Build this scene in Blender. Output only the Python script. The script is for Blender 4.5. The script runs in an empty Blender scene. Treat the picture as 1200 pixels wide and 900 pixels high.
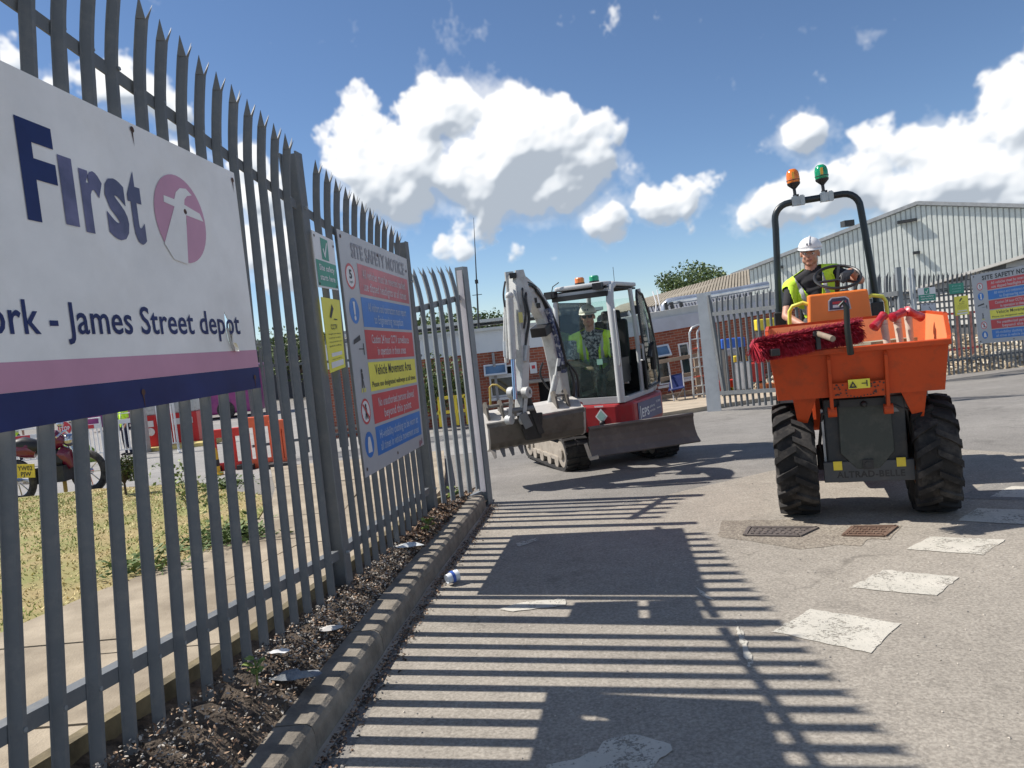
import bpy, bmesh, math, random
from mathutils import Vector, Matrix, Quaternion
from mathutils import noise as mnoise
R = math.radians
random.seed(7)
scene = bpy.context.scene
COL = scene.collection

# ------------------------------------------------------------------ camera
EYE = Vector((0, 0, 1.48))
FPX = 901.6                                   # focal length in pixels of a 1200 px wide picture
pitch, roll = R(3.35), R(6.1)
fwd = Vector((0, math.cos(pitch), -math.sin(pitch)))
r0 = Vector((1, 0, 0)); u0 = r0.cross(fwd)
cx = r0*math.cos(roll) - u0*math.sin(roll)
cy = r0*math.sin(roll) + u0*math.cos(roll)
cd = bpy.data.cameras.new('camera'); cam = bpy.data.objects.new('camera', cd); COL.objects.link(cam)
cd.sensor_fit = 'HORIZONTAL'; cd.sensor_width = 36; cd.lens = 36*FPX/1200
cd.clip_start = .05; cd.clip_end = 3000
mw = Matrix((cx, cy, -fwd)).transposed().to_4x4(); mw.translation = EYE
cam.matrix_world = mw
scene.camera = cam
def ray(px, py): return fwd + cx*((px-600)/FPX) + cy*((450-py)/FPX)
def at(px, py, Y):                            # the world point seen at a pixel of the photograph, at distance Y
    d = ray(px, py); return EYE + d*(Y/d.y)
def zg(y):                                    # the yard falls away beyond the gate
    if y < 8: return 0.0
    return max(-.055*(y-8), -1.21)
def gp(px, py, dz=0.0):
    d = ray(px, py); t = 1.0
    while t < 300:
        p = EYE + d*t
        if p.z < zg(p.y)+dz: return p
        t += .01
    return EYE + d*t

# ------------------------------------------------------------------ light
SUN_AZ, SUN_EL = R(-18.3), R(48.6)            # direction in which the light travels
trav = Vector((math.cos(SUN_AZ)*math.cos(SUN_EL), math.sin(SUN_AZ)*math.cos(SUN_EL), -math.sin(SUN_EL)))
sl = bpy.data.lights.new('sun', 'SUN'); sl.energy = 4.35; sl.angle = R(.53); sl.color = (1, .94, .86)
so = bpy.data.objects.new('sun', sl); COL.objects.link(so); so.location = (-20, 10, 30)
so.rotation_mode = 'QUATERNION'; so.rotation_quaternion = (-trav).to_track_quat('Z', 'Y')
scene.view_settings.view_transform = 'Standard'; scene.view_settings.look = 'None'
scene.view_settings.gamma = 1; scene.view_settings.exposure = .55

world = bpy.data.worlds.new('World'); scene.world = world; world.use_nodes = True
wn, wl = world.node_tree.nodes, world.node_tree.links
wn.clear()
def N(tree_nodes, typ, **kw):
    n = tree_nodes.new(typ)
    for k, v in kw.items():
        if k.startswith('i_'): n.inputs[int(k[2:])].default_value = v
        else: setattr(n, k, v)
    return n
# clouds: one field of soft lumps over the whole sky, broken up by noise
blobs = [(420,120,26),(400,160,32),(430,180,45),(470,190,45),(490,140,34),(505,115,26),(535,135,30),(445,222,30),(478,238,26),(530,105,18),
 (600,125,26),(575,145,24),(625,145,34),(600,190,50),(655,165,42),(690,160,28),(715,150,26),(545,205,36),(660,205,40),(570,225,34),(620,225,28),(700,190,20),
 (548,262,15),(520,290,16),(568,272,22),(602,296,14),(650,299,8),(540,290,18),
 (795,232,26),(765,240,22),(720,265,22),(700,268,14),(832,212,17),(845,205,10),(808,266,12),(783,250,18),
 (943,158,22),(1030,160,30),(1052,152,22),(1015,190,24),(1075,180,34),(1105,172,22),(970,225,30),(905,243,26),(940,235,30),(1010,215,36),(1060,225,36),(880,256,16),
 (1200,80,30),(1165,100,24),(1185,140,50),(1150,150,36),(1140,200,44),(1195,210,56),(1100,215,32),(1230,120,70),(1290,180,80),
 (18,70,22),(8,45,16),(70,110,20),(105,95,28),(140,95,30),(185,110,26),(205,130,26),(150,70,18),
 (290,195,24),(315,235,32),(300,290,28),(345,290,30),(330,330,24),(210,200,30),
 (-150,200,70),(-90,150,50),(-220,120,60),(1420,260,60),(1500,150,50),(-320,260,60)]
import numpy as np
def cloud_field():
    """broken cumulus over the whole sky: heaps of round puffs, eaten away by noise, greyer where sunlight has come through more cloud"""
    W, Hh, PD = 4320, 1080, 12.0                   # 12 texels to a degree; rows run from 2 degrees below the horizon upwards
    rs = np.random.RandomState(4)
    def fbm(cell, octs, rough=.55):
        out = np.zeros((Hh, W), np.float32); amp = 1.0; tot = 0
        for o in range(octs):
            c = max(2.0, cell/2**o); gw, gh = int(round(W/c)), int(Hh/c)+3; gr = rs.rand(gh, gw).astype(np.float32)
            x = np.arange(W)/W*gw; y = np.arange(Hh)/c; xi = x.astype(int); yi = y.astype(int); fx = (x-xi).astype(np.float32); fy = (y-yi).astype(np.float32)
            fx = fx*fx*(3-2*fx); fy = fy*fy*(3-2*fy); xj = (xi+1) % gw; xi %= gw
            a = gr[yi][:, xi]*(1-fx)+gr[yi][:, xj]*fx; b = gr[yi+1][:, xi]*(1-fx)+gr[yi+1][:, xj]*fx
            out += amp*(a*(1-fy[:, None])+b*fy[:, None]); tot += amp; amp *= rough
        return out/tot
    Hf = np.full((Hh, W), -30.0, np.float32)
    def puff(x, y, r, z=0.0):
        x0, x1, y0, y1 = int(x-r-1), int(x+r+2), max(0, int(y-r-1)), min(Hh, int(y+r+2))
        if y1 <= y0: return
        xs = np.arange(x0, x1) % W; yy, xx = np.mgrid[y0:y1, x0:x1]
        d = r*r-(xx-x)**2-(yy-y)**2; h = np.where(d > 0, np.sqrt(np.maximum(d, 0))+z, -30)
        Hf[y0:y1, xs] = np.maximum(Hf[y0:y1, xs], h)
    rr = random.Random(12)
    def heap(x, y, r):
        puff(x, y, r)
        for k in range(9):
            a = rr.uniform(-.4, math.pi+.4); q = r*rr.uniform(.28, .48); x2, y2 = x+math.cos(a)*r*.85, y+math.sin(a)*r*.8
            puff(x2, y2, q, rr.uniform(0, .45)*r)
            for j in range(5):
                b = rr.uniform(-.6, math.pi+.6); q2 = q*rr.uniform(.3, .55); puff(x2+math.cos(b)*q*.85, y2+math.sin(b)*q*.85, q2, rr.uniform(0, .5)*q)
        for k in range(12):
            a = rr.uniform(0, 6.3); t = rr.random()**.5; q = r*rr.uniform(.12, .3); puff(x+math.cos(a)*r*t, y+math.sin(a)*r*t, q, math.sqrt(1-t*t)*r*.85)
    def tex(d):
        az = math.degrees(math.atan2(d.x, d.y)); el = math.degrees(math.asin(max(-1, min(1, d.z)))); return (az+180)*PD, (el+2)*PD
    for px, py, r in blobs:
        d = ray(px, py).normalized(); x, y = tex(d); heap(x, y, math.degrees(r/FPX)*PD*(d.dot(fwd)**2)*1.02)
    for k in range(46):  # clouds out of view, made more numerous to add fill light
        az = rr.uniform(45, 315); el = rr.uniform(4, 58); x, y = (az+180)*PD, (el+2)*PD; s_ = rr.uniform(25, 60)
        for j in range(6): heap(x+rr.uniform(-2.2, 2.2)*s_, y+rr.uniform(-.5, .6)*s_, s_*rr.uniform(.4, 1))
    def blur(a, n, it=2):
        for _ in range(it):
            for ax in (0, 1):
                c = np.cumsum(np.concatenate([np.repeat(np.take(a, [0], ax), n, ax), a, np.repeat(np.take(a, [-1], ax), n, ax)], ax), ax, dtype=np.float64)
                k = 2*n; L = a.shape[ax]
                a = ((np.take(c, range(k, k+L), ax)-np.take(c, range(0, L), ax))/k).astype(np.float32)
        return a
    f1 = fbm(40, 7, .62); f2 = fbm(14, 5, .65); f3 = fbm(90, 3, .5)
    bill = 1-np.abs(2*fbm(20, 5, .6)-1)*2.2                        # rounded billows with sharp creases
    Hs = blur(np.maximum(Hf, -12), 2, 2)
    field = Hs+(f1-.5)*44+(f2-.5)*16+(bill-.5)*6-(f3-.5)*22-3
    al = np.clip((field+.5)/11.0, 0, 1); al = al*al*(3-2*al)
    # undersides and the lee side dissolve into thin veil
    big = blur(np.clip(field/14, 0, 1), 9, 3)
    veil = np.clip(big*1.7+(f1-.5)*1.7+(f2-.5)*.7-.34, 0, .75)
    al = 1-(1-al*(.80+.20*np.clip(big*1.5, 0, 1)))*(1-veil*.75)
    # light: from the left and above, on rounded lumps of three sizes
    H1 = blur(np.maximum(field, 0), 2, 2); H2 = blur(np.maximum(field, 0), 7, 2); H3 = blur(np.maximum(field, 0), 18, 2)
    def lam(a, k):
        gx = (np.roll(a, -k, 1)-np.roll(a, k, 1))/(2*k); gy = (np.roll(a, -k, 0)-np.roll(a, k, 0))/(2*k)
        # outward normal falls where the heap falls away: left and top sides face the light
        return np.clip(gx*.45-gy*.9, -1, 1)
    lit = lam(H1, 1)*.10+lam(H2, 2)*.20+lam(H3, 4)*.22
    soft = blur(np.clip(field/12, 0, 1), 3, 2); T = np.zeros_like(al)
    for k in range(1, 17):
        T += np.roll(np.roll(soft, int(round(k*2.0)), 1), -int(round(k*4.0)), 0)*(1-k/20)
    T /= 12.5
    br = 1.0+lit*1.35-.42*np.clip(T-.10, 0, 1)**1.1+(blur(f1, 2, 1)-.5)*.34+(blur(f3, 2, 1)-.5)*.26
    br = np.clip(br, .52, 1.08); br = np.where(al > .02, br, 1.0)
    out = np.zeros((Hh, W, 4), np.float32); out[..., 0] = np.clip(br, .3, 1.1)/1.1; out[..., 1] = np.clip(al, 0, 1); out[..., 3] = 1
    im = bpy.data.images.new('cumulus', W, Hh, float_buffer=False); im.colorspace_settings.name = 'Non-Color'
    im.pixels.foreach_set(out.ravel()); im.update(); im.pack()
    return im
tc = N(wn, 'ShaderNodeTexCoord'); sp = N(wn, 'ShaderNodeSeparateXYZ'); wl.new(tc.outputs['Generated'], sp.inputs[0])
def M_(op, a, b=None):
    q = N(wn, 'ShaderNodeMath', operation=op)
    for i, v in enumerate((a, b)):
        if v is None: continue
        if isinstance(v, (int, float)): q.inputs[i].default_value = v
        else: wl.new(v, q.inputs[i])
    return q.outputs[0]
uu = M_('ADD', M_('DIVIDE', M_('ARCTAN2', sp.outputs[0], sp.outputs[1]), 2*math.pi), .5)
vv = M_('DIVIDE', M_('ADD', M_('ARCSINE', sp.outputs[2]), R(2)), R(90))
cb = N(wn, 'ShaderNodeCombineXYZ'); wl.new(uu, cb.inputs[0]); wl.new(vv, cb.inputs[1])
it = N(wn, 'ShaderNodeTexImage', image=cloud_field(), interpolation='Cubic', extension='EXTEND'); wl.new(cb.outputs[0], it.inputs[0])
ss = N(wn, 'ShaderNodeSeparateColor'); wl.new(it.outputs[0], ss.inputs[0])
ramp = N(wn, 'ShaderNodeValToRGB'); wl.new(ss.outputs[0], ramp.inputs[0])
e = ramp.color_ramp.elements; e[0].position = .40; e[0].color = (.27, .32, .39, 1); e[1].position = .93; e[1].color = (.90, .90, .90, 1)
em = e.new(.68); em.color = (.65, .69, .735, 1)
cc = N(wn, 'ShaderNodeVectorMath', operation='SCALE'); wl.new(ramp.outputs[0], cc.inputs[0]); cc.inputs['Scale'].default_value = 10.4
class _m: outputs = [ss.outputs[1]]
mask = _m
sky = N(wn, 'ShaderNodeTexSky', sky_type='NISHITA', sun_disc=False, sun_elevation=SUN_EL, altitude=20, air_density=.80, dust_density=.0, ozone_density=4.5)
sky.sun_rotation = math.atan2(-trav.x, -trav.y)
mixw = N(wn, 'ShaderNodeMix', data_type='RGBA'); wl.new(mask.outputs[0], mixw.inputs[0]); wl.new(sky.outputs[0], mixw.inputs[6]); wl.new(cc.outputs[0], mixw.inputs[7])
bg = N(wn, 'ShaderNodeBackground'); wl.new(mixw.outputs[2], bg.inputs[0]); bg.inputs[1].default_value = .081
wo = N(wn, 'ShaderNodeOutputWorld'); wl.new(bg.outputs[0], wo.inputs[0])
world.cycles.sampling_method = 'MANUAL'; world.cycles.sample_map_resolution = 512

# ------------------------------------------------------------------ materials
MATS = {}
def mat(name, col, rough=.6, metal=0, var=.12, sc=6, bump=0, bsc=60, col2=None, glass=None, spec=.5, det=6, lo=.35, hi=.65, alpha=None):
    if name in MATS: return MATS[name]
    m = bpy.data.materials.new(name); m.use_nodes = True
    n, l = m.node_tree.nodes, m.node_tree.links
    b = n['Principled BSDF']; b.inputs['Roughness'].default_value = rough; b.inputs['Metallic'].default_value = metal
    b.inputs['Specular IOR Level'].default_value = spec
    t = n.new('ShaderNodeTexCoord')
    nz = n.new('ShaderNodeTexNoise'); nz.inputs['Scale'].default_value = sc; nz.inputs['Detail'].default_value = det; nz.inputs['Roughness'].default_value = .6
    l.new(t.outputs['Object'], nz.inputs['Vector'])
    r = n.new('ShaderNodeValToRGB'); l.new(nz.outputs['Fac'], r.inputs[0])
    c1 = [c*(1-var) for c in col]; c2 = col2 if col2 else [min(1, c*(1+var)) for c in col]
    r.color_ramp.elements[0].position = lo; r.color_ramp.elements[0].color = (*c1, 1)
    r.color_ramp.elements[1].position = hi; r.color_ramp.elements[1].color = (*c2, 1)
    l.new(r.outputs[0], b.inputs['Base Color'])
    if bump:
        nb = n.new('ShaderNodeTexNoise'); nb.inputs['Scale'].default_value = bsc; nb.inputs['Detail'].default_value = 4
        l.new(t.outputs['Object'], nb.inputs['Vector'])
        bp = n.new('ShaderNodeBump'); bp.inputs['Strength'].default_value = bump; bp.inputs['Distance'].default_value = .01
        l.new(nb.outputs['Fac'], bp.inputs['Height']); l.new(bp.outputs[0], b.inputs['Normal'])
    if glass is not None: b.inputs['Transmission Weight'].default_value = glass; b.inputs['IOR'].default_value = 1.45
    if alpha is not None: b.inputs['Alpha'].default_value = alpha
    MATS[name] = m; return m

def wear(name, col, dirt, rough=.5, metal=0, sc=9, amt=.5, spec=.5, bump=.15):
    """painted or galvanised surface with blotches of dirt and fine scratches of its own"""
    if name in MATS: return MATS[name]
    m = mat(name, col, rough, metal, var=.07, sc=3, spec=spec)
    n, l = m.node_tree.nodes, m.node_tree.links
    b = n['Principled BSDF']; base = b.inputs['Base Color'].links[0].from_socket
    t = [x for x in n if x.type == 'TEX_COORD'][0]
    nz = n.new('ShaderNodeTexNoise'); nz.inputs['Scale'].default_value = sc; nz.inputs['Detail'].default_value = 12; nz.inputs['Roughness'].default_value = .7
    l.new(t.outputs['Object'], nz.inputs['Vector'])
    r = n.new('ShaderNodeMapRange'); l.new(nz.outputs['Fac'], r.inputs[0]); r.inputs[1].default_value = .48; r.inputs[2].default_value = .75; r.inputs[4].default_value = amt
    mx = n.new('ShaderNodeMix'); mx.data_type = 'RGBA'; l.new(r.outputs[0], mx.inputs[0]); l.new(base, mx.inputs[6]); mx.inputs[7].default_value = (*dirt, 1)
    l.new(mx.outputs[2], b.inputs['Base Color'])
    rr = n.new('ShaderNodeMapRange'); l.new(nz.outputs['Fac'], rr.inputs[0]); rr.inputs[3].default_value = rough-.12; rr.inputs[4].default_value = min(1, rough+.3)
    l.new(rr.outputs[0], b.inputs['Roughness'])
    bp = n.new('ShaderNodeBump'); bp.inputs['Strength'].default_value = bump; bp.inputs['Distance'].default_value = .004
    l.new(nz.outputs['Fac'], bp.inputs['Height']); l.new(bp.outputs[0], b.inputs['Normal'])
    return m

def asphalt(name, dark, light, tint, speck=.5, big=.35):
    m = bpy.data.materials.new(name); m.use_nodes = True
    n, l = m.node_tree.nodes, m.node_tree.links; b = n['Principled BSDF']
    b.inputs['Roughness'].default_value = .9; b.inputs['Specular IOR Level'].default_value = .25
    t = n.new('ShaderNodeTexCoord')
    def nz(sc, det, rg=.6):
        q = n.new('ShaderNodeTexNoise'); q.inputs['Scale'].default_value = sc; q.inputs['Detail'].default_value = det; q.inputs['Roughness'].default_value = rg
        l.new(t.outputs['Object'], q.inputs['Vector']); return q.outputs['Fac']
    fine = nz(70, 3, .75)
    r = n.new('ShaderNodeValToRGB'); l.new(fine, r.inputs[0]); e = r.color_ramp.elements
    e[0].position = .36; e[0].color = (*dark, 1); e[1].position = .64; e[1].color = (*light, 1)
    v = n.new('ShaderNodeTexVoronoi'); v.inputs['Scale'].default_value = 95; l.new(t.outputs['Object'], v.inputs['Vector'])
    vr = n.new('ShaderNodeMapRange'); l.new(v.outputs['Color'], vr.inputs[0]); vr.inputs[1].default_value = .78; vr.inputs[2].default_value = 1; vr.inputs[4].default_value = speck
    m1 = n.new('ShaderNodeMix'); m1.data_type = 'RGBA'; l.new(vr.outputs[0], m1.inputs[0]); l.new(r.outputs[0], m1.inputs[6]); m1.inputs[7].default_value = (*tint, 1)
    bigs = nz(.55, 9, .62); br_ = n.new('ShaderNodeMapRange'); l.new(bigs, br_.inputs[0]); br_.inputs[1].default_value = .3; br_.inputs[2].default_value = .7; br_.inputs[3].default_value = 1-big; br_.inputs[4].default_value = 1+big*.5
    med = nz(5, 8, .7); mr = n.new('ShaderNodeMapRange'); l.new(med, mr.inputs[0]); mr.inputs[1].default_value = .3; mr.inputs[2].default_value = .7; mr.inputs[3].default_value = .88; mr.inputs[4].default_value = 1.1
    mu = n.new('ShaderNodeMath'); mu.operation = 'MULTIPLY'; l.new(br_.outputs[0], mu.inputs[0]); l.new(mr.outputs[0], mu.inputs[1])
    st = nz(1.7, 10, .72); sr = n.new('ShaderNodeMapRange'); l.new(st, sr.inputs[0]); sr.inputs[1].default_value = .56; sr.inputs[2].default_value = .70; sr.inputs[3].default_value = 1.0; sr.inputs[4].default_value = .70
    m3 = n.new('ShaderNodeMath'); m3.operation = 'MULTIPLY'; l.new(mu.outputs[0], m3.inputs[0]); l.new(sr.outputs[0], m3.inputs[1])
    # hairline cracks, only here and there
    wp_ = n.new('ShaderNodeTexNoise'); wp_.inputs['Scale'].default_value = 4; wp_.inputs['Detail'].default_value = 6; l.new(t.outputs['Object'], wp_.inputs['Vector'])
    wa = n.new('ShaderNodeVectorMath'); wa.operation = 'MULTIPLY_ADD'; l.new(wp_.outputs['Color'], wa.inputs[0]); wa.inputs[1].default_value = (.5, .5, 0); l.new(t.outputs['Object'], wa.inputs[2])
    cv = n.new('ShaderNodeTexVoronoi'); cv.feature = 'DISTANCE_TO_EDGE'; cv.inputs['Scale'].default_value = .55; l.new(wa.outputs[0], cv.inputs['Vector'])
    ck = n.new('ShaderNodeMapRange'); l.new(cv.outputs['Distance'], ck.inputs[0]); ck.inputs[1].default_value = .0; ck.inputs[2].default_value = .006; ck.inputs[3].default_value = 1; ck.inputs[4].default_value = 0
    cm = nz(.9, 4); cq = n.new('ShaderNodeMapRange'); l.new(cm, cq.inputs[0]); cq.inputs[1].default_value = .50; cq.inputs[2].default_value = .58; cq.inputs[4].default_value = .28
    c2 = n.new('ShaderNodeMath'); c2.operation = 'MULTIPLY'; l.new(ck.outputs[0], c2.inputs[0]); l.new(cq.outputs[0], c2.inputs[1])
    c3 = n.new('ShaderNodeMath'); c3.operation = 'SUBTRACT'; c3.inputs[0].default_value = 1; l.new(c2.outputs[0], c3.inputs[1])
    mu = n.new('ShaderNodeMath'); mu.operation = 'MULTIPLY'; l.new(m3.outputs[0], mu.inputs[0]); l.new(c3.outputs[0], mu.inputs[1])
    sc_ = n.new('ShaderNodeVectorMath'); sc_.operation = 'SCALE'; l.new(m1.outputs[2], sc_.inputs[0]); l.new(mu.outputs[0], sc_.inputs['Scale'])
    l.new(sc_.outputs[0], b.inputs['Base Color'])
    bp = n.new('ShaderNodeBump'); bp.inputs['Strength'].default_value = .55; bp.inputs['Distance'].default_value = .006
    l.new(fine, bp.inputs['Height']); l.new(bp.outputs[0], b.inputs['Normal'])
    MATS[name] = m; return m

def glassy(name, tint, op=.35):
    """thin tinted glass: mostly see-through, glossy"""
    m = bpy.data.materials.new(name); m.use_nodes = True
    n, l = m.node_tree.nodes, m.node_tree.links; n.clear()
    o = n.new('ShaderNodeOutputMaterial'); tr = n.new('ShaderNodeBsdfTransparent'); tr.inputs[0].default_value = (*tint, 1)
    gl_ = n.new('ShaderNodeBsdfGlossy'); gl_.inputs['Roughness'].default_value = .03
    df = n.new('ShaderNodeBsdfDiffuse'); df.inputs[0].default_value = (*[c*.5 for c in tint], 1)
    fr = n.new('ShaderNodeFresnel'); fr.inputs[0].default_value = 1.5
    nz = n.new('ShaderNodeTexNoise'); nz.inputs['Scale'].default_value = 9; nz.inputs['Detail'].default_value = 8
    mr = n.new('ShaderNodeMapRange'); l.new(nz.outputs['Fac'], mr.inputs[0]); mr.inputs[3].default_value = 0; mr.inputs[4].default_value = op
    m1 = n.new('ShaderNodeMixShader'); l.new(mr.outputs[0], m1.inputs[0]); l.new(tr.outputs[0], m1.inputs[1]); l.new(df.outputs[0], m1.inputs[2])
    m2 = n.new('ShaderNodeMixShader'); l.new(fr.outputs[0], m2.inputs[0]); l.new(m1.outputs[0], m2.inputs[1]); l.new(gl_.outputs[0], m2.inputs[2])
    l.new(m2.outputs[0], o.inputs[0]); MATS[name] = m; return m

GALV = wear('galvanised_steel', (.155, .166, .175), (.27, .265, .25), rough=.55, metal=.3, sc=16, amt=.6, bump=.25)
GALV3 = wear('mid_galvanised_steel', (.25, .275, .29), (.16, .17, .18), rough=.5, metal=.35, sc=12, amt=.6)
GALV2 = wear('pale_galvanised_steel', (.42, .45, .47), (.26, .28, .3), rough=.5, metal=.3, sc=10, amt=.5)
BLACK = mat('black_paint', (.02, .02, .022), .45, var=.3, sc=8)
RUBBER = mat('black_rubber', (.028, .027, .026), .8, var=.35, sc=14, bump=.3, bsc=60, col2=(.075, .07, .064))
DGREY = wear('dark_grey_paint', (.028, .032, .036), (.10, .085, .07), .55, sc=9, amt=.6)
ORANGE = wear('orange_paint', (.53, .064, .010), (.17, .06, .03), .45, sc=11, amt=.6, bump=.3, spec=.35)
ORANGE2 = mat('bright_orange_paint', (.86, .22, .035), .4, var=.06, sc=4)
RED = wear('red_paint', (.36, .018, .025), (.16, .06, .05), .35, sc=7, amt=.35)
WHITE = wear('white_paint', (.52, .53, .52), (.20, .18, .155), .42, sc=9, amt=.7, bump=.25)
STEEL = wear('worn_bucket_steel', (.23, .215, .20), (.10, .085, .07), .55, metal=.3, sc=8, amt=.7, bump=.4)
YEL = mat('yellow_paint', (.78, .60, .05), .5, var=.1)
YELSIGN = mat('yellow_print', (.80, .74, .08), .4, var=.05)
WSIGN = mat('white_print', (.72, .72, .73), .4, var=.05, sc=2)
GSIGN = mat('green_print', (.02, .26, .18), .4, var=.06)
BSIGN = mat('blue_print', (.015, .17, .55), .35, var=.08)
RSIGN = mat('red_print', (.55, .035, .05), .35, var=.10, sc=2)
KSIGN = mat('black_print', (.03, .03, .035), .5, var=.1)
LIME = mat('hi_vis_yellow', (.62, .92, .05), .7, var=.12, sc=12)
REFL = mat('reflective_grey', (.42, .44, .44), .35, var=.1)
SKIN = mat('skin', (.50, .26, .18), .55, var=.12, sc=30)
CONC = mat('concrete', (.34, .30, .25), .9, var=.22, sc=3, bump=.35, bsc=90, det=10)
WOODG = mat('weathered_timber', (.36, .30, .23), .8, var=.25, sc=12, bump=.2)
LEAFM = mat('foliage', (.05, .09, .025), .6, var=.4, sc=2.5, col2=(.11, .17, .045))

# ------------------------------------------------------------------ helpers
XF = {}
def empty(name, loc, rz=0.0, rot=None, parent=None):
    o = bpy.data.objects.new(name, None); COL.objects.link(o); o.empty_display_size = .1
    o.location = loc; o.rotation_euler = rot if rot else (0, 0, rz)
    M = Matrix.Translation(Vector(loc)) @ (Matrix.Rotation(rz, 4, 'Z') if not rot else __import__('mathutils').Euler(rot).to_matrix().to_4x4())
    XF[o.name] = M; return o
def tag(o, label=None, cat=None, group=None, kind=None):
    if label: o['label'] = label
    if cat: o['category'] = cat
    if group: o['group'] = group
    if kind: o['kind'] = kind
    return o
def thing(name, label, cat, loc, rz=0.0, group=None, rot=None):
    return tag(empty(name, loc, rz, rot), label, cat, group)
def link(name, me, parent=None, loc=None):
    o = bpy.data.objects.new(name, me); COL.objects.link(o)
    if parent: o.parent = parent
    if loc is not None: o.location = loc
    return o

class MB:
    def __init__(s): s.v = []; s.f = []; s.m = []; s.cur = 0
    def add(s, vs, fs):
        b = len(s.v); s.v += [Vector(v) for v in vs]; s.f += [tuple(b+i for i in f) for f in fs]; s.m += [s.cur]*len(fs); return s
    def box(s, c, d, M=None):
        x, y, z = d[0]/2, d[1]/2, d[2]/2
        vs = [Vector((i*x, j*y, k*z)) for i in (-1, 1) for j in (-1, 1) for k in (-1, 1)]
        if M is not None: vs = [M @ v for v in vs]
        vs = [v+Vector(c) for v in vs]
        return s.add(vs, [(0, 1, 3, 2), (4, 6, 7, 5), (0, 4, 5, 1), (2, 3, 7, 6), (0, 2, 6, 4), (1, 5, 7, 3)])
    def bar(s, p, q, w, h, up=(0, 0, 1)):       # rectangular bar from p to q, w across, h along up
        p, q = Vector(p), Vector(q); d = (q-p).normalized(); u = Vector(up)
        sd = d.cross(u)
        if sd.length < 1e-4: sd = d.cross(Vector((1, 0, 0)))
        sd.normalize(); u = sd.cross(d).normalized()
        vs = [c+sd*(i*w/2)+u*(j*h/2) for c in (p, q) for i, j in ((-1, -1), (1, -1), (1, 1), (-1, 1))]
        return s.add(vs, [(3, 2, 1, 0), (4, 5, 6, 7), (0, 1, 5, 4), (1, 2, 6, 5), (2, 3, 7, 6), (3, 0, 4, 7)])
    def beam(s, pts, hs, w, up):                # swept box section of varying depth hs and width w
        pts = [Vector(p) for p in pts]; rings = []
        side = Vector(up).normalized()
        for i, p in enumerate(pts):
            d = (pts[min(i+1, len(pts)-1)]-pts[max(i-1, 0)]).normalized()
            n = side.cross(d).normalized()
            ww = w[i] if isinstance(w, (list, tuple)) else w
            rings.append([p+n*(a*hs[i]/2)+side*(b*ww/2) for a, b in ((-1, -1), (1, -1), (1, 1), (-1, 1))])
        vs = [v for r in rings for v in r]; fs = [(3, 2, 1, 0)]; k = len(rings)
        for i in range(k-1):
            for j in range(4): fs.append((i*4+j, i*4+(j+1) % 4, i*4+4+(j+1) % 4, i*4+4+j))
        fs.append(tuple((k-1)*4+j for j in range(4)))
        return s.add(vs, fs)
    def cyl(s, p, q, r, r2=None, n=12, cap=True):
        p, q = Vector(p), Vector(q); r2 = r if r2 is None else r2; d = (q-p).normalized()
        a = d.orthogonal().normalized(); b = d.cross(a)
        vs = [p+(a*math.cos(t)+b*math.sin(t))*r for t in [2*math.pi*i/n for i in range(n)]]
        vs += [q+(a*math.cos(t)+b*math.sin(t))*r2 for t in [2*math.pi*i/n for i in range(n)]]
        fs = [(i, (i+1) % n, n+(i+1) % n, n+i) for i in range(n)]
        if cap: fs += [tuple(range(n))[::-1], tuple(range(n, 2*n))]
        return s.add(vs, fs)
    def tube(s, pts, r, n=8, closed=False):
        pts = [Vector(p) for p in pts]; k = len(pts); vs = []; prev = None
        for i, p in enumerate(pts):
            if closed: d = (pts[(i+1) % k]-pts[i-1]).normalized()
            else: d = (pts[min(i+1, k-1)]-pts[max(i-1, 0)]).normalized()
            a = d.orthogonal().normalized() if prev is None else (prev-d*prev.dot(d)).normalized()
            prev = a; b = d.cross(a); rr = r[i] if isinstance(r, (list, tuple)) else r
            vs += [p+(a*math.cos(t)+b*math.sin(t))*rr for t in [2*math.pi*j/n for j in range(n)]]
        fs = []
        for i in range(k if closed else k-1):
            a0, b0 = i*n, ((i+1) % k)*n
            fs += [(a0+j, a0+(j+1) % n, b0+(j+1) % n, b0+j) for j in range(n)]
        if not closed: fs += [tuple(range(n))[::-1], tuple(range((k-1)*n, k*n))]
        return s.add(vs, fs)
    def lathe(s, prof, c, axis=(0, 0, 1), n=20):    # prof: (radius, height along axis)
        ax = Vector(axis).normalized(); a = ax.orthogonal().normalized(); b = ax.cross(a); c = Vector(c); vs = []
        for r, h in prof:
            vs += [c+ax*h+(a*math.cos(t)+b*math.sin(t))*max(r, 1e-4) for t in [2*math.pi*i/n for i in range(n)]]
        fs = [(i*n+j, i*n+(j+1) % n, (i+1)*n+(j+1) % n, (i+1)*n+j) for i in range(len(prof)-1) for j in range(n)]
        return s.add(vs, fs)
    def prism(s, poly, d):                       # polygon (3D, planar) pushed along d
        d = Vector(d); k = len(poly); vs = [Vector(p) for p in poly]; vs += [v+d for v in vs]
        fs = [tuple(range(k))[::-1], tuple(range(k, 2*k))]+[(i, (i+1) % k, k+(i+1) % k, k+i) for i in range(k)]
        return s.add(vs, fs)
    def sphere(s, c, r, n=10, sc=(1, 1, 1)):
        c = Vector(c); vs = []; fs = []
        for i in range(n+1):
            th = math.pi*i/n
            for j in range(n*2):
                ph = math.pi*j/n; vs.append(c+Vector((r*sc[0]*math.sin(th)*math.cos(ph), r*sc[1]*math.sin(th)*math.sin(ph), r*sc[2]*math.cos(th))))
        for i in range(n):
            for j in range(n*2): fs.append((i*2*n+j, i*2*n+(j+1) % (2*n), (i+1)*2*n+(j+1) % (2*n), (i+1)*2*n+j))
        return s.add(vs, fs)
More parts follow.
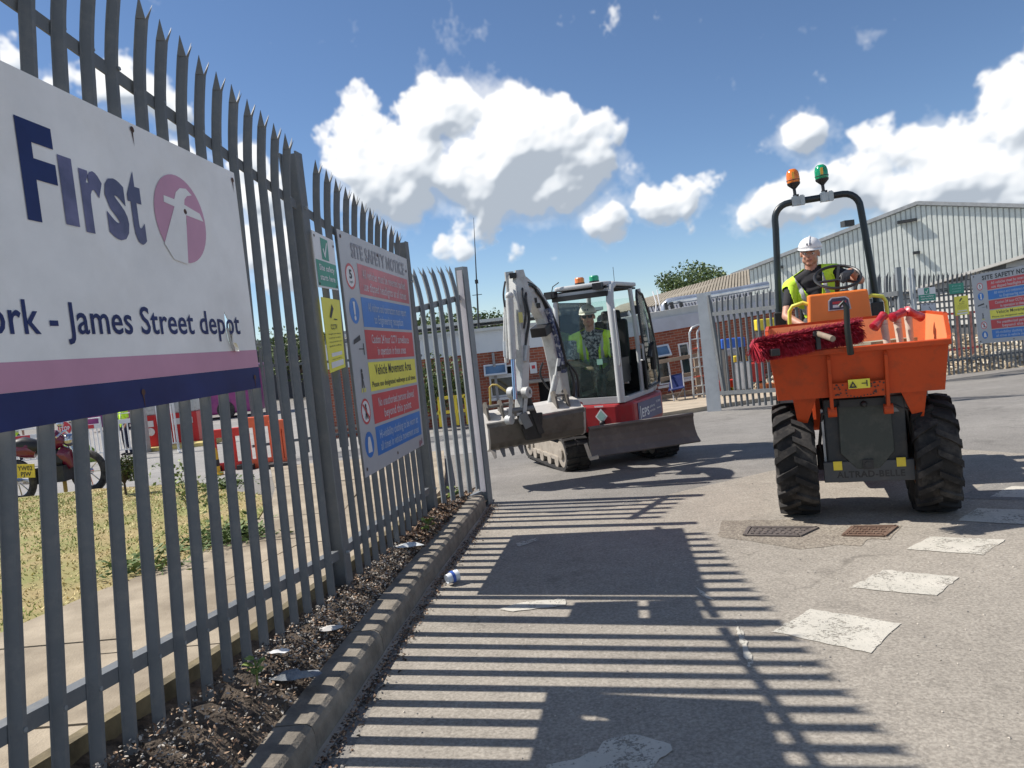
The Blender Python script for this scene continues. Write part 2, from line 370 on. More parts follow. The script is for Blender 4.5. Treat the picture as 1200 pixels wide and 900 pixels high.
    def mesh(s, name, mats, inv=None, smooth=False):
        me = bpy.data.meshes.new(name)
        vs = [inv @ v for v in s.v] if inv is not None else s.v
        me.from_pydata([tuple(v) for v in vs], [], s.f)
        for m_ in (mats if isinstance(mats, (list, tuple)) else [mats]): me.materials.append(m_)
        if any(s.m): me.polygons.foreach_set('material_index', s.m)
        bm = bmesh.new(); bm.from_mesh(me); bmesh.ops.remove_doubles(bm, verts=bm.verts, dist=1e-5)
        bmesh.ops.recalc_face_normals(bm, faces=bm.faces); bm.to_mesh(me); bm.free()
        if smooth: me.shade_smooth()
        return me
    def build(s, name, mats, parent=None, world=False, smooth=False, bevel=0, sharp=40):
        inv = XF[parent.name].inverted() if (parent is not None and world and parent.name in XF) else None
        me = s.mesh(name, mats, inv, smooth)
        if smooth: me.set_sharp_from_angle(angle=R(sharp))
        o = link(name, me, parent)
        if bevel:
            b = o.modifiers.new('bevel', 'BEVEL'); b.width = bevel; b.segments = 2; b.limit_method = 'ANGLE'; b.angle_limit = R(40)
        return o
def copy_tree(o, parent=None):
    c = o.copy(); COL.objects.link(c)
    if parent: c.parent = parent
    for ch in o.children: copy_tree(ch, c)
    return c
def lerp(pts, x):
    if x <= pts[0][0]: a, b = pts[0], pts[1]
    elif x >= pts[-1][0]: a, b = pts[-2], pts[-1]
    else:
        for a, b in zip(pts, pts[1:]):
            if a[0] <= x <= b[0]: break
    return a[1]+(b[1]-a[1])*(x-a[0])/(b[0]-a[0])

_tc = {}
def text_geo(txt, bold=0.0):
    """flat lettering as vertices and faces, scaled so that it fills 0..1 x 0..1"""
    if (txt, bold) in _tc: return _tc[(txt, bold)]
    c = bpy.data.curves.new('lettering', 'FONT'); c.body = txt; c.offset = bold; c.resolution_u = 3; c.space_character = 1.0+bold*3
    o = bpy.data.objects.new('lettering', c); COL.objects.link(o)
    dg = bpy.context.evaluated_depsgraph_get(); me = bpy.data.meshes.new_from_object(o.evaluated_get(dg))
    vs = [v.co.copy() for v in me.vertices]; fs = [tuple(p.vertices) for p in me.polygons]
    bpy.data.objects.remove(o); bpy.data.curves.remove(c); bpy.data.meshes.remove(me)
    x0, x1 = min(v.x for v in vs), max(v.x for v in vs)
    capz = .70
    _tc[(txt, bold)] = ([Vector(((v.x-x0)/(x1-x0), v.y/capz, 0)) for v in vs], fs, (x1-x0)/capz)
    return _tc[(txt, bold)]

SMALL_PRINT = ('lettering', 'symbols', 'bolt_heads', 'walkway_marks', 'diagram', 'camera_symbol', 'place_name', 'heading', 'title', 'white_strip')
class Sign:
    """a flat board given by its four corners (bottom left, bottom right, top right, top left); print lies on it in board units"""
    def __init__(s, name, label, cat, bl, br_, tr, tl, W, H, back=None, group=None, step=.0012, thick=.004):
        s.c = [Vector(p) for p in (bl, br_, tr, tl)]; s.W, s.H = W, H
        s.n = (s.c[1]-s.c[0]).cross(s.c[3]-s.c[0]).normalized()
        s.o = thing(name, label, cat, s.c[0], 0, group); s.parts = {}; s.step = step; s.th = thick
    def P(s, u, v, layer=0):
        a, b = u/s.W, v/s.H; c = s.c
        return c[0]*(1-a)*(1-b)+c[1]*a*(1-b)+c[2]*a*b+c[3]*(1-a)*b+s.n*(s.step*layer)
    def mb(s, part, m):
        if part not in s.parts: s.parts[part] = (MB(), m)
        return s.parts[part][0]
    def panel(s, m, hole=None, part='panel'):
        if not hole:
            b = s.mb(part, m); q = [s.P(0, 0), s.P(s.W, 0), s.P(s.W, s.H), s.P(0, s.H)]; b.prism([p-s.n*s.th for p in q], s.n*s.th)
        else:
            bm = bmesh.new()
            for loop in ([(0, 0), (s.W, 0), (s.W, s.H), (0, s.H)], hole):
                vs = [bm.verts.new(s.P(*q)) for q in loop]
                for i in range(len(vs)): bm.edges.new((vs[i], vs[(i+1) % len(vs)]))
            bmesh.ops.triangle_fill(bm, use_beauty=True, use_dissolve=False, edges=bm.edges[:], normal=s.n)
            bm.verts.index_update(); b = s.mb(part, m)
            vs = [v.co.copy() for v in bm.verts]; fs = [tuple(v.index for v in f.verts) for f in bm.faces]; bm.free()
            b.add(vs, fs); b.add([v-s.n*s.th for v in vs], fs)
            for loop in ([(0, 0), (s.W, 0), (s.W, s.H), (0, s.H)], hole):
                k = len(loop); q = [s.P(*p) for p in loop]
                b.add(q+[v-s.n*s.th for v in q], [(i, (i+1) % k, k+(i+1) % k, k+i) for i in range(k)])
    def poly(s, part, m, pts, layer=1):
        s.mb(part, m).add([s.P(u, v, layer) for u, v in pts], [tuple(range(len(pts)))])
    def rect(s, part, m, u0, v0, u1, v1, layer=1):
        k = 4; us = [u0+(u1-u0)*i/k for i in range(k+1)]
        for a, b in zip(us, us[1:]): s.poly(part, m, [(a, v0), (b, v0), (b, v1), (a, v1)], layer)
    def disc(s, part, m, u, v, r, layer=1, r2=None, n=28):
        pts = [(u+r*math.cos(2*math.pi*i/n), v+r*math.sin(2*math.pi*i/n)) for i in range(n)]
        if r2 is None: s.poly(part, m, pts, layer)
        else:
            q = [(u+r2*math.cos(2*math.pi*i/n), v+r2*math.sin(2*math.pi*i/n)) for i in range(n)]
            for i in range(n): j = (i+1) % n; s.poly(part, m, [pts[i], pts[j], q[j], q[i]], layer)
    def text(s, part, m, txt, u0, v0, u1, cap, bold=.01, layer=2, keep=False, align='L'):
        vs, fs, asp = text_geo(txt, bold)
        w = u1-u0
        if keep:
            w2 = asp*cap
            if w2 < w: u0 = u0+(w-w2)/2 if align == 'C' else u0; w = w2
        s.mb(part, m).add([s.P(u0+v.x*w, v0+v.y*cap, layer) for v in vs], fs)
    def done(s):
        for k, (b, m) in s.parts.items():
            if b.f:
                o = b.build(k.strip(), m, s.o, world=True)
                if k.strip() in SMALL_PRINT: tag(o, kind='stuff')
        return s.o
# ================================================================== SETTING
ASPH = asphalt('old_asphalt', (.185, .175, .162), (.30, .285, .262), (.42, .395, .355), .55, .22)
ASPH2 = asphalt('new_asphalt', (.245, .222, .190), (.395, .360, .308), (.53, .49, .42), .6, .14)
ASPH3 = asphalt('patched_asphalt', (.17, .145, .12), (.40, .355, .29), (.50, .46, .39), .7, .4)
YARD = asphalt('pale_yard_asphalt', (.24, .23, .22), (.36, .35, .33), (.45, .43, .4), .4, .2)

def ground_mesh():
    xs = [-400, -120, -60, -30, -15, -8, 0, 8, 15, 30, 60, 120, 400]; ys = [-60, -20, 0, 4, 8, 12, 16, 20, 24, 28, 30, 40, 60, 100, 200, 500, 1500]
    b = MB(); nx = len(xs)
    b.add([(x, y, zg(y)) for y in ys for x in xs], [(j*nx+i, j*nx+i+1, (j+1)*nx+i+1, (j+1)*nx+i) for j in range(len(ys)-1) for i in range(nx-1)])
    return b
tag(ground_mesh().build('ground', ASPH), kind='structure')
def sheet(name, poly, dz, m, parent=None, kind='structure', thick=0):
    bm = bmesh.new(); f = bm.faces.new([bm.verts.new((p[0], p[1], 0)) for p in poly])
    for yy in (8, 30):
        bmesh.ops.bisect_plane(bm, geom=bm.verts[:]+bm.edges[:]+bm.faces[:], plane_co=(0, yy, 0), plane_no=(0, 1, 0))
    if f.is_valid and f.normal.z < 0: bmesh.ops.reverse_faces(bm, faces=bm.faces[:])
    bm.normal_update()
    for f in bm.faces:
        if f.normal.z < 0: f.normal_flip()
    if thick:
        r = bmesh.ops.extrude_face_region(bm, geom=bm.faces[:])
        for v in [v for v in r['geom'] if isinstance(v, bmesh.types.BMVert)]: v.co.z += thick
    for v in bm.verts: v.co.z += zg(v.co.y)+dz
    if thick: bmesh.ops.recalc_face_normals(bm, faces=bm.faces)
    me = bpy.data.meshes.new(name); bm.to_mesh(me); bm.free(); me.materials.append(m)
    o = link(name, me, parent)
    if kind and not parent: tag(o, kind=kind)
    return o
def ragged(poly, step=.05, amp=.012, seed=1):
    rr = random.Random(seed); out = []
    for i in range(len(poly)):
        a, b = Vector(poly[i][:2]), Vector(poly[(i+1) % len(poly)][:2]); k = max(1, int((b-a).length/step))
        for j in range(k):
            p = a.lerp(b, j/k); out.append((p.x+rr.uniform(-amp, amp), p.y+rr.uniform(-amp, amp)))
    return out
# newer, lighter surfacing at the gate mouth
e1 = [gp(*p) for p in ((585, 598), (660, 603), (740, 592), (800, 576), (905, 552), (1000, 548), (1125, 527), (1200, 532), (1300, 540))]
sheet('gateway_road', [(-1.2, -6), (9, -6), (12, 5)]+[(p.x, p.y) for p in reversed(e1)]+[(-.55, 6.6)], .004, ASPH2)
pp = ragged([(1.27, 5.12), (1.41, 5.52), (1.98, 5.30), (2.02, 5.10), (2.2, 5.06), (2.42, 4.93), (2.21, 4.66), (2.10, 4.72), (2.0, 4.60), (1.90, 4.66), (1.66, 4.65), (1.45, 4.93)], .05, .008, 2)
sheet('road_patch', pp, .006, ASPH3)
PAINT = mat('worn_road_paint', (.47, .45, .39), .85, var=.0, sc=5, col2=(.58, .55, .48), lo=.3, hi=.7, det=12, bump=.3, bsc=120)
_n, _l = PAINT.node_tree.nodes, PAINT.node_tree.links; _t = [x for x in _n if x.type == 'TEX_COORD'][0]
_q = _n.new('ShaderNodeTexNoise'); _q.inputs['Scale'].default_value = 75; _q.inputs['Detail'].default_value = 5; _q.inputs['Roughness'].default_value = .7; _l.new(_t.outputs['Object'], _q.inputs['Vector'])
_p = _n.new('ShaderNodeTexNoise'); _p.inputs['Scale'].default_value = 5.5; _p.inputs['Detail'].default_value = 9; _p.inputs['Roughness'].default_value = .7; _l.new(_t.outputs['Object'], _p.inputs['Vector'])
_a = _n.new('ShaderNodeMath'); _a.operation = 'ADD'; _l.new(_q.outputs['Fac'], _a.inputs[0]); _l.new(_p.outputs['Fac'], _a.inputs[1])
_r = _n.new('ShaderNodeMapRange'); _l.new(_a.outputs[0], _r.inputs[0]); _r.inputs[1].default_value = .80; _r.inputs[2].default_value = .97; _r.inputs[3].default_value = .12; _l.new(_r.outputs[0], _n['Principled BSDF'].inputs['Alpha'])   # worn through to the tarmac
marks = empty('road_markings', (0, 0, 0)); tag(marks, kind='structure')
for k, q in enumerate([[(905, 742), (950, 716), (1055, 733), (1020, 768)], [(995, 690), (1035, 669), (1124, 678), (1097, 700)],
          [(1062, 645), (1090, 630), (1178, 634), (1152, 652)], [(1122, 612), (1145, 597), (1230, 600), (1205, 616)], [(1160, 583), (1185, 571), (1260, 573), (1240, 586)]]):
    sheet('give_way_dash', ragged([gp(*p) for p in q], .035, .0055, k+3), .0075, PAINT, marks)
sheet('painted_arrow', ragged([(-.1, 2.45), (-.02, 2.57), (.16, 2.62), (.20, 2.69), (.29, 2.72), (.43, 2.62), (.34, 2.50), (.30, 2.40), (.1, 2.38)], .03, .012, 9), .0085, PAINT, marks)
for k, q in enumerate([[(585, 716), (610, 708), (662, 703), (664, 711), (600, 719)], [(862, 728), (872, 745), (884, 782), (878, 786), (866, 752)], [(606, 638), (628, 632), (630, 635), (608, 642)],
          [(815, 690), (830, 700), (836, 706), (822, 700)]]):
    sheet('paint_fleck', ragged([gp(*p) for p in q], .03, .007, k+30), .0085, PAINT, marks)
# tarmac scar running across in front of the dumper
sheet('repair_strip', [gp(*p).to_2d() for p in ((1155, 568), (1300, 556), (1300, 590), (1120, 585))], .0062, ASPH)

# manhole covers
IRON = wear('rusty_iron', (.14, .085, .06), (.26, .20, .15), .7, sc=12, amt=.7, bump=.5)
IRON2 = wear('dark_iron', (.10, .085, .078), (.22, .18, .15), .7, sc=12, amt=.7, bump=.5)
def manhole(name, label, q, m):
    q = [Vector((p[0], p[1], .010)) for p in q]; c = sum(q, Vector())/4
    o = thing(name, label, 'manhole cover', c)
    fr = MB()
    for i in range(4): fr.bar(q[i], q[(i+1) % 4], .025, .012)
    fr.build('frame', m, o, world=True)
    lid = MB(); lid.prism([p.lerp(c, .09)-Vector((0, 0, .003)) for p in q], (0, 0, .005)); lid.build('lid', m, o, world=True)
    st = MB()
    for i in range(1, 9):
        for j in range(1, 5):
            a = q[0].lerp(q[1], i/9); b = q[3].lerp(q[2], i/9); p = a.lerp(b, j/5)
            st.box(p+Vector((0, 0, .004)), (.02, .02, .005), Matrix.Rotation(R(45 if (i+j) % 2 else 0), 3, 'Z'))
    tag(st.build('raised_studs', m, o, world=True), kind='stuff')
manhole('manhole_cover', 'wide dark iron cover in the rough patch, nearer the shadow of the fence', [(1.44, 5.07), (1.75, 4.92), (1.93, 5.07), (1.53, 5.25)], IRON2)
manhole('manhole_cover', 'smaller rust brown iron cover just below the dumper', [(2.0, 4.83), (2.21, 4.73), (2.38, 4.91), (2.14, 5.0)], IRON)

# kerb of separate stones, soil bed behind it
def xk(y): return lerp([(0, -1.22), (2.55, -.90), (3.34, -.81), (4.3, -.70), (5.16, -.58), (6.1, -.43), (6.9, -.33)], y)
def xf(y): return -1.015+.1694*(y-4.5)
ZB = [(0, .5), (2.25, .35), (3.2, .27), (4.2, .20), (6.3, .17), (7.2, .05)]
kerb = empty('kerb', (0, 0, 0)); tag(kerb, kind='structure')
KST = mat('kerb_concrete', (.215, .19, .155), .92, var=.3, sc=7, bump=.5, bsc=70, det=10)
y = .1; rk = random.Random(3)
while y < 6.75:
    y1 = min(y+.905, 6.8); b = MB(); a0, a1 = xk(y+.006), xk(y1-.006); w = .155; rings = []
    for t in (0, .25, .5, .75, 1):
        yy = y+.006+(y1-y-.012)*t; xo = xk(y)+(xk(y1)-xk(y))*t; j = rk.uniform(-.003, .003)
        rings.append([(xo+j, yy, -.05), (xo-.006+j, yy, .085), (xo-.014+j, yy, .112), (xo-.034, yy, .126+j), (xo-w, yy, .128), (xo-w, yy, -.05)])
    n = 6; b.add([p for r_ in rings for p in r_], [(i*n+k, i*n+(k+1) % n, (i+1)*n+(k+1) % n, (i+1)*n+k) for i in range(4) for k in range(n)]+[tuple(range(n)), tuple(range(4*n, 5*n))])
    b.build('kerb_stone', KST, kerb); y = y1
# concrete channel at the foot of the kerb
ch = MB(); ys = [i*.4 for i in range(0, 18)]
ch.add([p for yy in ys for p in ((xk(yy)-.01, yy, .012), (xk(yy)+.035, yy, .008))], [(2*i, 2*i+1, 2*i+3, 2*i+2) for i in range(len(ys)-1)])
tag(ch.build('gutter_channel', CONC), kind='structure')
SOIL = mat('dry_soil', (.055, .040, .028), .95, var=.5, sc=14, bump=1, bsc=60, col2=(.17, .13, .095), det=10)
bed = MB(); ny, nx = 150, 12
vs = []
for j in range(ny+1):
    yy = .2+7.0*j/ny
    for i in range(nx+1):
        t = i/nx; x0, x1 = xf(yy)-.10, xk(yy)-.155; xx = x0+(x1-x0)*t
        z = (lerp(ZB, yy)-.0)*(1-t)**1.0+(.115)*t
        z += .022*mnoise.noise(Vector((xx*9, yy*9, 0)))+.012*mnoise.noise(Vector((xx*30, yy*30, 3)))
        vs.append((xx, yy, z))
bed.add(vs, [(j*(nx+1)+i, j*(nx+1)+i+1, (j+1)*(nx+1)+i+1, (j+1)*(nx+1)+i) for j in range(ny) for i in range(nx)])
tag(bed.build('soil_bed', SOIL, smooth=True), kind='structure')
# soil widening round the foot of the fixed panel
tag(MB().add([(-.95, 6.3, .10), (-.42, 6.3, .1), (-.30, 7.15, .03), (-.5, 7.35, -.02), (-.85, 7.3, -.02), (-.80, 6.8, .12), (-.55, 6.75, .12)], [(0, 1, 6, 5), (1, 2, 3, 6), (6, 3, 4, 5)]).build('soil_edge', SOIL), kind='structure')

def scatter(name, n, fn, sizes, m, seed, flat=.25, leafy=False):
    rr = random.Random(seed); b = MB()
    for i in range(n):
        p = fn(rr)
        if p is None: continue
        s_ = rr.uniform(*sizes); q = Quaternion(Vector((rr.uniform(-1, 1), rr.uniform(-1, 1), rr.uniform(-.4, .4))), rr.uniform(0, .9 if not leafy else 1.6)).to_matrix() @ Matrix.Rotation(rr.uniform(0, 6.3), 3, 'Z')
        b.cur = rr.randrange(len(m))
        if leafy:
            vs = [q @ Vector(v)*s_+p for v in ((-1, 0, 0), (-.3, .45, .12), (.5, .35, .05), (1, 0, .15), (.5, -.35, .1), (-.3, -.45, 0))]
            b.add(vs, [(0, 1, 2, 3), (0, 3, 4, 5)])
        else:
            vs = [q @ Vector((v[0]*rr.uniform(.7, 1.3), v[1]*rr.uniform(.7, 1.3), v[2]*flat))*s_+p for v in ((-1, -.5, 0), (.2, -1, 0), (1, 0, 0), (.1, 1, 0), (-.4, -.1, 1), (.5, .1, .8))]
            b.add(vs, [(0, 1, 4), (1, 5, 4), (1, 2, 5), (2, 3, 5), (3, 4, 5), (3, 0, 4), (0, 3, 2, 1)])
    return tag(b.build(name, m), kind='stuff')
LITT = [mat('brown_litter', (.17, .10, .06), .8, var=.4, sc=5), mat('pale_litter', (.55, .50, .43), .85, var=.25, sc=8), mat('grey_chippings', (.28, .26, .235), .9, var=.3, sc=8), mat('dark_litter', (.05, .036, .025), .9, var=.4, sc=5), mat('tan_litter', (.38, .26, .17), .8, var=.3, sc=5)]
def on_bed(rr, y0=1.6, y1=7.0, tmin=.12, tmax=1.0):
    yy = rr.uniform(y0, y1); t = rr.uniform(tmin, tmax); x0, x1 = xf(yy)-.02, xk(yy)-.155
    return Vector((x0+(x1-x0)*t, yy, lerp(ZB, yy)*(1-t)+.115*t+.012+rr.uniform(0, .012)))
scatter('leaf_litter', 5200, lambda r_: on_bed(r_), (.004, .012), [LITT[0], LITT[3], LITT[4], LITT[4], LITT[0], LITT[1]], 11, leafy=True)
scatter('dead_twig_litter', 1500, lambda r_: on_bed(r_, 5.2, 7.1, .1, 1.1), (.010, .024), [LITT[0], LITT[4], LITT[0], LITT[3]], 15, leafy=True)
def chips(r_):
    p = on_bed(r_)
    return p if mnoise.noise(Vector((p.x*2.2, p.y*1.6, 5))) > -.15 or r_.random() < .2 else None
scatter('chippings', 7000, chips, (.002, .0075), [LITT[2], LITT[1], LITT[2], LITT[3], LITT[3]], 12, flat=.7)
def gut(r_):
    yy = r_.uniform(2, 6.9); return Vector((xk(yy)+.01+abs(r_.gauss(0, .045)), yy, .008))
scatter('gutter_grit', 3000, gut, (.003, .009), [LITT[2], LITT[3], LITT[4], LITT[0]], 13, flat=.6)
scatter('road_grit', 900, lambda r_: Vector((r_.uniform(-.7, 4), r_.uniform(2.4, 8), .006)), (.002, .006), [LITT[2], LITT[1]], 14, flat=.7)

# ---- behind the fence: concrete path of slabs, dry grass, yard
PATHC = mat('path_concrete', (.30, .245, .175), .92, var=.22, sc=2.2, bump=.35, bsc=90, col2=(.41, .345, .255), det=12)
LZ = .12
path = empty('footpath', (0, 0, 0)); tag(path, kind='structure')
L_in = [(1.0, -1.75), (2.25, -1.52), (4.2, -1.19), (6.3, -.86), (7.6, -.75), (9.2, -.9)]      # y -> x beside the fence
L_out = [(1.0, -3.9), (3.0, -3.45), (4.3, -3.05), (4.7, -2.95), (5.15, -2.76), (5.7, -2.42), (6.6, -2.35), (8, -2.6), (11, -3.6)]
yj = [.6, 1.9, 3.0, 3.75, 4.75, 5.65, 6.5, 7.4, 8.4, 9.4, 10.4, 11.4]
for a, b_ in zip(yj, yj[1:]):
    for side in (0, 1):
        def X(yy, t): return lerp(L_in, yy)*(1-t)+lerp(L_out, yy)*t
        t0, t1 = (.004, .496) if side == 0 else (.504, .997); off = .25*side
        ya, yb = a+off+.006, b_+off-.006
        q = [(X(ya, t0), ya), (X(ya, t1), ya+.05), (X(yb, t1), yb+.05), (X(yb, t0), yb)]
        sheet('paving_slab', q, LZ-.06+random.Random(int(a*77)+side).uniform(0, .006), PATHC, path, thick=.06)
ed = MB(); ed.add([], [])
for a, b_ in zip(yj[:7], yj[1:8]): ed.bar((xf(a)-.10, a, lerp(ZB, a)-.02), (xf(b_)-.10, b_, lerp(ZB, b_)-.02), .05, .14)
tag(ed.build('path_edging', mat('mossy_concrete', (.16, .13, .075), .95, var=.4, sc=6, bump=.4)), kind='structure')
GSOIL = mat('parched_turf', (.40, .31, .14), .95, var=.2, sc=1.7, bump=.6, bsc=40, col2=(.22, .22, .07), det=10, lo=.42, hi=.62)
gpoly = [(-4.6, .6), (-3.45, 3.0), (-3.05, 4.3), (-2.95, 4.7), (-2.76, 5.15), (-2.42, 5.7), (-2.35, 6.6), (-2.6, 7.9), (-3.3, 8.8), (-4.3, 10.3), (-6.2, 11.2), (-7.7, 11.1), (-14, 10.8), (-14, .6)]
tag(sheet('lawn', gpoly, LZ-.1, GSOIL, thick=.10), kind='structure')
def in_poly(x, y, poly):
    c = False
    for i in range(len(poly)):
        (x1, y1), (x2, y2) = poly[i], poly[i-1]
        if (y1 > y) != (y2 > y) and x < (x2-x1)*(y-y1)/(y2-y1)+x1: c = not c
    return c
gb = MB(); rg = random.Random(21)
GR = [mat('dry_grass', (.66, .54, .26), .8, var=.2, sc=3), mat('green_grass', (.30, .36, .09), .7, var=.3, sc=3), mat('straw_grass', (.55, .46, .20), .8, var=.2, sc=3)]
cnt = 0
while cnt < 34000:
    x_, y_ = rg.uniform(-9, -2.3), 2.8+8.2*rg.random()**1.3
    if not in_poly(x_, y_, gpoly): continue
    cnt += 1
    g_ = mnoise.noise(Vector((x_*1.1, y_*1.1, 1)))
    gb.cur = 1 if g_+rg.uniform(-.25, .25) > .12 else (0 if rg.random() < .6 else 2)
    h_ = rg.uniform(.008, .024)*(1.4 if gb.cur == 1 else 1); a_ = rg.uniform(0, 6.3); w_ = .003+.0006*y_; z_ = LZ+zg(y_)
    gb.add([(x_-w_*math.cos(a_), y_-w_*math.sin(a_), z_), (x_+w_*math.cos(a_), y_+w_*math.sin(a_), z_), (x_+rg.uniform(-.03, .03), y_+rg.uniform(-.03, .03), z_+h_)], [(0, 1, 2)])
tag(gb.build('lawn_grass', GR), kind='stuff')
sheet('yard_surface', [(-40, 11.6), (-7.7, 11.3), (-4.5, 10.7), (-3.6, 11.4), (-.6, 11.8), (-.4, 18), (-.4, 45), (-60, 45)], .0045, YARD)
# concrete apron beyond the gate
ap = [gp(*p, .08) for p in ((766, 487), (838, 475), (870, 470))]
APR = mat('apron_concrete', (.42, .35, .26), .9, var=.15, sc=2, bump=.2)
sheet('concrete_apron', [(ap[0].x-.2, ap[0].y), (ap[1].x, ap[1].y), (ap[2].x+1.6, ap[2].y+.9), (ap[2].x+4.5, 24.5), (3.2, 23.2)], 0.0, APR, thick=.09)
# ================================================================== PALISADE FENCES
SEC = [(-.031, .000), (-.023, .000), (-.008, .024), (.008, .024), (.023, .000), (.031, .000)]   # across, proud
def pale_rings(h, bend_from=.34, lean=.045, wk=1.0):
    """rings of (across, out, up) from foot to the shoulder of the point"""
    zs = [0, h-bend_from, h-bend_from*.8, h-bend_from*.6, h-bend_from*.4, h-.075]
    out = []
    for z in zs:
        t = max(0, (z-(h-bend_from))/bend_from); o = lean*t**1.5
        out.append([(a*wk, o+p, z) for a, p in SEC])
    return out
def pale_mb(b, foot, tdir, ndir, h, lean=.042, seed=0, bend=.34, mult=1, shear=0.0, z0s=0.0):
    rr = random.Random(seed); T = .0028
    rings = pale_rings(h, bend, lean); tdir, ndir = Vector(tdir), Vector(ndir); foot = Vector(foot)
    def W(a, o, z): return foot+tdir*(a+shear*(z-z0s))+ndir*o+Vector((0, 0, z))
    n = 6; vs = []
    for r_ in rings:
        vs += [W(a, o, z) for a, o, z in r_]+[W(a, o-T, z) for a, o, z in r_]
    fs = []
    for i in range(len(rings)-1):
        q, w = i*12, (i+1)*12
        for j in range(5): fs += [(q+j, q+j+1, w+j+1, w+j), (q+6+j+1, q+6+j, w+6+j, w+6+j+1)]
        fs += [(q+6, q, w, w+6), (q+5, q+11, w+11, w+5)]
    b.add(vs, fs)
    # three points: the flanges splay outwards, the middle one leans forward
    top = rings[-1]; lo = lean; j = rr.uniform(-.006, .006)
    for (ia, ib, tip) in ((0, 1, (-.038+j, lo+.012, h+.0)), (2, 3, (0, lo+.036, h-.03+j)), (4, 5, (.038+j, lo+.012, h-.004))):
        if ia == 0: pts = [top[0], top[1], top[2]]
        elif ia == 2: pts = [top[2], top[3]]
        else: pts = [top[3], top[4], top[5]]
        base = [W(*p) for p in pts]; bb = [W(p[0], p[1]-T, p[2]) for p in pts]; t_ = W(*tip); t2 = t_-ndir*T*.5
        k = len(base); v = base+[t_]+bb+[t2]; m_ = k+1
        f = [tuple(range(m_)), tuple(range(m_, 2*m_))[::-1]]+[(i, (i+1) % m_, m_+(i+1) % m_, m_+i) for i in range(m_)]
        b.add(v, f)
    return b
TIP = [(.3, 3.33), (3.01, 2.867), (4.05, 2.672), (4.55, 2.592), (5.95, 2.366), (6.2, 2.33)]
RLO = [(.3, .725), (2.03, .569), (4.12, .385), (6.2, .34)]
def top(y): return lerp(TIP, y)
FT = Vector((.1694, 1, 0)).normalized(); FN = Vector((1, -.1694, 0)).normalized()
A = (0, 0, 0)
fence = thing('palisade_fence', 'tall dark grey palisade fence along the kerb, carrying the depot name board', 'fence', (xf(3), 3, 0))
PALES = [(4.125-.1487*k, (.045+.118*.1487*k)/2.2) for k in range(26)]+[(4.535+.1417*k, .0) for k in range(11)]
PALES = [(y_*.9885, s_) for y_, s_ in PALES]
for k, (yy, shr) in enumerate(sorted(PALES)):
    b = MB(); rr = random.Random(k*7+1); z0 = lerp(ZB, yy)-.06; f = Vector((xf(yy), yy, z0))
    td = (FT+Vector((0, 0, 0))).normalized()
    tw = rr.uniform(-.05, .05); td2 = (Matrix.Rotation(tw, 3, 'Z') @ td); nd2 = (Matrix.Rotation(tw, 3, 'Z') @ FN)
    pale_mb(b, f, td2, nd2, top(yy+shr*2)-z0+rr.uniform(-.006, .006), seed=k, shear=shr+rr.uniform(-.002, .002), z0s=.45-z0)
    b.build('pale', GALV, fence, world=True)
def rail(y0, y1, fz, drop, name='rail'):
    b = MB(); p = Vector((xf(y0), y0, fz(y0)-drop))-FN*.006; q = Vector((xf(y1), y1, fz(y1)-drop))-FN*.006
    b.bar(p, q, .006, .05); b.bar(p-FN*.026+Vector((0, 0, .022)), q-FN*.026+Vector((0, 0, .022)), .046, .006)
    return b.build(name, GALV, fence, world=True)
for (a, b_) in ((.2, 1.46), (1.56, 4.24), (4.36, 6.10)):
    rail(a, b_, top, .315); rail(a, b_, lambda y_: lerp(RLO, y_), 0.0)
blt = MB()
for y_, shr in PALES:
    for z in (top(y_+shr*2)-.315, lerp(RLO, y_)):
        yy = y_+shr*(z-.45); blt.cyl(Vector((xf(yy), yy, z))+FN*.016, Vector((xf(yy), yy, z))+FN*.027, .0075, n=6)
tag(blt.build('rail_bolts', GALV3, fence, world=True), kind='stuff')
for yy in (1.51, 4.30, 6.18):
    b = MB(); c = Vector((xf(yy), yy, 0)); h = lerp([(1.5, 3.05), (4.3, 2.62), (6.18, 2.335)], yy); z0 = -.1; w = .085 if yy < 6 else .075
    # universal column: two flanges and a web
    for s_ in (-1, 1): b.box(c+FN*(.045*s_-.03)+Vector((0, 0, (h+z0)/2)), (.008, w, h-z0), Matrix.Rotation(math.atan2(FT.y, FT.x)-math.pi/2, 3, 'Z'))
    b.box(c-FN*.03+Vector((0, 0, (h+z0)/2)), (.082, .007, h-z0-.004), Matrix.Rotation(math.atan2(FT.y, FT.x)-math.pi/2, 3, 'Z'))
    o = b.build('post', GALV, fence, world=True)
    cl = MB()
    for z in (top(yy)-.315, lerp(RLO, yy)): cl.cyl(c+FN*.018+Vector((0, 0, z)), c+FN*.034+Vector((0, 0, z)), .010, n=6)
    bo_ = cl.build('post_bolts', GALV2, o); bo_.data.transform(XF[fence.name].inverted()); tag(bo_, kind='stuff')

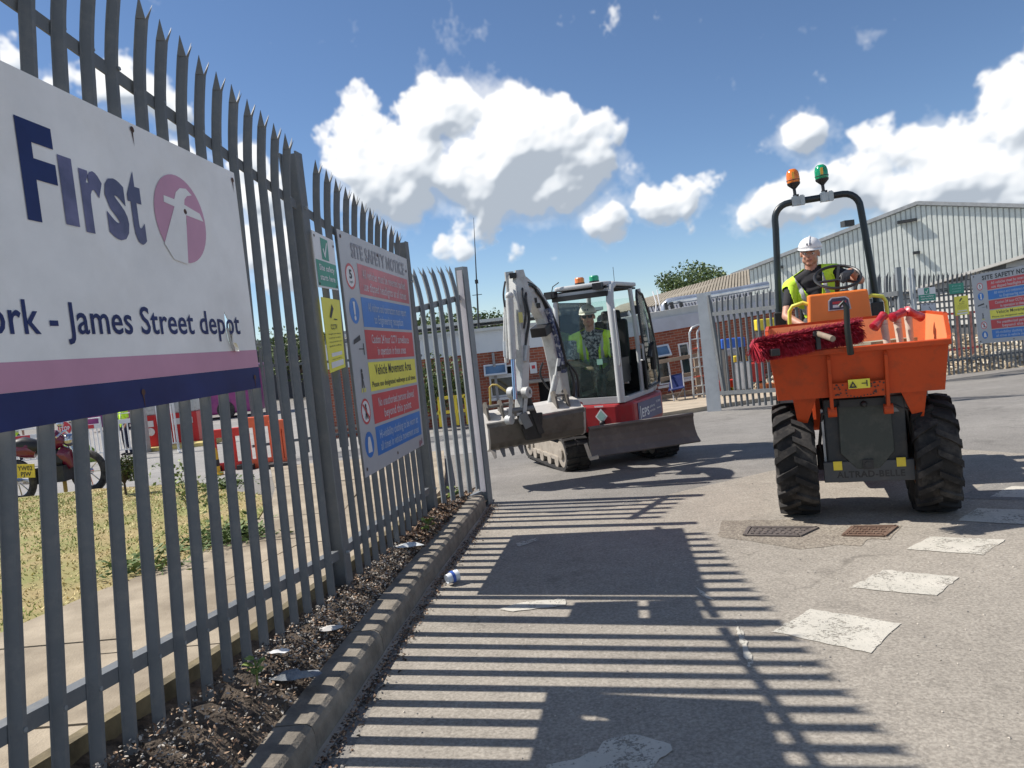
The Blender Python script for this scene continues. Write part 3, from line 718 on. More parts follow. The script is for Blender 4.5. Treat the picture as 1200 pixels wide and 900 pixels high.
# fixed narrow panel closing onto the open gate, running away from the fence
pa, pb = Vector((-.69, 6.32, 0)), Vector((-.36, 6.98, 0)); PT = (pb-pa).normalized(); PN = Vector((PT.y, -PT.x, 0))
leaf = thing('palisade_gate', 'narrow palisade gate leaf at the end of the kerb, with a pale square end stile', 'gate', pa)
for k in range(5):
    t = (k+.35)/5.0; p = pa.lerp(pb, t); b = MB()
    pale_mb(b, (p.x, p.y, .16), PT, -PN, lerp([(0, 2.05), (1, 2.10)], t)-.16+.1, lean=.06, seed=70+k); b.build('pale', GALV3, leaf, world=True)
for z0, z1 in ((1.80, 1.90), (.12, .10)):
    b = MB(); b.bar(pa-PN*.03+Vector((0, 0, z0)), pb-PN*.03+Vector((0, 0, z1)), .03, .05); b.build('rail', GALV3, leaf, world=True)
b = MB(); b.bar(pb+PT*.03+Vector((0, 0, .0)), pb+PT*.03+Vector((0, 0, 2.17)), .085, .085, up=PT); st = b.build('stile', GALV3, leaf, world=True)
b = MB(); d_ = Vector((.02, -1, 0)).normalized(); c_ = pb+PT*.03
q = c_-PT*.0465
rs = PT.cross(Vector((0, 0, 1))).normalized()
b.prism([q+rs*.031+Vector((0, 0, .12)), q-rs*.024+Vector((0, 0, .12)), q-rs*.024+Vector((0, 0, 2.14)), q+rs*.031+Vector((0, 0, 2.14))], -PT*.002)
b.build('reflective_tape', mat('white_tape', (.68, .64, .66), .5, var=.06), leaf, world=True)

# ---- generic straight fence for the far side of the gate
def far_fence(name, label, cat, a, b_, ha, hb, n, post_at=(), m=GALV, rails=(.35, -.38), lean=.06, face=-1, skip=(), zf=None, foot=.08, bend=.3, rside=-1, rh=.05):
    a, b_ = Vector(a), Vector(b_); T = Vector((b_.x-a.x, b_.y-a.y, 0)).normalized(); Nn = Vector((T.y, -T.x, 0))
    if Nn.y > 0: Nn = -Nn
    o = thing(name, label, cat, (a.x, a.y, zg(a.y)))
    for k in range(n):
        if k in skip: continue
        t = (k+.5)/n; p = a.lerp(b_, t); h = ha+(hb-ha)*t; z = p.z+foot; bb = MB()
        pale_mb(bb, (p.x, p.y, z), T, Nn, h-foot, lean=lean, seed=k+500, bend=bend); bb.build('pale', m, o, world=True)
    for r_ in rails:
        bb = MB(); za = a.z+(r_ if r_ > 0 else ha+r_); zb = b_.z+(r_ if r_ > 0 else hb+r_)
        bb.bar(Vector((a.x, a.y, za))+Nn*(.03*rside), Vector((b_.x, b_.y, zb))+Nn*(.03*rside), .045, rh); bb.build('rail', m, o, world=True)
    for t, w, h in post_at:
        p = a.lerp(b_, t); bb = MB(); bb.bar((p.x, p.y, p.z-.2), (p.x, p.y, p.z+h), w, w, up=T); bb.build('post', GALV2, o, world=True)
    return o, T, Nn
# open far gate leaf: from its pale stile towards us, to the right
ga, gb_ = Vector((4.02, 15.5, -.40)), Vector((6.20, 12.1, -.225))
gate, GT, GN = far_fence('palisade_gate', 'wide palisade gate leaf standing open behind the orange dumper, with a thick pale stile', 'gate', ga+Vector((.12, -.19, 0)), gb_, 2.30, 2.13, 27, rails=(.36, -.36), lean=-.04, rside=1, rh=.075)
b = MB(); b.bar((ga.x, ga.y, -.42), (ga.x, ga.y, 1.985), .13, .27, up=(1, -.35, 0)); b.build('stile', wear('pale_stile_paint', (.62, .64, .64), (.35, .37, .38), .5, sc=5, amt=.4), gate, world=True)
b = MB(); b.bar((gb_.x, gb_.y, -.25), (gb_.x, gb_.y, 1.95), .07, .07); b.build('end_stile', GALV3, gate, world=True)
b = MB(); e_ = ga.lerp(gb_, .05); b.bar((e_.x+.05, e_.y-.1, -.1), (e_.x-.04, e_.y+.1, 1.92), .07, .07); b.build('diagonal_brace', GALV, gate, world=True)
b = MB(); mm = ga.lerp(gb_, .95); b.box((mm.x, mm.y, .90), (.24, .10, .10)); b.build('latch_box', GALV2, gate, world=True)
# slip post just beyond it
fa, fb = Vector((8.35, 17.25, -.50)), Vector((13.6, 19.2, -.61))
rf, RT, RN = far_fence('palisade_fence', 'palisade fence in front of the grey warehouse, carrying the far safety notice', 'fence', fa, fb, 2.52, 2.42, 38, post_at=((.19, .07, 2.62),), rails=(.42, -.42), lean=.04)
b = MB(); p_ = fa.lerp(fb, .165)-Vector((0, .12, 0)); b.bar((p_.x, p_.y, -.6), (p_.x-.02, p_.y, 2.12), .05, .05); b.build('slide_post', wear('bright_galv', (.5, .53, .55), (.35, .36, .37), .4, metal=.4), rf, world=True)

# ================================================================== SIGNS
def fpt(y, z, off=.041):          # a board stands a little proud of the pales
    y, z = .9766*y, 1.48+.9766*(z-1.48)
    return Vector((xf(y), y, z))+FN*off
NAVY = mat('navy_print', (.009, .020, .105), .42, var=.12, sc=3, col2=(.014, .03, .14), spec=.3); PINK = mat('faded_pink_print', (.55, .27, .38), .4, var=.07, sc=3)
BOARD = wear('white_board', (.84, .82, .80), (.66, .60, .52), .38, sc=2.2, amt=.25, bump=.05)
FADE = mat('faded_navy_print', (.085, .09, .19), .35, var=.25, sc=6, col2=(.16, .15, .28))
SH, SW = 1.0, 2.42
def zbot(y): return lerp([(2.12, 1.372), (3.60, 1.378)], y)
def ztop(y): return lerp([(2.308, 2.447), (3.602, 2.372)], y)
y0s, y1s = 1.18, 3.602
s1 = Sign('depot_sign', 'big white company name board with a pink and navy stripe, nearest on the fence', 'sign', fpt(y0s, zbot(y0s)), fpt(y1s, zbot(y1s)), fpt(y1s, ztop(y1s)), fpt(y0s, ztop(y0s)), SW, 1.0)
def SU(y): return y-y0s
def SV(y, z): return (z-zbot(y))/(ztop(y)-zbot(y))
hole = [(SU(3.362), .352), (SU(3.374), .335), (SU(3.398), .30), (SU(3.412), .25), (SU(3.406), .215), (SU(3.420), .195), (SU(3.422), .178), (SU(3.392), .180), (SU(3.368), .225), (SU(3.358), .28)]
# rounded board outline is near enough square; hole torn through beside the last word
s1.panel(BOARD, hole=hole, part='board')
s1.rect('navy_stripe', NAVY, 0, 0, SW, .098, 1)
for (u0, u1) in ((0, SW),): s1.rect('pink_stripe', PINK, u0, .0985, u1, .178, 1)
fz = lambda y, z: (SU(y), SV(y, z))
# heading word: capital built wide and dark, the rest faded
fu, fv = fz(2.332, 2.0); fh = .268
s1.text('heading_letter', NAVY, 'F', SU(2.332), fv, SU(2.474), fh, .035, 2)
s1.text('heading_letters', FADE, 'i', SU(2.510), fv, SU(2.552), fh*.0+.0, .0, 2) if False else None
def bar_(part, m, ya, yb, va, vb, layer=2): s1.poly(part, m, [(SU(ya), va), (SU(yb), va), (SU(yb), vb), (SU(ya), vb)], layer)
bar_('heading_letter ', FADE, 2.487, 2.547, fv-.003, fv+.205)
s1.text('heading_letter  ', FADE, 'r', SU(2.575), fv, SU(2.680), fh, .035, 2)
s1.text('heading_letter   ', FADE, 's', SU(2.688), fv, SU(2.798), fh, .035, 2)
s1.text('heading_letter    ', FADE, 't', SU(2.808), fv, SU(2.888), fh, .035, 2)
# round emblem with a reversed-out f
cu, cv = fz(3.128, 2.095); er = .170
s1.disc('emblem', PINK, cu, cv, er, 2, n=40)
fs_ = [(-.045, -.26), (.005, -.26), (.012, .02), (.04, .02), (.135, -.005), (.12, .045), (.05, .065), (.035, .11), (.10, .105), (.075, .16), (-.0, .165), (-.05, .12), (-.065, .075), (-.105, .085), (-.12, .045), (-.06, .03)]
fem = [(a*er, b_*er) for a, b_ in [(-.80, -.66), (-.23, .25), (-.62, .28), (-.60, .43), (-.20, .42), (-.10, .60), (.08, .73), (.33, .77), (.55, .66), (.34, .60), (.22, .50), (.18, .37), (.80, .27), (.92, .10), (.2, .13), (.03, -1.03), (-.5, -.98)]]
s1.poly('emblem_letter', BOARD, [(cu+a, cv+b_) for a, b_ in fem], 3)
v_ = SV(2.9, 1.638)
s1.text('place_name', NAVY, 'York - James Street depot', SU(2.043), v_, SU(3.475), .094, .012, 2)
# fixing bolts with rust
RUSTB = mat('rusty_bolt', (.10, .05, .035), .8, var=.4)
for y_, z_ in ((2.886, 2.39), (3.574, 2.335), (2.75, 1.43), (3.55, 1.43), (2.03, 2.42), (3.16, 2.13)):
    u, v = fz(y_, z_); s1.disc('bolt_heads', RUSTB, u, v, .011, 3, n=10); s1.poly('bolt_heads', mat('rust_run', (.42, .30, .21), .8), [(u-.004, v-.01), (u+.004, v-.01), (u+.002, v-.06)], 2)
s1.done()
# torn lip of the hole
b = MB(); hp = [s1.P(u, v, 1) for u, v in hole]
for i in range(4, 9): b.add([hp[i], hp[i+1], hp[i+1]+FN*.015+Vector((0, -.006, -.004)), hp[i]+FN*.015+Vector((0, -.006, -.004))], [(0, 1, 2, 3)])
b.build('torn_edge', mat('bare_aluminium', (.62, .62, .6), .4, metal=.5), s1.o, world=True)

def notice(name, label, bl, br_, tr, tl, W, H, faded=False, group=None):
    s = Sign(name, label, 'sign', bl, br_, tr, tl, W, H, group=group)
    GREYB = mat('grey_board', (.42, .43, .46), .35, var=.06, sc=2)
    s.panel(GREYB, part='board')
    FR = mat('faded_red_print', (.50, .10, .13), .35, var=.25, sc=3) if faded else RSIGN
    PALE = mat('pale_lettering', (.62, .56, .58), .5); PALEB = mat('pale_blue_lettering', (.42, .52, .68), .5)
    TIT = mat('faded_title', (.22, .22, .26), .4, var=.15) if faded else KSIGN
    s.text('title', TIT, 'SITE SAFETY NOTICE', .14*W, .905*H, .93*W, .060*H, .03, 2)
    rows = [(.755, .885, FR, PALE, ['All vehicles must be reversed parked', 'use dipped headlights at all times']),
            (.615, .742, BSIGN, PALEB, ['All visitors and contractors must report', 'to Engineering reception']),
            (.475, .602, RSIGN, PALE, ['Caution 24 hour CCTV surveillance', 'in operation in these areas']),
            (.337, .462, YELSIGN, KSIGN, ['Vehicle Movement Area', 'Please use designated walkways at all times']),
            (.197, .324, RSIGN, PALE, ['No unauthorised persons allowed', 'beyond this point']),
            (.060, .184, BSIGN, PALEB, ['Hi-visibility clothing to be worn at', 'all times in vehicle movement areas'])]
    for k, (v0, v1, m, tm, tx) in enumerate(rows):
        nm = ('red_panel', 'blue_panel', 'red_panel', 'yellow_panel', 'red_panel', 'blue_panel')[k]
        s.rect(nm+('' if k == 0 else ' '*k), m, .20*W, v0*H, .97*W, v1*H, 1)
        h = (v1-v0)*H
        caps = (.30*h, .30*h) if k != 3 else (.36*h, .19*h)
        w1, w2 = (.66, .66) if k in (0, 5) else (.60, .46)
        if k == 3: w1, w2 = .60, .72
        c = .585*W
        s.text('lettering', tm, tx[0], c-w1*W/2, v0*H+.58*h-.02*h, c+w1*W/2, caps[0], .012, 2) if False else None
        key = 'lettering_'+('black' if tm is KSIGN else ('blue' if tm is PALEB else 'pale'))
        s.text(key, tm, tx[0], c-w1*W/2, v0*H+.55*h, c+w1*W/2, caps[0], .014, 2)
        s.text(key, tm, tx[1], c-w2*W/2, v0*H+.14*h, c+w2*W/2, caps[1], .014, 2)
        vc = (v0+v1)/2*H; u = .10*W; r_ = .052*H if W > .8 else .05*H; r_ = min(.054*H, .078*W)
        if k == 0:
            s.disc('symbols_red', RSIGN, u, vc, r_, 1, r2=r_*.8); s.disc('symbols_white', WSIGN, u, vc, r_*.8, 1)
            s.text('symbols_black', KSIGN, '5', u-r_*.25, vc-r_*.15, u+r_*.25, r_*.65, .03, 3); s.text('symbols_black', KSIGN, 'mph', u-r_*.35, vc-r_*.5, u+r_*.35, r_*.2, .0, 3)
        elif k == 1:
            s.disc('symbols_blue', BSIGN, u, vc, r_, 1); s.poly('symbols_white', WSIGN, [(u-.012*W, vc+.7*r_), (u+.012*W, vc+.7*r_), (u+.008*W, vc-.3*r_), (u-.008*W, vc-.3*r_)], 2); s.disc('symbols_white', WSIGN, u, vc-.55*r_, .012*W, 2)
        elif k == 2:
            s.poly('symbols_black', KSIGN, [(u-.06*W, vc+.0*r_), (u-.05*W, vc+.35*r_), (u+.03*W, vc+.75*r_), (u+.035*W, vc+.35*r_)], 2)
            s.poly('symbols_black', KSIGN, [(u+.0*W, vc-.3*r_), (u+.07*W, vc-.3*r_), (u+.07*W, vc-.38*r_), (u+.0*W, vc-.38*r_)], 2); s.poly('symbols_black', KSIGN, [(u+.06*W, vc+.1*r_), (u+.07*W, vc+.1*r_), (u+.07*W, vc-.8*r_), (u+.06*W, vc-.8*r_)], 2)
        elif k in (3, 4):
            if k == 4: s.disc('symbols_red', RSIGN, u, vc, r_, 1, r2=r_*.82); s.disc('symbols_white', WSIGN, u, vc, r_*.82, 1)
            q_ = .8 if k == 4 else 1.0
            s.disc('symbols_black', KSIGN, u, vc+.55*r_*q_, .16*r_, 3, n=10)
            s.poly('symbols_black', KSIGN, [(u-.16*r_, vc+.38*r_*q_), (u+.16*r_, vc+.38*r_*q_), (u+.22*r_, vc-.05*r_), (u+.1*r_, vc-.1*r_), (u+.28*r_, vc-.75*r_*q_), (u+.14*r_, vc-.75*r_*q_), (u, vc-.25*r_), (u-.16*r_, vc-.75*r_*q_), (u-.3*r_, vc-.75*r_*q_), (u-.12*r_, vc-.05*r_)], 3)
            if k == 4: s.poly('symbols_red', RSIGN, [(u-.62*r_, vc+.5*r_), (u-.5*r_, vc+.62*r_), (u+.62*r_, vc-.5*r_), (u+.5*r_, vc-.62*r_)], 4)
            else:
                for dx in (-.35, .05, .4): s.poly('walkway_marks', YELSIGN, [(u+(dx-.1)*r_, vc-1.1*r_), (u+(dx+.08)*r_, vc-1.1*r_), (u+(dx+.16)*r_, vc-.78*r_), (u+(dx)*r_, vc-.78*r_)], 2)
        else:
            s.disc('symbols_blue', BSIGN, u, vc, r_, 1)
            s.poly('symbols_white', WSIGN, [(u-.45*r_, vc-.6*r_), (u+.45*r_, vc-.6*r_), (u+.4*r_, vc+.1*r_), (u+.2*r_, vc+.6*r_), (u-.2*r_, vc+.6*r_), (u-.4*r_, vc+.1*r_)], 2)
    s.text('maker_mark', mat('maker_print', (.35, .12, .16), .5), 'jpl', .90*W, .012*H, .965*W, .028*H, .01, 2)
    for u, v in ((.03, .975), (.5, .955), (.965, .93), (.03, .03), (.5, .03)): s.disc('bolt_heads', RUSTB, u*W, v*H, .012, 2, n=10)
    for k_ in list(s.parts):
        if k_ != k_.strip():
            b_, m_ = s.parts.pop(k_); nm = k_.strip(); s.parts[k_] = (b_, m_)
    for k_, (b_, m_) in s.parts.items():
        if b_.f:
            nm = k_.strip()
            if nm.startswith(('symbols', 'lettering')): nm = nm.split('_')[0]
            q = b_.build(nm, m_, s.o, world=True)
            if nm in SMALL_PRINT: tag(q, kind='stuff')
    return s
notice('safety_notice', 'sun faded grey safety board with red, blue and yellow bands, on the near fence', fpt(4.772, .715), fpt(6.09, .72), fpt(6.19, 2.20), fpt(4.78, 2.265), 1.36, 1.52, faded=True)
# green tile
s = Sign('safety_tile', 'small white and green tick notice right of the post on the near fence', 'sign', fpt(4.406, 1.888), fpt(4.691, 1.882), fpt(4.708, 2.182), fpt(4.402, 2.21), .30, .31)
s.panel(WSIGN, part='board'); s.rect('green_panel', GSIGN, 0.004, .01, .296, .155, 1); s.rect('tick_box', GSIGN, .10, .165, .20, .29, 1)
s.poly('tick', WSIGN, [(.118, .225), (.13, .235), (.142, .205), (.178, .275), (.188, .268), (.146, .18), (.138, .18)], 2)
s.text('lettering', WSIGN, 'Site safety', .04, .10, .26, .033, .02, 2); s.text('lettering', WSIGN, 'starts here', .04, .045, .26, .033, .02, 2)
for u, v in ((.02, .285), (.28, .27), (.02, .02), (.28, .02)): s.disc('bolt_heads', RUSTB, u, v, .008, 2, n=8)
s.done()
def cctv(name, label, c4, W, H, curl=0):
    s = Sign(name, label, 'sign', *c4, W, H); s.panel(YELSIGN, part='board')
    s.poly('camera_symbol', KSIGN, [(.32*W, .74*H), (.40*W, .72*H), (.58*W, .86*H), (.5*W, .92*H)], 2); s.poly('camera_symbol', KSIGN, [(.55*W, .72*H), (.74*W, .715*H), (.74*W, .70*H), (.55*W, .70*H)], 2)
    s.text('heading', KSIGN, 'CCTV', .33*W, .57*H, .70*W, .07*H, .01, 2)
    for k in range(4): s.text('lettering', KSIGN, ('images are being', 'monitored and recorded for', 'crime prevention and', 'public safety')[k], .14*W, (.50-k*.055)*H, .86*W, .022*H, 0, 2)
    s.rect('white_strip', WSIGN, .2*W, .20*H, .85*W, .25*H, 1); s.rect('white_strip', WSIGN, .12*W, .05*H, .9*W, .13*H, 1)
    s.text('lettering', KSIGN, 'scheme controlled by', .2*W, .155*H, .8*W, .02*H, 0, 2)
    return s.done()
cctv('camera_warning_sign', 'small yellow CCTV notice under the green tile on the near fence', (fpt(4.425, 1.395), fpt(4.66, 1.417), fpt(4.69, 1.822), fpt(4.425, 1.832)), .27, .42)
# boards on the far fence
RB = Matrix.Rotation(0, 3, 'Z')
def rpt(px, py, off=.07):
    d = ray(px, py); a_ = Vector((fa.x, fa.y, 1))+RN*off; t = (a_-EYE).dot(RN)/d.dot(RN); return EYE+d*t
nb = notice('safety_notice', 'bright grey safety board with red, blue and yellow bands, on the far fence', rpt(1147, 403), rpt(1228, 396), rpt(1220, 307), rpt(1138, 323), 1.5, 1.15)
s = Sign('safety_tile', 'small white and green tick notice on the far fence', 'sign', rpt(1077, 354), rpt(1097, 352), rpt(1096, 336), rpt(1075, 338), .40, .31)
s.panel(WSIGN, part='board'); s.rect('green_panel', GSIGN, 0.004, .01, .396, .155, 1); s.rect('tick_box', GSIGN, .14, .165, .26, .30, 1)
s.poly('tick', WSIGN, [(.168, .225), (.18, .235), (.192, .205), (.228, .275), (.238, .268), (.196, .18), (.188, .18)], 2)
s.text('lettering', WSIGN, 'Site safety', .05, .10, .35, .033, .02, 2); s.text('lettering', WSIGN, 'starts here', .05, .045, .35, .033, .02, 2); s.done()
s = Sign('diagram_notice', 'grey notice with a triangular line diagram, low on the far fence', 'sign', rpt(1081, 376), rpt(1098, 374), rpt(1096, 355), rpt(1079, 356), .34, .40)
s.panel(mat('lilac_grey_board', (.46, .48, .54), .5, var=.05), part='board')
for a_, b_ in (((.06, .10), (.30, .11)), ((.30, .11), (.18, .32)), ((.06, .10), (.20, .19)), ((.05, .37), (.11, .37)), ((.15, .375), (.2, .375)), ((.24, .38), (.29, .38))):
    d_ = Vector((b_[1]-a_[1], a_[0]-b_[0])).normalized()*.007; s.poly('diagram', KSIGN, [(a_[0]+d_.x, a_[1]+d_.y), (b_[0]+d_.x, b_[1]+d_.y), (b_[0]-d_.x, b_[1]-d_.y), (a_[0]-d_.x, a_[1]-d_.y)], 2)
s.done()
s = Sign('green_notice', 'wide green notice above the yellow CCTV sign on the far fence', 'sign', rpt(1113, 345), rpt(1130, 343), rpt(1129, 331), rpt(1112, 333), .40, .27)
s.panel(GSIGN, part='board')
for k in range(3): s.text('lettering', mat('pale_green_lettering', (.3, .55, .48), .5), ('Fire', 'assembly', 'point')[k], .08, .19-.07*k, .32, .03, .01, 2)
s.done()
cctv('camera_warning_sign', 'yellow CCTV notice on the far fence beside the far safety board', (rpt(1120, 370), rpt(1136, 368), rpt(1134, 346), rpt(1118, 348)), .36, .46)
s = Sign('blank_plate', 'plain grey plate low on the far fence beside the dumper tub', 'sign', rpt(1100, 392), rpt(1109, 391), rpt(1107, 374), rpt(1098, 375), .2, .35)
s.panel(mat('blank_grey', (.42, .44, .5), .5, var=.05), part='board'); s.done()
# ================================================================== PEOPLE
def capsule(b, p, q, r1, r2, n=12):
    p, q = Vector(p), Vector(q); d = q-p; L = d.length
    if L < 1e-5: b.sphere(p, r1, 6); return
    prof = [(r1*math.sin(t), -r1*math.cos(t)) for t in [math.pi/2*i/4 for i in range(5)]]+[(r2*math.cos(t), L+r2*math.sin(t)) for t in [math.pi/2*i/4 for i in range(5)]]
    b.lathe(prof, p, d, n)
def seg_dist(c, p, q, r1, r2):
    d = q-p; L2 = d.length_squared; t = 0 if L2 < 1e-9 else max(0, min(1, (c-p).dot(d)/L2))
    return (c-(p+d*t)).length-(r1+(r2-r1)*t)
def hand_caps(w, d, n, side, curl=.9, tagn='skin'):
    """palm and five bent fingers; w wrist, d pointing direction, n out of the back of the hand, side = thumb side"""
    w, d, n = Vector(w), Vector(d).normalized(), Vector(n).normalized(); s = Vector(side).normalized(); out = []
    for k, (off, L) in enumerate(((.030, .034), (.010, .038), (-.010, .035), (-.028, .028))):
        kn = w+d*.085+s*off; out.append((w+s*off*.6+d*.01, kn, .017, .0125, tagn))
        p = kn; dd = d.copy()
        for j in range(3):
            a = curl*(.55 if j == 0 else .8); dd = (dd*math.cos(a)-n*math.sin(a)).normalized(); nn = (n*math.cos(a)+d*math.sin(a)); q = p+dd*L*(1, .75, .6)[j]
            out.append((p, q, .0098-.0008*j, .009-.0008*j, tagn)); p = q
            d_, n = dd, n
    b0 = w+d*.025+s*.028; b1 = b0+(d*.5+s*.7-n*.2).normalized()*.040; b2 = b1+(d*.8-n*.5).normalized()*.032
    out += [(b0, b1, .014, .011, tagn), (b1, b2, .011, .009, tagn)]
    return out
def person(label, loc, rz, J, mats, voxel=.008, scale=1.0, vest=True, face=(0, 0, 0), group=None, helmet=True, glasses=False, hands=None, strip_waist=True, sleeves=.62, vest_open=.045, hair=None):
    root = thing('person', label, 'person', loc, rz, group); S = scale
    V = lambda k: Vector(J[k])
    caps = []
    hp, ch, nk, hd = V('pelvis'), V('chest'), V('neck'), V('head')
    right = (V('sr')-V('sl')).normalized()
    caps += [(hp-right*.07*S, hp+right*.07*S, .125*S, .125*S, 'trousers'), (hp+Vector((0, 0, .03)), ch-Vector((0, 0, .06))*S, .135*S, .135*S, 'shirt'),
             (ch-right*.085*S, ch+right*.085*S, .118*S, .118*S, 'shirt'), (ch+Vector((0, 0, .10))*S-right*.07*S, ch+Vector((0, 0, .10))*S+right*.07*S, .105*S, .105*S, 'shirt'),
             (nk-Vector((0, 0, .03)), V('sl')-right*.0, .055*S, .066*S, 'shirt'), (nk-Vector((0, 0, .03)), V('sr'), .055*S, .066*S, 'shirt'),
             (nk-Vector((0, 0, .02)), hd-Vector((0, -.02, .05)), .058*S, .054*S, 'skin')]
    for s_ in 'lr':
        sh, el, wr = V('s'+s_), V('e'+s_), V('w'+s_); mid = sh.lerp(el, sleeves)
        caps += [(sh, mid, .062*S, .053*S, 'sleeve'), (mid, el, .046*S, .041*S, 'skin'), (el, wr, .041*S, .028*S, 'skin')]
        k_, f_ = V('k'+s_), V('f'+s_); hpj = hp+right*(.09*S if s_ == 'r' else -.09*S)
        caps += [(hpj, k_, .088*S, .062*S, 'trousers'), (k_, f_, .058*S, .042*S, 'trousers'), (f_-Vector((0, 0, .03)), f_+Vector((0, -.16, -.04)), .045*S, .038*S, 'boot')]
        hk = (hands or {}).get(s_, {})
        d = hk.get('d', (wr-el).normalized()); n = hk.get('n', Vector((0, 0, 1))); sd = hk.get('side', Vector((1 if s_ == 'l' else -1, 0, 0)))
        caps += hand_caps(wr, d, n, sd, hk.get('curl', .55), hk.get('tag', 'skin'))
    E_ = __import__('mathutils').Euler((R(face[0]), R(face[1]), R(face[2]))).to_matrix()
    hs = S
    F = lambda x, y, z: hd+E_ @ Vector((x, y, z))*hs
    b = MB()
    for c in caps: capsule(b, c[0], c[1], c[2], c[3])
    def ell(c, r_):
        n0 = len(b.v); b.sphere((0, 0, 0), 1, 9)
        for i in range(n0, len(b.v)): v = b.v[i]; b.v[i] = F(c[0]+v.x*r_[0], c[1]+v.y*r_[1], c[2]+v.z*r_[2])
    ell((0, .012, .03), (.076, .094, .09)); ell((0, -.022, -.03), (.063, .072, .083)); ell((0, -.055, -.092), (.03, .03, .024))
    for s_ in (-1, 1):
        ell((.043*s_, -.005, -.065), (.026, .045, .032)); ell((.034*s_, -.064, -.032), (.024, .022, .024)); ell((.079*s_, .012, -.012), (.010, .020, .031))
    hc = [(F(0, -.090, .004), F(0, -.108, -.028), .008*hs, .0125*hs, 'skin'), (F(-.036, -.083, .020), F(.036, -.083, .020), .0115*hs, .0115*hs, 'skin'), (F(-.018, -.088, -.058), F(.018, -.088, -.058), .0075*hs, .0075*hs, 'lip')]
    for c in hc: capsule(b, c[0], c[1], c[2], c[3], 8)
    me = b.mesh('body', mats['skin']); tmp = link('tmp', me)
    m = tmp.modifiers.new('r', 'REMESH'); m.mode = 'VOXEL'; m.voxel_size = voxel; m.use_smooth_shade = True
    m2 = tmp.modifiers.new('s', 'SMOOTH'); m2.factor = .5; m2.iterations = 2
    dg = bpy.context.evaluated_depsgraph_get(); bme = bpy.data.meshes.new_from_object(tmp.evaluated_get(dg)); bpy.data.objects.remove(tmp)
    order = ['skin', 'shirt', 'sleeve', 'trousers', 'boot', 'glove', 'lip']
    mm = {'sleeve': 'shirt'}; bme.materials.clear()
    for o_ in order: bme.materials.append(mats.get(mm.get(o_, o_), mats['skin']))
    allc = [(Vector(c[0]), Vector(c[1]), c[2], c[3], c[4]) for c in caps+hc]
    idx = []; tags = []
    for p in bme.polygons:
        c = p.center
        if (c-hd).length < .16*S and c.z > nk.z+.03:
            best = 'lip' if seg_dist(c, *allc[-1][:4]) < .001 else 'skin'
        else:
            best, bd = 'skin', 9
            for q in allc[:-3]:
                d = seg_dist(c, *q[:4])
                if q[4] == 'shirt': d -= .004
                if d < bd: bd, best = d, q[4]
        idx.append(order.index(best)); tags.append(best)
    bme.polygons.foreach_set('material_index', idx); body = link('body', bme, root)
    bme.shade_smooth()
    def shell(name, cond, off, m_, thick=.004):
        bm = bmesh.new(); bm.from_mesh(bme); bm.faces.ensure_lookup_table(); bm.normal_update()
        for v in bm.verts: v.co += v.normal*off
        kill = [f for f in bm.faces if not cond(f.calc_center_median(), tags[f.index])]
        bmesh.ops.delete(bm, geom=kill, context='FACES')
        if not bm.faces: bm.free(); return
        for f in bm.faces: f.material_index = 0
        for _ in range(2): bmesh.ops.smooth_vert(bm, verts=bm.verts, factor=.5, use_axis_x=True, use_axis_y=True, use_axis_z=True)
        q = bpy.data.meshes.new(name); bm.to_mesh(q); bm.free(); q.materials.clear(); q.materials.append(m_); q.shade_smooth()
        o = link(name, q, root); md = o.modifiers.new('t', 'SOLIDIFY'); md.thickness = thick; md.offset = 1; return o
    if vest:
        up_ = (nk-hp).normalized(); fr = right.cross(up_)              # chest front is -y
        def lc(c): r_ = c-hp; return r_.dot(right), r_.dot(fr), r_.dot(up_)
        H_ = (nk-hp).length
        def onv(c, t):
            x, y, z = lc(c)
            if t not in ('shirt', 'sleeve') or z < .02: return False
            if t == 'sleeve' and abs(x) > (V('sr')-V('sl')).length/2+.005: return False
            front = (c-(hp+up_*z)).y < .0
            vw = vest_open+max(0, (z-H_*.55))*.35
            return not (front and abs(x) < vw)
        shell('hi_vis_vest', onv, .012, mats['vest'])
        def strip(c, t):
            if not onv(c, t): return False
            x, y, z = lc(c)
            return (abs(z-H_*.30) < .028 and strip_waist) or (.085*S < abs(x) < .125*S and z > H_*.30)
        shell('reflective_strip', strip, .0175, REFL, .002)
    eye = mat('eye_white', (.65, .62, .6), .2); iris = mat('dark_iris', (.04, .03, .025), .2)
    if not glasses:
        for s_ in (-1, 1):
            e_ = MB(); e_.sphere(F(.030*s_, -.0785, .001), .0135*hs, 6); eo = e_.build('eye', eye, root, smooth=True)
            e_ = MB(); e_.sphere(F(.030*s_, -.0885, .0), .0065*hs, 5); e_.build('pupil', iris, eo, smooth=True)
            e_ = MB(); capsule(e_, F(.016*s_, -.096, .018), F(.045*s_, -.088, .020), .004, .003, 6); e_.build('eyebrow', mat('brown_hair', (.09, .05, .03), .8), root)
    else:
        e_ = MB()
        for s_ in (-1, 1): e_.prism([F(.006*s_, -.102, .016), F(.060*s_, -.092, .018), F(.056*s_, -.092, -.014), (F(.014*s_, -.104, -.018))], (E_ @ Vector((0, .006, 0))))
        e_.bar(F(-.01, -.102, .012), F(.01, -.102, .012), .006, .006); e_.bar(F(.060, -.09, .012), F(.080, .0, .006), .004, .006); e_.bar(F(-.060, -.09, .012), F(-.080, .0, .006), .004, .006)
        e_.build('sunglasses', BLACK, root)
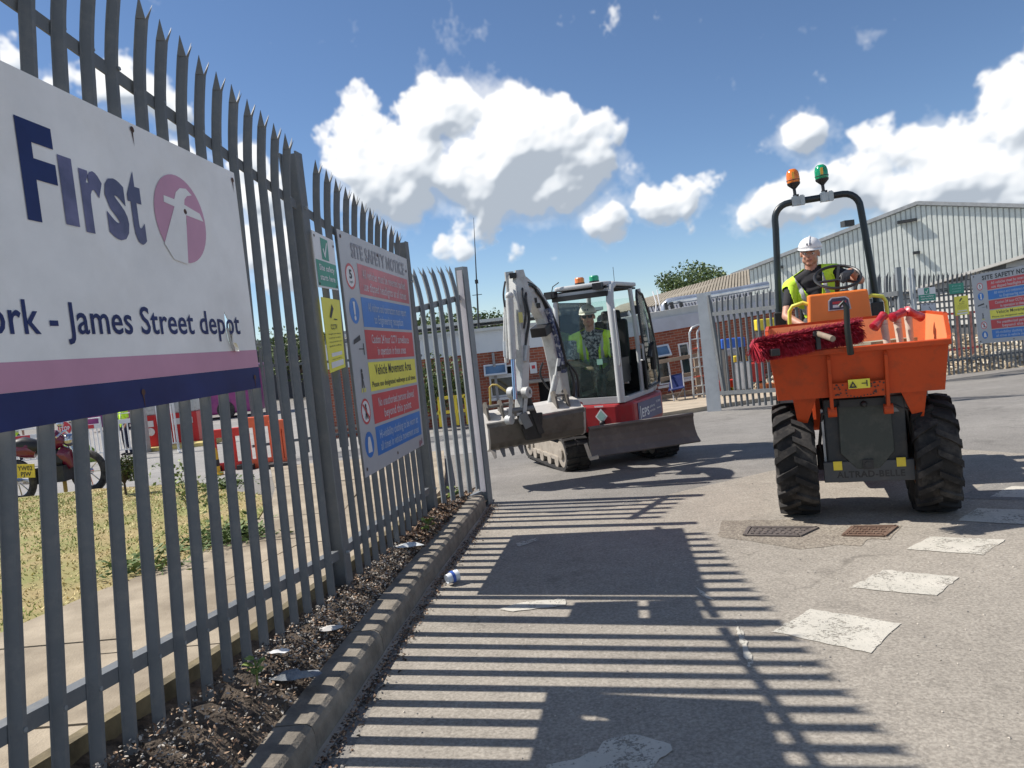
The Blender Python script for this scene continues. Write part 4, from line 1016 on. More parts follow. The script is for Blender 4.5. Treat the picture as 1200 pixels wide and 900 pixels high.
    if helmet:
        hm = mats.get('helmet', WHITE); h_ = MB(); n = 24
        def HP(a, t, r_=1): # dome
            return F(math.cos(a)*.105*math.cos(t)*r_, .008+math.sin(a)*.128*math.cos(t)*r_, .045+.105*math.sin(t)*r_)
        vs = [HP(2*math.pi*i/n, R(90)*j/7) for j in range(7) for i in range(n)]+[F(0, .008, .15)]
        fs = [(j*n+i, j*n+(i+1) % n, (j+1)*n+(i+1) % n, (j+1)*n+i) for j in range(6) for i in range(n)]+[(6*n+i, 6*n+(i+1) % n, 7*n) for i in range(n)]
        h_.add(vs, fs); ho = h_.build('hard_hat', hm, root, smooth=True); md = ho.modifiers.new('t', 'SOLIDIFY'); md.thickness = .003
        h_ = MB(); vs = []
        for i in range(n+1):
            a = 2*math.pi*i/n; fr = max(0, -math.sin(a))**1.5; ex = .006+.040*fr
            vs += [F(math.cos(a)*.105, .008+math.sin(a)*.128, .047), F(math.cos(a)*(.105+ex*.5), .008+math.sin(a)*(.128+ex), .038-.008*fr)]
        h_.add(vs, [(2*i, 2*i+1, 2*i+3, 2*i+2) for i in range(n)]); br_ = h_.build('brim', hm, ho, smooth=True); md = br_.modifiers.new('t', 'SOLIDIFY'); md.thickness = .004
        h_ = MB(); h_.tube([F(0, .008-.128*math.cos(t)*1.0, .045+.106*math.sin(t)) for t in [R(15+15*i) for i in range(11)]], .009*hs, 8); h_.build('ridge', hm, ho, smooth=True)
        h_ = MB(); h_.prism([F(-.022, -.122, .075), F(.022, -.122, .075), F(.022, -.112, .095), F(-.022, -.112, .095)], (0, .004, 0)); h_.build('badge', mat('hat_badge', (.12, .13, .16), .5), ho)
    elif hair is not None:
        h_ = MB(); n = 16; vs = [F(math.cos(2*math.pi*i/n)*.084*math.cos(R(15*j)), .022+math.sin(2*math.pi*i/n)*.096*math.cos(R(15*j)), .02+.108*math.sin(R(15*j))) for j in range(6) for i in range(n)]
        h_.add(vs, [(j*n+i, j*n+(i+1) % n, (j+1)*n+(i+1) % n, (j+1)*n+i) for j in range(5) for i in range(n)]+[tuple(range(5*n, 6*n))]); h_.build('hair', hair, root, smooth=True)
    return root

# ================================================================== DUMPER
DC = Vector((2.42, 5.38, 0)); DR = R(-20)
D = thing('site_dumper', 'orange tipping site dumper with chevron tyres and a roll bar, facing the camera', 'dumper', DC, DR)
DI = XF[D.name].inverted()
def tyre_mesh(Ro, W, lug=.030, n=36, nl=18):
    b = MB(); w = W/2; Ri = Ro*.52
    prof = [(Ri, -w*.82), (Ri+.03, -w*.95), (Ro*.78, -w*1.02), (Ro-lug-.02, -w*.97), (Ro-lug, -w*.84), (Ro-lug+.004, 0), (Ro-lug, w*.84), (Ro-lug-.02, w*.97), (Ro*.78, w*1.02), (Ri+.03, w*.95), (Ri, w*.82)]
    b.lathe(prof, (0, 0, 0), (1, 0, 0), n)
    for k in range(nl):
        for s_ in (-1, 1):
            th0 = 2*math.pi*(k+(.5 if s_ > 0 else 0))/nl; vs = []
            for (xa, dth, hw, rr, rb) in ((-.010, .0, .055, Ro, Ro-lug-.002), (.55*w, .115, .060, Ro, Ro-lug-.002), (1.0*w, .215, .068, Ro-.012, Ro-lug-.03)):
                for e_, r_ in ((-1, rb), (-1, rr), (1, rr), (1, rb)):
                    t = th0+dth+e_*hw*(.85 if r_ == rr else 1.0); vs.append((s_*xa, r_*math.cos(t), r_*math.sin(t)))
            for e_, r_ in ((-1, Ro*.74), (-1, Ro-.05), (1, Ro-.05), (1, Ro*.74)):
                t = th0+.245+e_*.05; vs.append((s_*(w*1.045), r_*math.cos(t), r_*math.sin(t)))
            f = [(0, 1, 2, 3)]
            for i in range(3): q = i*4; f += [(q, q+4, q+5, q+1), (q+1, q+5, q+6, q+2), (q+2, q+6, q+7, q+3), (q+3, q+7, q+4, q)]
            f.append((15, 14, 13, 12)); b.add(vs, f)
    return b
def wheel(parent, c, Ro, W, rimm):
    t = link('tyre', TM[(Ro, W)], parent, c)
    b = MB(); w = W/2; Ri = Ro*.53
    b.lathe([(Ri, -w*.8), (Ri*.92, -w*.8), (Ri*.86, -w*.4), (Ri*.35, -w*.3), (Ri*.33, -w*.75), (0, -w*.78)], c, (1, 0, 0), 24); b.lathe([(Ri, w*.8), (Ri*.92, w*.8), (Ri*.86, w*.4), (Ri*.35, w*.3), (Ri*.33, w*.75), (0, w*.78)], c, (1, 0, 0), 24)
    for k in range(5):
        a = 2*math.pi*k/5
        for s_ in (-1, 1): b.cyl(Vector(c)+Vector((s_*w*.3, Ri*.6*math.cos(a), Ri*.6*math.sin(a))), Vector(c)+Vector((s_*w*.42, Ri*.6*math.cos(a), Ri*.6*math.sin(a))), .012, n=6)
    b.build('rim', rimm, t if False else parent, smooth=True)
TM = {}
TYM = wear('dusty_tyre_rubber', (.024, .023, .023), (.14, .125, .11), .8, sc=7, amt=.75, spec=.3, bump=.3)
for (Ro, W) in ((.405, .265), (.37, .24)): TM[(Ro, W)] = tyre_mesh(Ro, W).mesh('tyre', TYM)
for m_ in TM.values(): m_.shade_smooth(); m_.set_sharp_from_angle(angle=R(28))
RIM = wear('rim_paint', (.35, .12, .03), (.14, .1, .08), .6, amt=.6)
for x in (-.455, .415): wheel(D, (x, 0, .400), .405, .265, RIM)
for x in (-.37, .40): wheel(D, (x, 1.42, .365), .37, .24, RIM)
# tub (skip)
OX = -.03
def skip_shell():
    b = MB(); L = []
    T = [(-.535, -.42, 1.175), (-.54, -.36, 1.20), (-.545, -.22, 1.33), (-.55, .46, 1.35), (.56, .46, 1.35), (.56, -.22, 1.34), (.55, -.36, 1.20), (.535, -.42, 1.175)]
    Bt = [(-.505, -.36, .865), (-.507, -.34, .864), (-.51, -.22, .855), (-.50, .36, .80), (.50, .36, .80), (.51, -.22, .855), (.507, -.34, .864), (.505, -.36, .865)]
    T = [(x+OX, y, z) for x, y, z in T]; Bt = [(x+OX, y, z) for x, y, z in Bt]; n = 8
    b.add(T+Bt, [(i, (i+1) % n, n+(i+1) % n, n+i) for i in range(n)]+[tuple(range(n, 2*n))]); return b, T
b, T8 = skip_shell(); sk = b.build('tub', ORANGE, D); md = sk.modifiers.new('t', 'SOLIDIFY'); md.thickness = .008; md.offset = -1
b = MB(); b.bar(Vector(T8[0])+Vector((-.012, .012, .0)), Vector(T8[7])+Vector((.012, .012, 0)), .085, .036); b.build('lip', ORANGE, sk, bevel=.006)
INN = wear('scoured_tub_lining', (.78, .26, .10), (.36, .17, .10), .6, sc=6, amt=.6, bump=.3)
b2, T9 = skip_shell(); cxm = OX; b2.v = [Vector(((v.x-cxm)*.982+cxm, v.y*.975, v.z-.006 if v.z > 1 else v.z+.012)) for v in b2.v]; q = b2.build('tub_lining', INN, sk); md = q.modifiers.new('t', 'SOLIDIFY'); md.thickness = .003
b = MB()
for i in (0, 1, 2, 3, 4, 5, 6): b.bar(T8[i], T8[i+1], .022, .026)
b.build('rim_bar', ORANGE, sk)
for x in (-.17, .17):
    b = MB(); b.prism([(x+OX-.011, -.428, 1.15), (x+OX-.011, -.45, 1.12), (x+OX-.011, -.40, .84), (x+OX-.011, -.375, .745), (x+OX-.011, -.34, .745), (x+OX-.011, -.36, .865)], (.022, 0, 0)); b.cyl((x+OX-.028, -.36, .765), (x+OX+.028, -.36, .765), .034, n=14); b.build('gusset', ORANGE, sk, bevel=.003)
b = MB(); b.prism([(OX-.158, -.40, .96), (OX+.158, -.40, .96), (OX+.158, -.376, .858), (OX-.158, -.376, .858)], (0, -.012, 0)); pl = b.build('stiffener_plate', ORANGE, sk)
b = MB(); rr = random.Random(5)
for s_ in (-1, 1):
    for k in range(13):
        u, v = rr.uniform(.075, .15), rr.uniform(.1, .95); p = Vector((OX+s_*u, -.415+.024*(1-v)+.0, .862+.096*v)); b.cyl(p+Vector((0, -.000, 0)), p+Vector((0, -.0025, 0)), .0055, n=8)
for k in range(8): p = Vector((OX-.07+.02*k, -.391, .866+.006*math.cos(k))); b.cyl(p, p+Vector((0, -.0025, 0)), .0045, n=8)
tag(b.build('drilled_holes', BLACK, pl), kind='stuff')
def local_sign(parent, name, m, c, w, h, yy, tilt=0.0):
    b = MB(); c = Vector(c); b.prism([c+Vector((-w/2, 0, -h/2)), c+Vector((w/2, 0, -h/2)), c+Vector((w/2, -tilt*h, h/2)), c+Vector((-w/2, -tilt*h, h/2))], (0, -.003, 0)); return b.build(name, m, parent)
lb = local_sign(sk, 'warning_label', YELSIGN, (OX+.003, -.409, .948), .13, .062, 0, .18)
b = MB(); c = Vector((OX-.03, -.424, .948))
b.add([c+Vector((-.03, 0, -.024)), c+Vector((.02, 0, -.024)), c+Vector((-.004, -.001, .02)), c+Vector((-.014, 0, -.014)), c+Vector((.006, 0, -.014)), c+Vector((-.004, -.0005, .005))], [(0, 1, 4, 3), (1, 2, 5, 4), (2, 0, 3, 5)])
c = Vector((OX+.04, -.424, .95)); b.add([c+Vector(v) for v in ((-.022, 0, -.003), (.006, 0, -.003), (.006, 0, .003), (-.022, 0, .003), (.006, 0, -.02), (.013, 0, -.02), (.013, -.001, .02), (.006, -.001, .02))], [(0, 1, 2, 3), (4, 5, 6, 7)])
b.build('warning_symbols', KSIGN, lb)
# tub brackets under the tub
for s_ in (-1, 1):
    b = MB(); x = OX+s_*.36
    b.prism([(x, -.20, .83), (x, .30, .76), (x, .25, .62), (x, -.05, .64)], (.03*s_, 0, 0)); b.prism([(x-.10*s_, -.30, .86), (x+.05*s_, -.30, .86), (x+.03*s_, -.24, .68), (x-.03*s_, -.24, .68)], (0, .03, 0)); b.build('tub_bracket', ORANGE, D)
# front chassis
b = MB(); b.box((OX+.03, .02, .62), (.50, .55, .44)); b.box((0, 0, .40), (.62, .16, .16)); b.box((OX+.03, .45, .55), (.36, .6, .30)); b.build('chassis', DGREY, D, bevel=.01)
PLATE = wear('olive_grey_plate', (.040, .048, .042), (.15, .14, .12), .5, sc=9, amt=.5)
xo = OX+.03
b = MB(); b.prism([(xo-.16, -.28, .80), (xo+.16, -.28, .80), (xo+.165, -.28, .56), (xo+.165, -.28, .47), (xo+.07, -.28, .36), (xo-.07, -.28, .36), (xo-.165, -.28, .47)], (0, .02, 0)); pt = b.build('skid_plate', PLATE, D, bevel=.004)
b = MB(); b.box((xo, -.288, .39), (.065, .012, .065)); b.build('tow_eye_frame', BLACK, pt); b = MB(); b.cyl((xo, -.30, .39), (xo, -.27, .39), .02, n=14); b.build('tow_eye', DGREY, pt)
b = MB(); b.box((xo, -.25, .34), (.56, .05, .14)); fp_ = b.build('bumper_plate', wear('scuffed_bumper_paint', (.065, .07, .075), (.13, .115, .10), .5, sc=9, amt=.6), D, bevel=.004)
b = MB(); b.box((xo-.19, -.279, .385), (.055, .005, .06)); b.build('yellow_label', YEL, fp_); b = MB(); b.box((xo+.20, -.279, .395), (.055, .005, .06)); b.build('yellow_label', YEL, fp_)
tv, tf, ta = text_geo('ALTRAD-BELLE', .03)
b = MB(); b.add([(xo-.20+v.x*.42, -.2765, .302+v.y*.042) for v in tv], tf); b.build('raised_lettering', BLACK, fp_)
b = MB()
for s_ in (-1, 1):
    b = MB(); b.cyl((xo+.22*s_, -.22, .44), (xo+.24*s_, -.05, .85), .028, n=12); b.build('tipping_ram', DGREY, D)
b = MB(); 
for s_ in (-1, 1): b.tube([(xo+.12*s_, -.27, .80), (xo+.26*s_, -.24, .74), (xo+.29*s_, -.15, .52), (xo+.25*s_, -.1, .3)], .012, 8)
b.box((xo, -.29, .81), (.30, .03, .05)); b.sphere((xo, -.31, .80), .022, 8); b.build('hydraulic_hoses', BLACK, D)
b = MB(); b.box((xo-.262, -.2, .57), (.015, .06, .40)); b.build('side_strut', WHITE, D)
# rear body
_rear0 = set(o.name for o in bpy.data.objects)
b = MB(); b.box((.05, 1.30, .78), (.66, 1.20, .46)); b.box((.05, 1.55, 1.08), (.60, .60, .20)); b.box((.05, .95, .55), (.80, .5, .12)); b.build('rear_body', ORANGE, D, bevel=.03)
b = MB(); b.box((.0, 1.48, 1.22), (.46, .42, .10)); b.box((0, 1.72, 1.42), (.44, .09, .36)); b.build('seat', BLACK, D, bevel=.03)
for s_, x in ((-1, -.38), (1, .41)):
    b = MB(); pts = [(x, 1.42+.45*math.cos(t), .37+.45*math.sin(t)) for t in [R(10+16*i) for i in range(11)]]
    b.beam(pts, [.012]*11, .22, (1, 0, 0)); b.build('mudguard', BLACK, D)
cx0, cyl_ = .0, .80
b = MB(); b.prism([(cx0-.235, cyl_, 1.345), (cx0+.235, cyl_, 1.345), (cx0+.22, cyl_+.015, 1.575), (cx0-.22, cyl_+.015, 1.575)], (0, .16, 0)); con = b.build('console', ORANGE2, D, bevel=.014)
b = MB(); b.box((cx0, cyl_+.09, 1.31), (.46, .17, .065)); b.build('console_base', mat('pale_grey_trim', (.48, .50, .53), .5), con)
b = MB(); b.box((cx0, cyl_+.10, 1.05), (.34, .14, .50)); b.build('column_pedestal', DGREY, D)
b = MB(); b.prism([(cx0-.085, cyl_-.003, 1.43), (cx0+.085, cyl_-.003, 1.43), (cx0+.075, cyl_+.002, 1.515), (cx0+.05, cyl_+.004, 1.535), (cx0-.055, cyl_+.004, 1.535), (cx0-.08, cyl_+.001, 1.51)], (0, -.006, 0)); q = b.build('badge_surround', mat('pale_badge', (.6, .6, .6), .4), con)
b = MB(); b.prism([(cx0-.075, cyl_-.010, 1.438), (cx0+.075, cyl_-.010, 1.438), (cx0+.066, cyl_-.005, 1.508), (cx0+.045, cyl_-.003, 1.527), (cx0-.05, cyl_-.003, 1.527), (cx0-.07, cyl_-.006, 1.505)], (0, -.004, 0)); b.build('badge', mat('dark_badge', (.05, .04, .08), .3), con)
b = MB(); b.box((cx0, cyl_-.0165, 1.49), (.10, .002, .020)); b.build('badge_red_line', RSIGN, con); b = MB(); b.box((cx0, cyl_-.0185, 1.463), (.10, .002, .022)); b.build('badge_white_line', WSIGN, con)
# steering wheel
sw = Vector((cx0+.03, 1.00, 1.70)); ax = Vector((0, -.55, .83)).normalized(); a_ = ax.orthogonal().normalized(); b_ = ax.cross(a_)
b = MB(); b.tube([sw+(a_*math.cos(t)+b_*math.sin(t))*.175 for t in [2*math.pi*i/28 for i in range(28)]], .013, 8, closed=True); swo = b.build('steering_wheel', BLACK, D, smooth=True)
b = MB()
for k in range(3): t = 2*math.pi*k/3+.5; b.bar(sw-ax*.03, sw+(a_*math.cos(t)+b_*math.sin(t))*.17, .022, .012, up=ax)
b.cyl(sw-ax*.03, sw-ax*.28, .02, n=10); b.build('spokes', BLACK, swo)
b = MB(); b.tube([(cx0+.15, .98, 1.56), (cx0+.17, 1.0, 1.62), (cx0+.20, 1.0, 1.69)], [.010, .010, .017], 8); b.build('gear_lever', BLACK, D, smooth=True)
for s_ in (-1, 1):
    b = MB(); x0, x1 = cx0+s_*.23, cx0+s_*.37
    b.tube([(x0-.01*s_, .90, 1.50), (x0+.03*s_, .90, 1.52), (x1-.03*s_, .92, 1.50), (x1-.005*s_, .94, 1.46), (x1, .95, 1.38), (x1, .98, 1.15), (x1-.02*s_, 1.0, .95)], .016, 10); b.build('grab_rail', mat('pale_yellow_paint', (.72, .70, .10), .5, var=.08), D, smooth=True)
# roll bar
RB_ = mat('dark_green_black_paint', (.018, .026, .030), .35, var=.2)
hx = .0
def arc(c, r_, a0, a1, n, plane='xz'): return [Vector((c[0]+r_*math.cos(R(a0+(a1-a0)*i/n)), c[1], c[2]+r_*math.sin(R(a0+(a1-a0)*i/n)))) for i in range(n+1)]
pts = [Vector((hx-.40, 1.66, .85)), Vector((hx-.40, 1.66, 1.5)), Vector((hx-.37, 1.66, 2.22))]+arc((hx-.235, 1.66, 2.30), .135, 180, 90, 6)+arc((hx+.215, 1.66, 2.31), .135, 90, 0, 6)+[Vector((hx+.37, 1.66, 2.1)), Vector((hx+.42, 1.66, 1.5)), Vector((hx+.42, 1.66, .85))]
b = MB(); b.tube(pts, .030, 14); ro = b.build('roll_bar', RB_, D, smooth=True)
b = MB()
for s_, x in ((-1, hx-.40), (1, hx+.42)): b = MB(); b.box((x, 1.66, 1.30), (.10, .10, .32)); b.build('hinge_housing', DGREY, ro, bevel=.008)
b = MB(); b.box((hx-.34, 1.60, 1.20), (.06, .03, .08)); b.build('yellow_pin_label', YEL, ro)
for x in (hx-.16, hx+.08):
    b = MB(); b.box((x, 1.66, 2.44), (.11, .075, .075)); b.box((x-.03, 1.62, 2.44), (.03, .02, .09)); b.box((x+.03, 1.62, 2.44), (.03, .02, .09)); b.build('beacon_clamp', mat('zinc', (.45, .45, .44), .35, metal=.8), ro)
AMB = mat('amber_lens', (.75, .18, .01), .15, var=.05, spec=.8); GRN = mat('green_lens', (.0, .28, .12), .15, var=.05, spec=.8)
for x, m_, tz in ((hx-.18, AMB, .02), (hx+.06, GRN, .0)):
    c = Vector((x, 1.66, 2.46)); b = MB(); b.cyl(c, c+Vector((-.005, 0, .10)), .014, n=8); b.cyl(c+Vector((-.02, 0, .03)), c+Vector((.03, 0, .03)), .012, n=8); b.lathe([(.014, .09), (.055, .13), (.058, .145), (.0, .146)], c, (-.04, 0, 1), 18)
    bo = b.build('beacon', BLACK, ro, smooth=True)
    b = MB(); b.lathe([(.054, .145), (.058, .165), (.056, .22), (.047, .25), (.028, .268), (.0, .272)], c, (-.04, 0, 1), 20); lo_ = b.build('lens', m_, bo, smooth=True)
    b = MB(); b.lathe([(.059, .165), (.0600, .168), (.059, .171)], c, (-.04, 0, 1), 20); b.build('lens_ring', BLACK, bo, smooth=True)
    b = MB(); b.box(c+Vector((-.01, -.045, .205)), (.022, .03, .06)); b.build('reflector', mat('bright_amber', (.9, .45, .05) if m_ is AMB else (.05, .5, .25), .2), bo)

# the machine bends in the middle: swing everything behind the pivot a little to the left
ART = Matrix.Translation((0, .3, 0)) @ Matrix.Rotation(R(4), 4, 'Z') @ Matrix.Translation((0, -.3, 0))
for o in list(bpy.data.objects):
    if o.name not in _rear0 and o.type == 'MESH' and o.data.users == 1: o.data.transform(ART)
for o in D.children:
    if o.name.startswith('tyre') and o.location.y > 1:
        o.location = ART @ o.location; o.rotation_euler = (0, 0, R(4))
for o in D.children:
    if o.name.startswith('rim') and o.name not in ('rim', 'rim.001') and o.name in _rear0: o.data.transform(ART)

# driver of the dumper
BLK = mat('black_tshirt', (.018, .018, .022), .85, var=.2, sc=20); GRT = mat('grey_work_trousers', (.07, .07, .075), .85, var=.2)
hd = DI @ at(949, 296, 6.72)
J = dict(pelvis=(.02, 1.46, 1.33), chest=(-.035, 1.39, 1.60), neck=(-.055, 1.38, 1.81), head=(hd.x, hd.y-.02, hd.z-.005),
         sl=(-.235, 1.38, 1.665), el=(-.31, 1.24, 1.42), wl=(-.20, 1.04, 1.33), sr=(.125, 1.36, 1.755), er=(.29, 1.18, 1.66), wr=(.185, .985, 1.735),
         kl=(-.16, 1.05, 1.30), fl=(-.16, .98, .92), kr=(.17, 1.08, 1.28), fr=(.17, 1.0, .92))
_M14 = DI @ Matrix.Translation(DC) @ Matrix.Rotation(R(-14), 4, 'Z')
J = {k: (tuple(_M14 @ Vector(v)) if k != 'head' else v) for k, v in J.items()}
dr = person('man in white hard hat, hi-vis vest and black T-shirt driving the orange dumper', DC, DR, J,
    dict(skin=SKIN, shirt=BLK, trousers=GRT, boot=BLACK, glove=BLACK, lip=mat('lips', (.36, .15, .12), .5), vest=LIME, helmet=mat('white_hard_hat', (.78, .78, .78), .3, var=.03)),
    voxel=.0075, scale=.93, face=(6, 4, -6), hands={'r': dict(tag='glove', curl=.75, n=Vector((0, -.3, 1)), d=Vector((-.3, -.7, -.2)), side=Vector((-1, 0, 0))), 'l': dict(curl=.5, d=Vector((.3, -.9, -.2)))})

# load in the tub
RBR = mat('crimson_bristles', (.50, .03, .055), .7, var=.3, sc=20); RBR2 = mat('pink_bristles', (.62, .10, .16), .6, var=.2, sc=20)
p0, p1 = at(884, 411, 5.02), at(1006, 388, 5.12)
br_o = thing('broom', 'wide broom with a crimson bristle head lying across the lip of the orange tub', 'broom', p0)
dirb = (p1-p0).normalized(); nb_ = Vector((0, -.55, -.83)); nb_ = (nb_-dirb*nb_.dot(dirb)).normalized(); sb_ = dirb.cross(nb_)
b = MB(); rr = random.Random(8); Lb = (p1-p0).length
for row in range(9):
    w_ = -1+2*row/8
    for k in range(62):
        u = (k+.5+(row % 2)*.5)/62.5; an = w_*1.45; base = p0+dirb*(u*Lb)+sb_*w_*.032-nb_*.045
        for j in range(6):
            Lq = rr.uniform(.105, .122); a2_ = an+rr.gauss(0, .07); fl = (nb_*math.cos(a2_)*1.12+sb_*math.sin(a2_)*.60)*Lq+dirb*(rr.gauss(0, .004)+(u-.5)*.02)
            bs = base+dirb*rr.uniform(-.004, .004)+sb_*rr.uniform(-.003, .003); q = bs+fl; t_ = dirb.cross(fl).normalized()*.0028; t2 = dirb*.0028
            b.cur = 1 if (rr.random() < .12 or abs(w_) > .9) else 0
            b.add([bs-t2, bs+t2, q+t2*.7, q-t2*.7, bs-t_, bs+t_, q+t_*.7, q-t_*.7], [(0, 1, 2, 3), (4, 5, 6, 7)])
tag(b.build('bristles', [RBR, RBR2], br_o, world=True), kind='stuff')
b = MB(); b.bar(p0-nb_*.052, p1-nb_*.052, .085, .03, up=nb_); b.build('stock', mat('red_painted_wood', (.46, .04, .07), .6, var=.2, sc=9), br_o, world=True, bevel=.008)
b = MB(); h0, h1 = at(955, 390, 5.05), at(976, 397, 4.80); b.cyl(h0+(h0-h1).normalized()*.9+Vector((0, 0, -.35)), h0, .0135, .0135, n=12); b.cyl(h0, h1, .019, n=12); b.build('handle', mat('dirty_brown_wood', (.24, .19, .14), .8, var=.2, sc=12), br_o, world=True, smooth=True)
b = MB(); c = at(958, 397, 5.0); b.bar(c+Vector((0, 0, .03)), c+Vector((0, 0, -.07)), .03, .03); b.bar(c+Vector((-.03, 0, .035)), c+Vector((.03, 0, .02)), .03, .03); b.build('bracket', BLACK, br_o, world=True, bevel=.004)
b = MB(); c = at(908, 413, 4.93); b.box(c, (.055, .05, .045)); b.build('end_bracket', BLACK, br_o, world=True, bevel=.006)
REDG = mat('red_grip_plastic', (.52, .02, .04), .35, var=.25, sc=12, col2=(.62, .25, .25), lo=.5, hi=.75)
for k, (ft, hdp, g0, g1, lab) in enumerate([((1041, 410), (1035, 376), (1024, 384), (1036, 369), 'leftmost of the three wooden handled spades with red grips in the tub'),
        ((1056, 408), (1051, 374), (1046, 372), (1058, 366), 'middle of the three wooden handled spades, its red grip facing the camera'),
        ((1068, 408), (1064, 370), (1062, 364), (1080, 372), 'rightmost of the three wooden handled spades, its red grip pointing right')]):
    Yd = 5.22+.04*k; f0 = at(*ft, Yd-.05); f1 = at(*hdp, Yd); d = (f1-f0).normalized()
    o = thing('spade', lab, 'spade', f0, 0, 'spades standing in the tub')
    b = MB(); b.tube([f0-d*.28, f0, f0.lerp(f1, .7), f1], [.022, .022, .024, .027], 10); b.build('shaft', mat('pale_ash_wood', (.56, .47, .38), .7, var=.15, sc=12), o, world=True, smooth=True)
    a0, a1 = at(*g0, Yd-.03), at(*g1, Yd+.01)
    b = MB(); b.tube([a0+(a0-a1).normalized()*.008, a0, a0.lerp(a1, .5), a1, a1+(a1-a0).normalized()*.01], [.018, .034, .026, .032, .018], 12)
    b.tube([f1-d*.03, f1, a0.lerp(a1, .5)], [.026, .024, .020], 10); b.build('grip', REDG, o, world=True, smooth=True)
    b = MB(); e_ = f0-d*.28; sd = Vector((1, 0, 0)); b.prism([e_-sd*.08, e_+sd*.08, e_+sd*.075-d*.14, e_-sd*.075-d*.14], (0, .006, 0)); b.build('blade', STEEL, o, world=True)
b = MB(); q0, q1 = at(990, 356, 5.6), at(995, 412, 5.0)
crow = thing('pinch_bar', 'dark bent bar standing upright in front of the orange console', 'bar', q1)
b.tube([at(983, 359, 4.96), at(988, 354, 4.95), at(992, 360, 4.94), at(993, 385, 4.93), at(996, 408, 4.92), at(997, 415, 4.93)], [.012, .015, .018, .019, .021, .021], 10); b.build('bar', mat('dark_oiled_steel', (.012, .015, .012), .5), crow, world=True, smooth=True)
b = MB(); c = at(975, 415, 5.38); b.box(c+Vector((0, 0, -.045)), (.24, .18, .10), Matrix.Rotation(R(-8), 3, 'Z')); tag(b.build('crate', mat('pink_red_plastic', (.66, .06, .10), .4), None, bevel=.015), 'pink red plastic box half hidden behind the lip of the tub, below the broom', 'crate')
b = MB(); b.bar(at(1010, 404, 5.3), at(1064, 398, 5.45), .16, .03); tag(b.build('board', mat('grey_green_board', (.30, .30, .22), .8, var=.2), None), 'grey green board lying in the tub beneath the spades', 'board')
b = MB(); b.tube([at(1008, 411, 5.05), at(1020, 408, 5.08), at(1033, 406, 5.08), at(1043, 407, 5.1)], [.012, .016, .012, .010], 8); tag(b.build('tool_handle', mat('dark_green_plastic', (.03, .10, .07), .4), None, smooth=True), 'short dark green handle on the lip of the tub left of the spades', 'handle')
# ================================================================== MINI EXCAVATOR
XC = Vector((.93, 9.1, -.03))
X = thing('mini_excavator', 'white and red tracked mini excavator with a glazed cab, just beyond the gate', 'excavator', XC)
UC = Vector((1.02, 9.05, 0)); UM = Matrix.Translation(UC) @ Matrix.Rotation(R(-27), 4, 'Z')
TMx = Matrix.Translation(XC) @ Matrix.Rotation(R(16), 4, 'Z')
def U(x, y, z): return UM @ Vector((x, y, z))
def Tt(x, y, z): return TMx @ Vector((x, y, z))
def xf_mb(b, M, start=0):
    for i in range(start, len(b.v)): b.v[i] = M @ b.v[i]
    return b
def ub(name, m, f, parent=X, M=UM, **k):
    b = MB(); f(b); xf_mb(b, M)
    if parent is not X and parent.name not in XF: XF[parent.name] = XF[X.name]
    return b.build(name, m, parent, world=True, **k)
TRK = wear('dusty_track_rubber', (.025, .024, .024), (.16, .14, .12), .85, sc=8, amt=.6)
FRM = wear('dusty_track_frame', (.34, .30, .25), (.16, .13, .10), .8, sc=8, amt=.7)
for s_ in (-1, 1):
    x = .535*s_
    def tr(b):
        prof = []
        for i in range(9): t = R(90+180*i/8); prof.append((.60*-1+.19*math.cos(t), .20+.19*math.sin(t)))
        for i in range(9): t = R(-90+180*i/8); prof.append((.62+.18*math.cos(t), .20+.18*math.sin(t)))
        n = len(prof); w = .14
        vo = [(x+s*w, y, z) for s in (-1, 1) for y, z in prof]; vi = [(x+s*w, .01+(y-.01)*.955, .20+(z-.20)*.86) for s in (-1, 1) for y, z in prof]
        b.add(vo+vi, [(i, (i+1) % n, n+(i+1) % n, n+i) for i in range(n)]+[(2*n+i, 3*n+i, 3*n+(i+1) % n, 2*n+(i+1) % n) for i in range(n)]+[(i, 2*n+i, 2*n+(i+1) % n, (i+1) % n) for i in range(n)]+[(n+i, n+(i+1) % n, 3*n+(i+1) % n, 3*n+i) for i in range(n)])
        # grouser bars
        per = []
        for i in range(n):
            a, c = Vector((0, *prof[i])), Vector((0, *prof[(i+1) % n])); L = (c-a).length; k = max(1, int(L/.05))
            for j in range(k): per.append((a.lerp(c, (j+.5)/k), (c-a).normalized()))
        for p, d in per:
            nn = Vector((0, d.z, -d.y))
            if (p-Vector((0, .0, .2))).dot(nn) < 0: nn = -nn
            for q in (-1, 1): b.bar(Vector((x+q*.01, p.y, p.z))+nn*.008, Vector((x+q*.135, p.y, p.z))+nn*.008+d*.012, .022, .022, up=nn)
    to = ub('track', TRK, tr, M=TMx)
    def fr_(b):
        b.box((x, .0, .20), (.20, 1.18, .20)); b.box((x-.0, 0, .13), (.24, 1.0, .05))
        for y in (-.40, -.15, .12, .38): b.cyl((x-.13, y, .09), (x+.13, y, .09), .065, n=16)
        for y in (-.59, .62): b.cyl((x-.12, y, .20), (x+.12, y, .20), .155, n=20); b.cyl((x-.145, y, .20), (x+.145, y, .20), .06, n=12)
    ub('track_frame', FRM, fr_, M=TMx, bevel=.006)
def carb(b): b.box((0, 0, .26), (.9, .6, .14)); b.cyl((0, 0, .30), (0, 0, .40), .36, n=32)
ub('undercarriage', DGREY, carb, M=TMx)
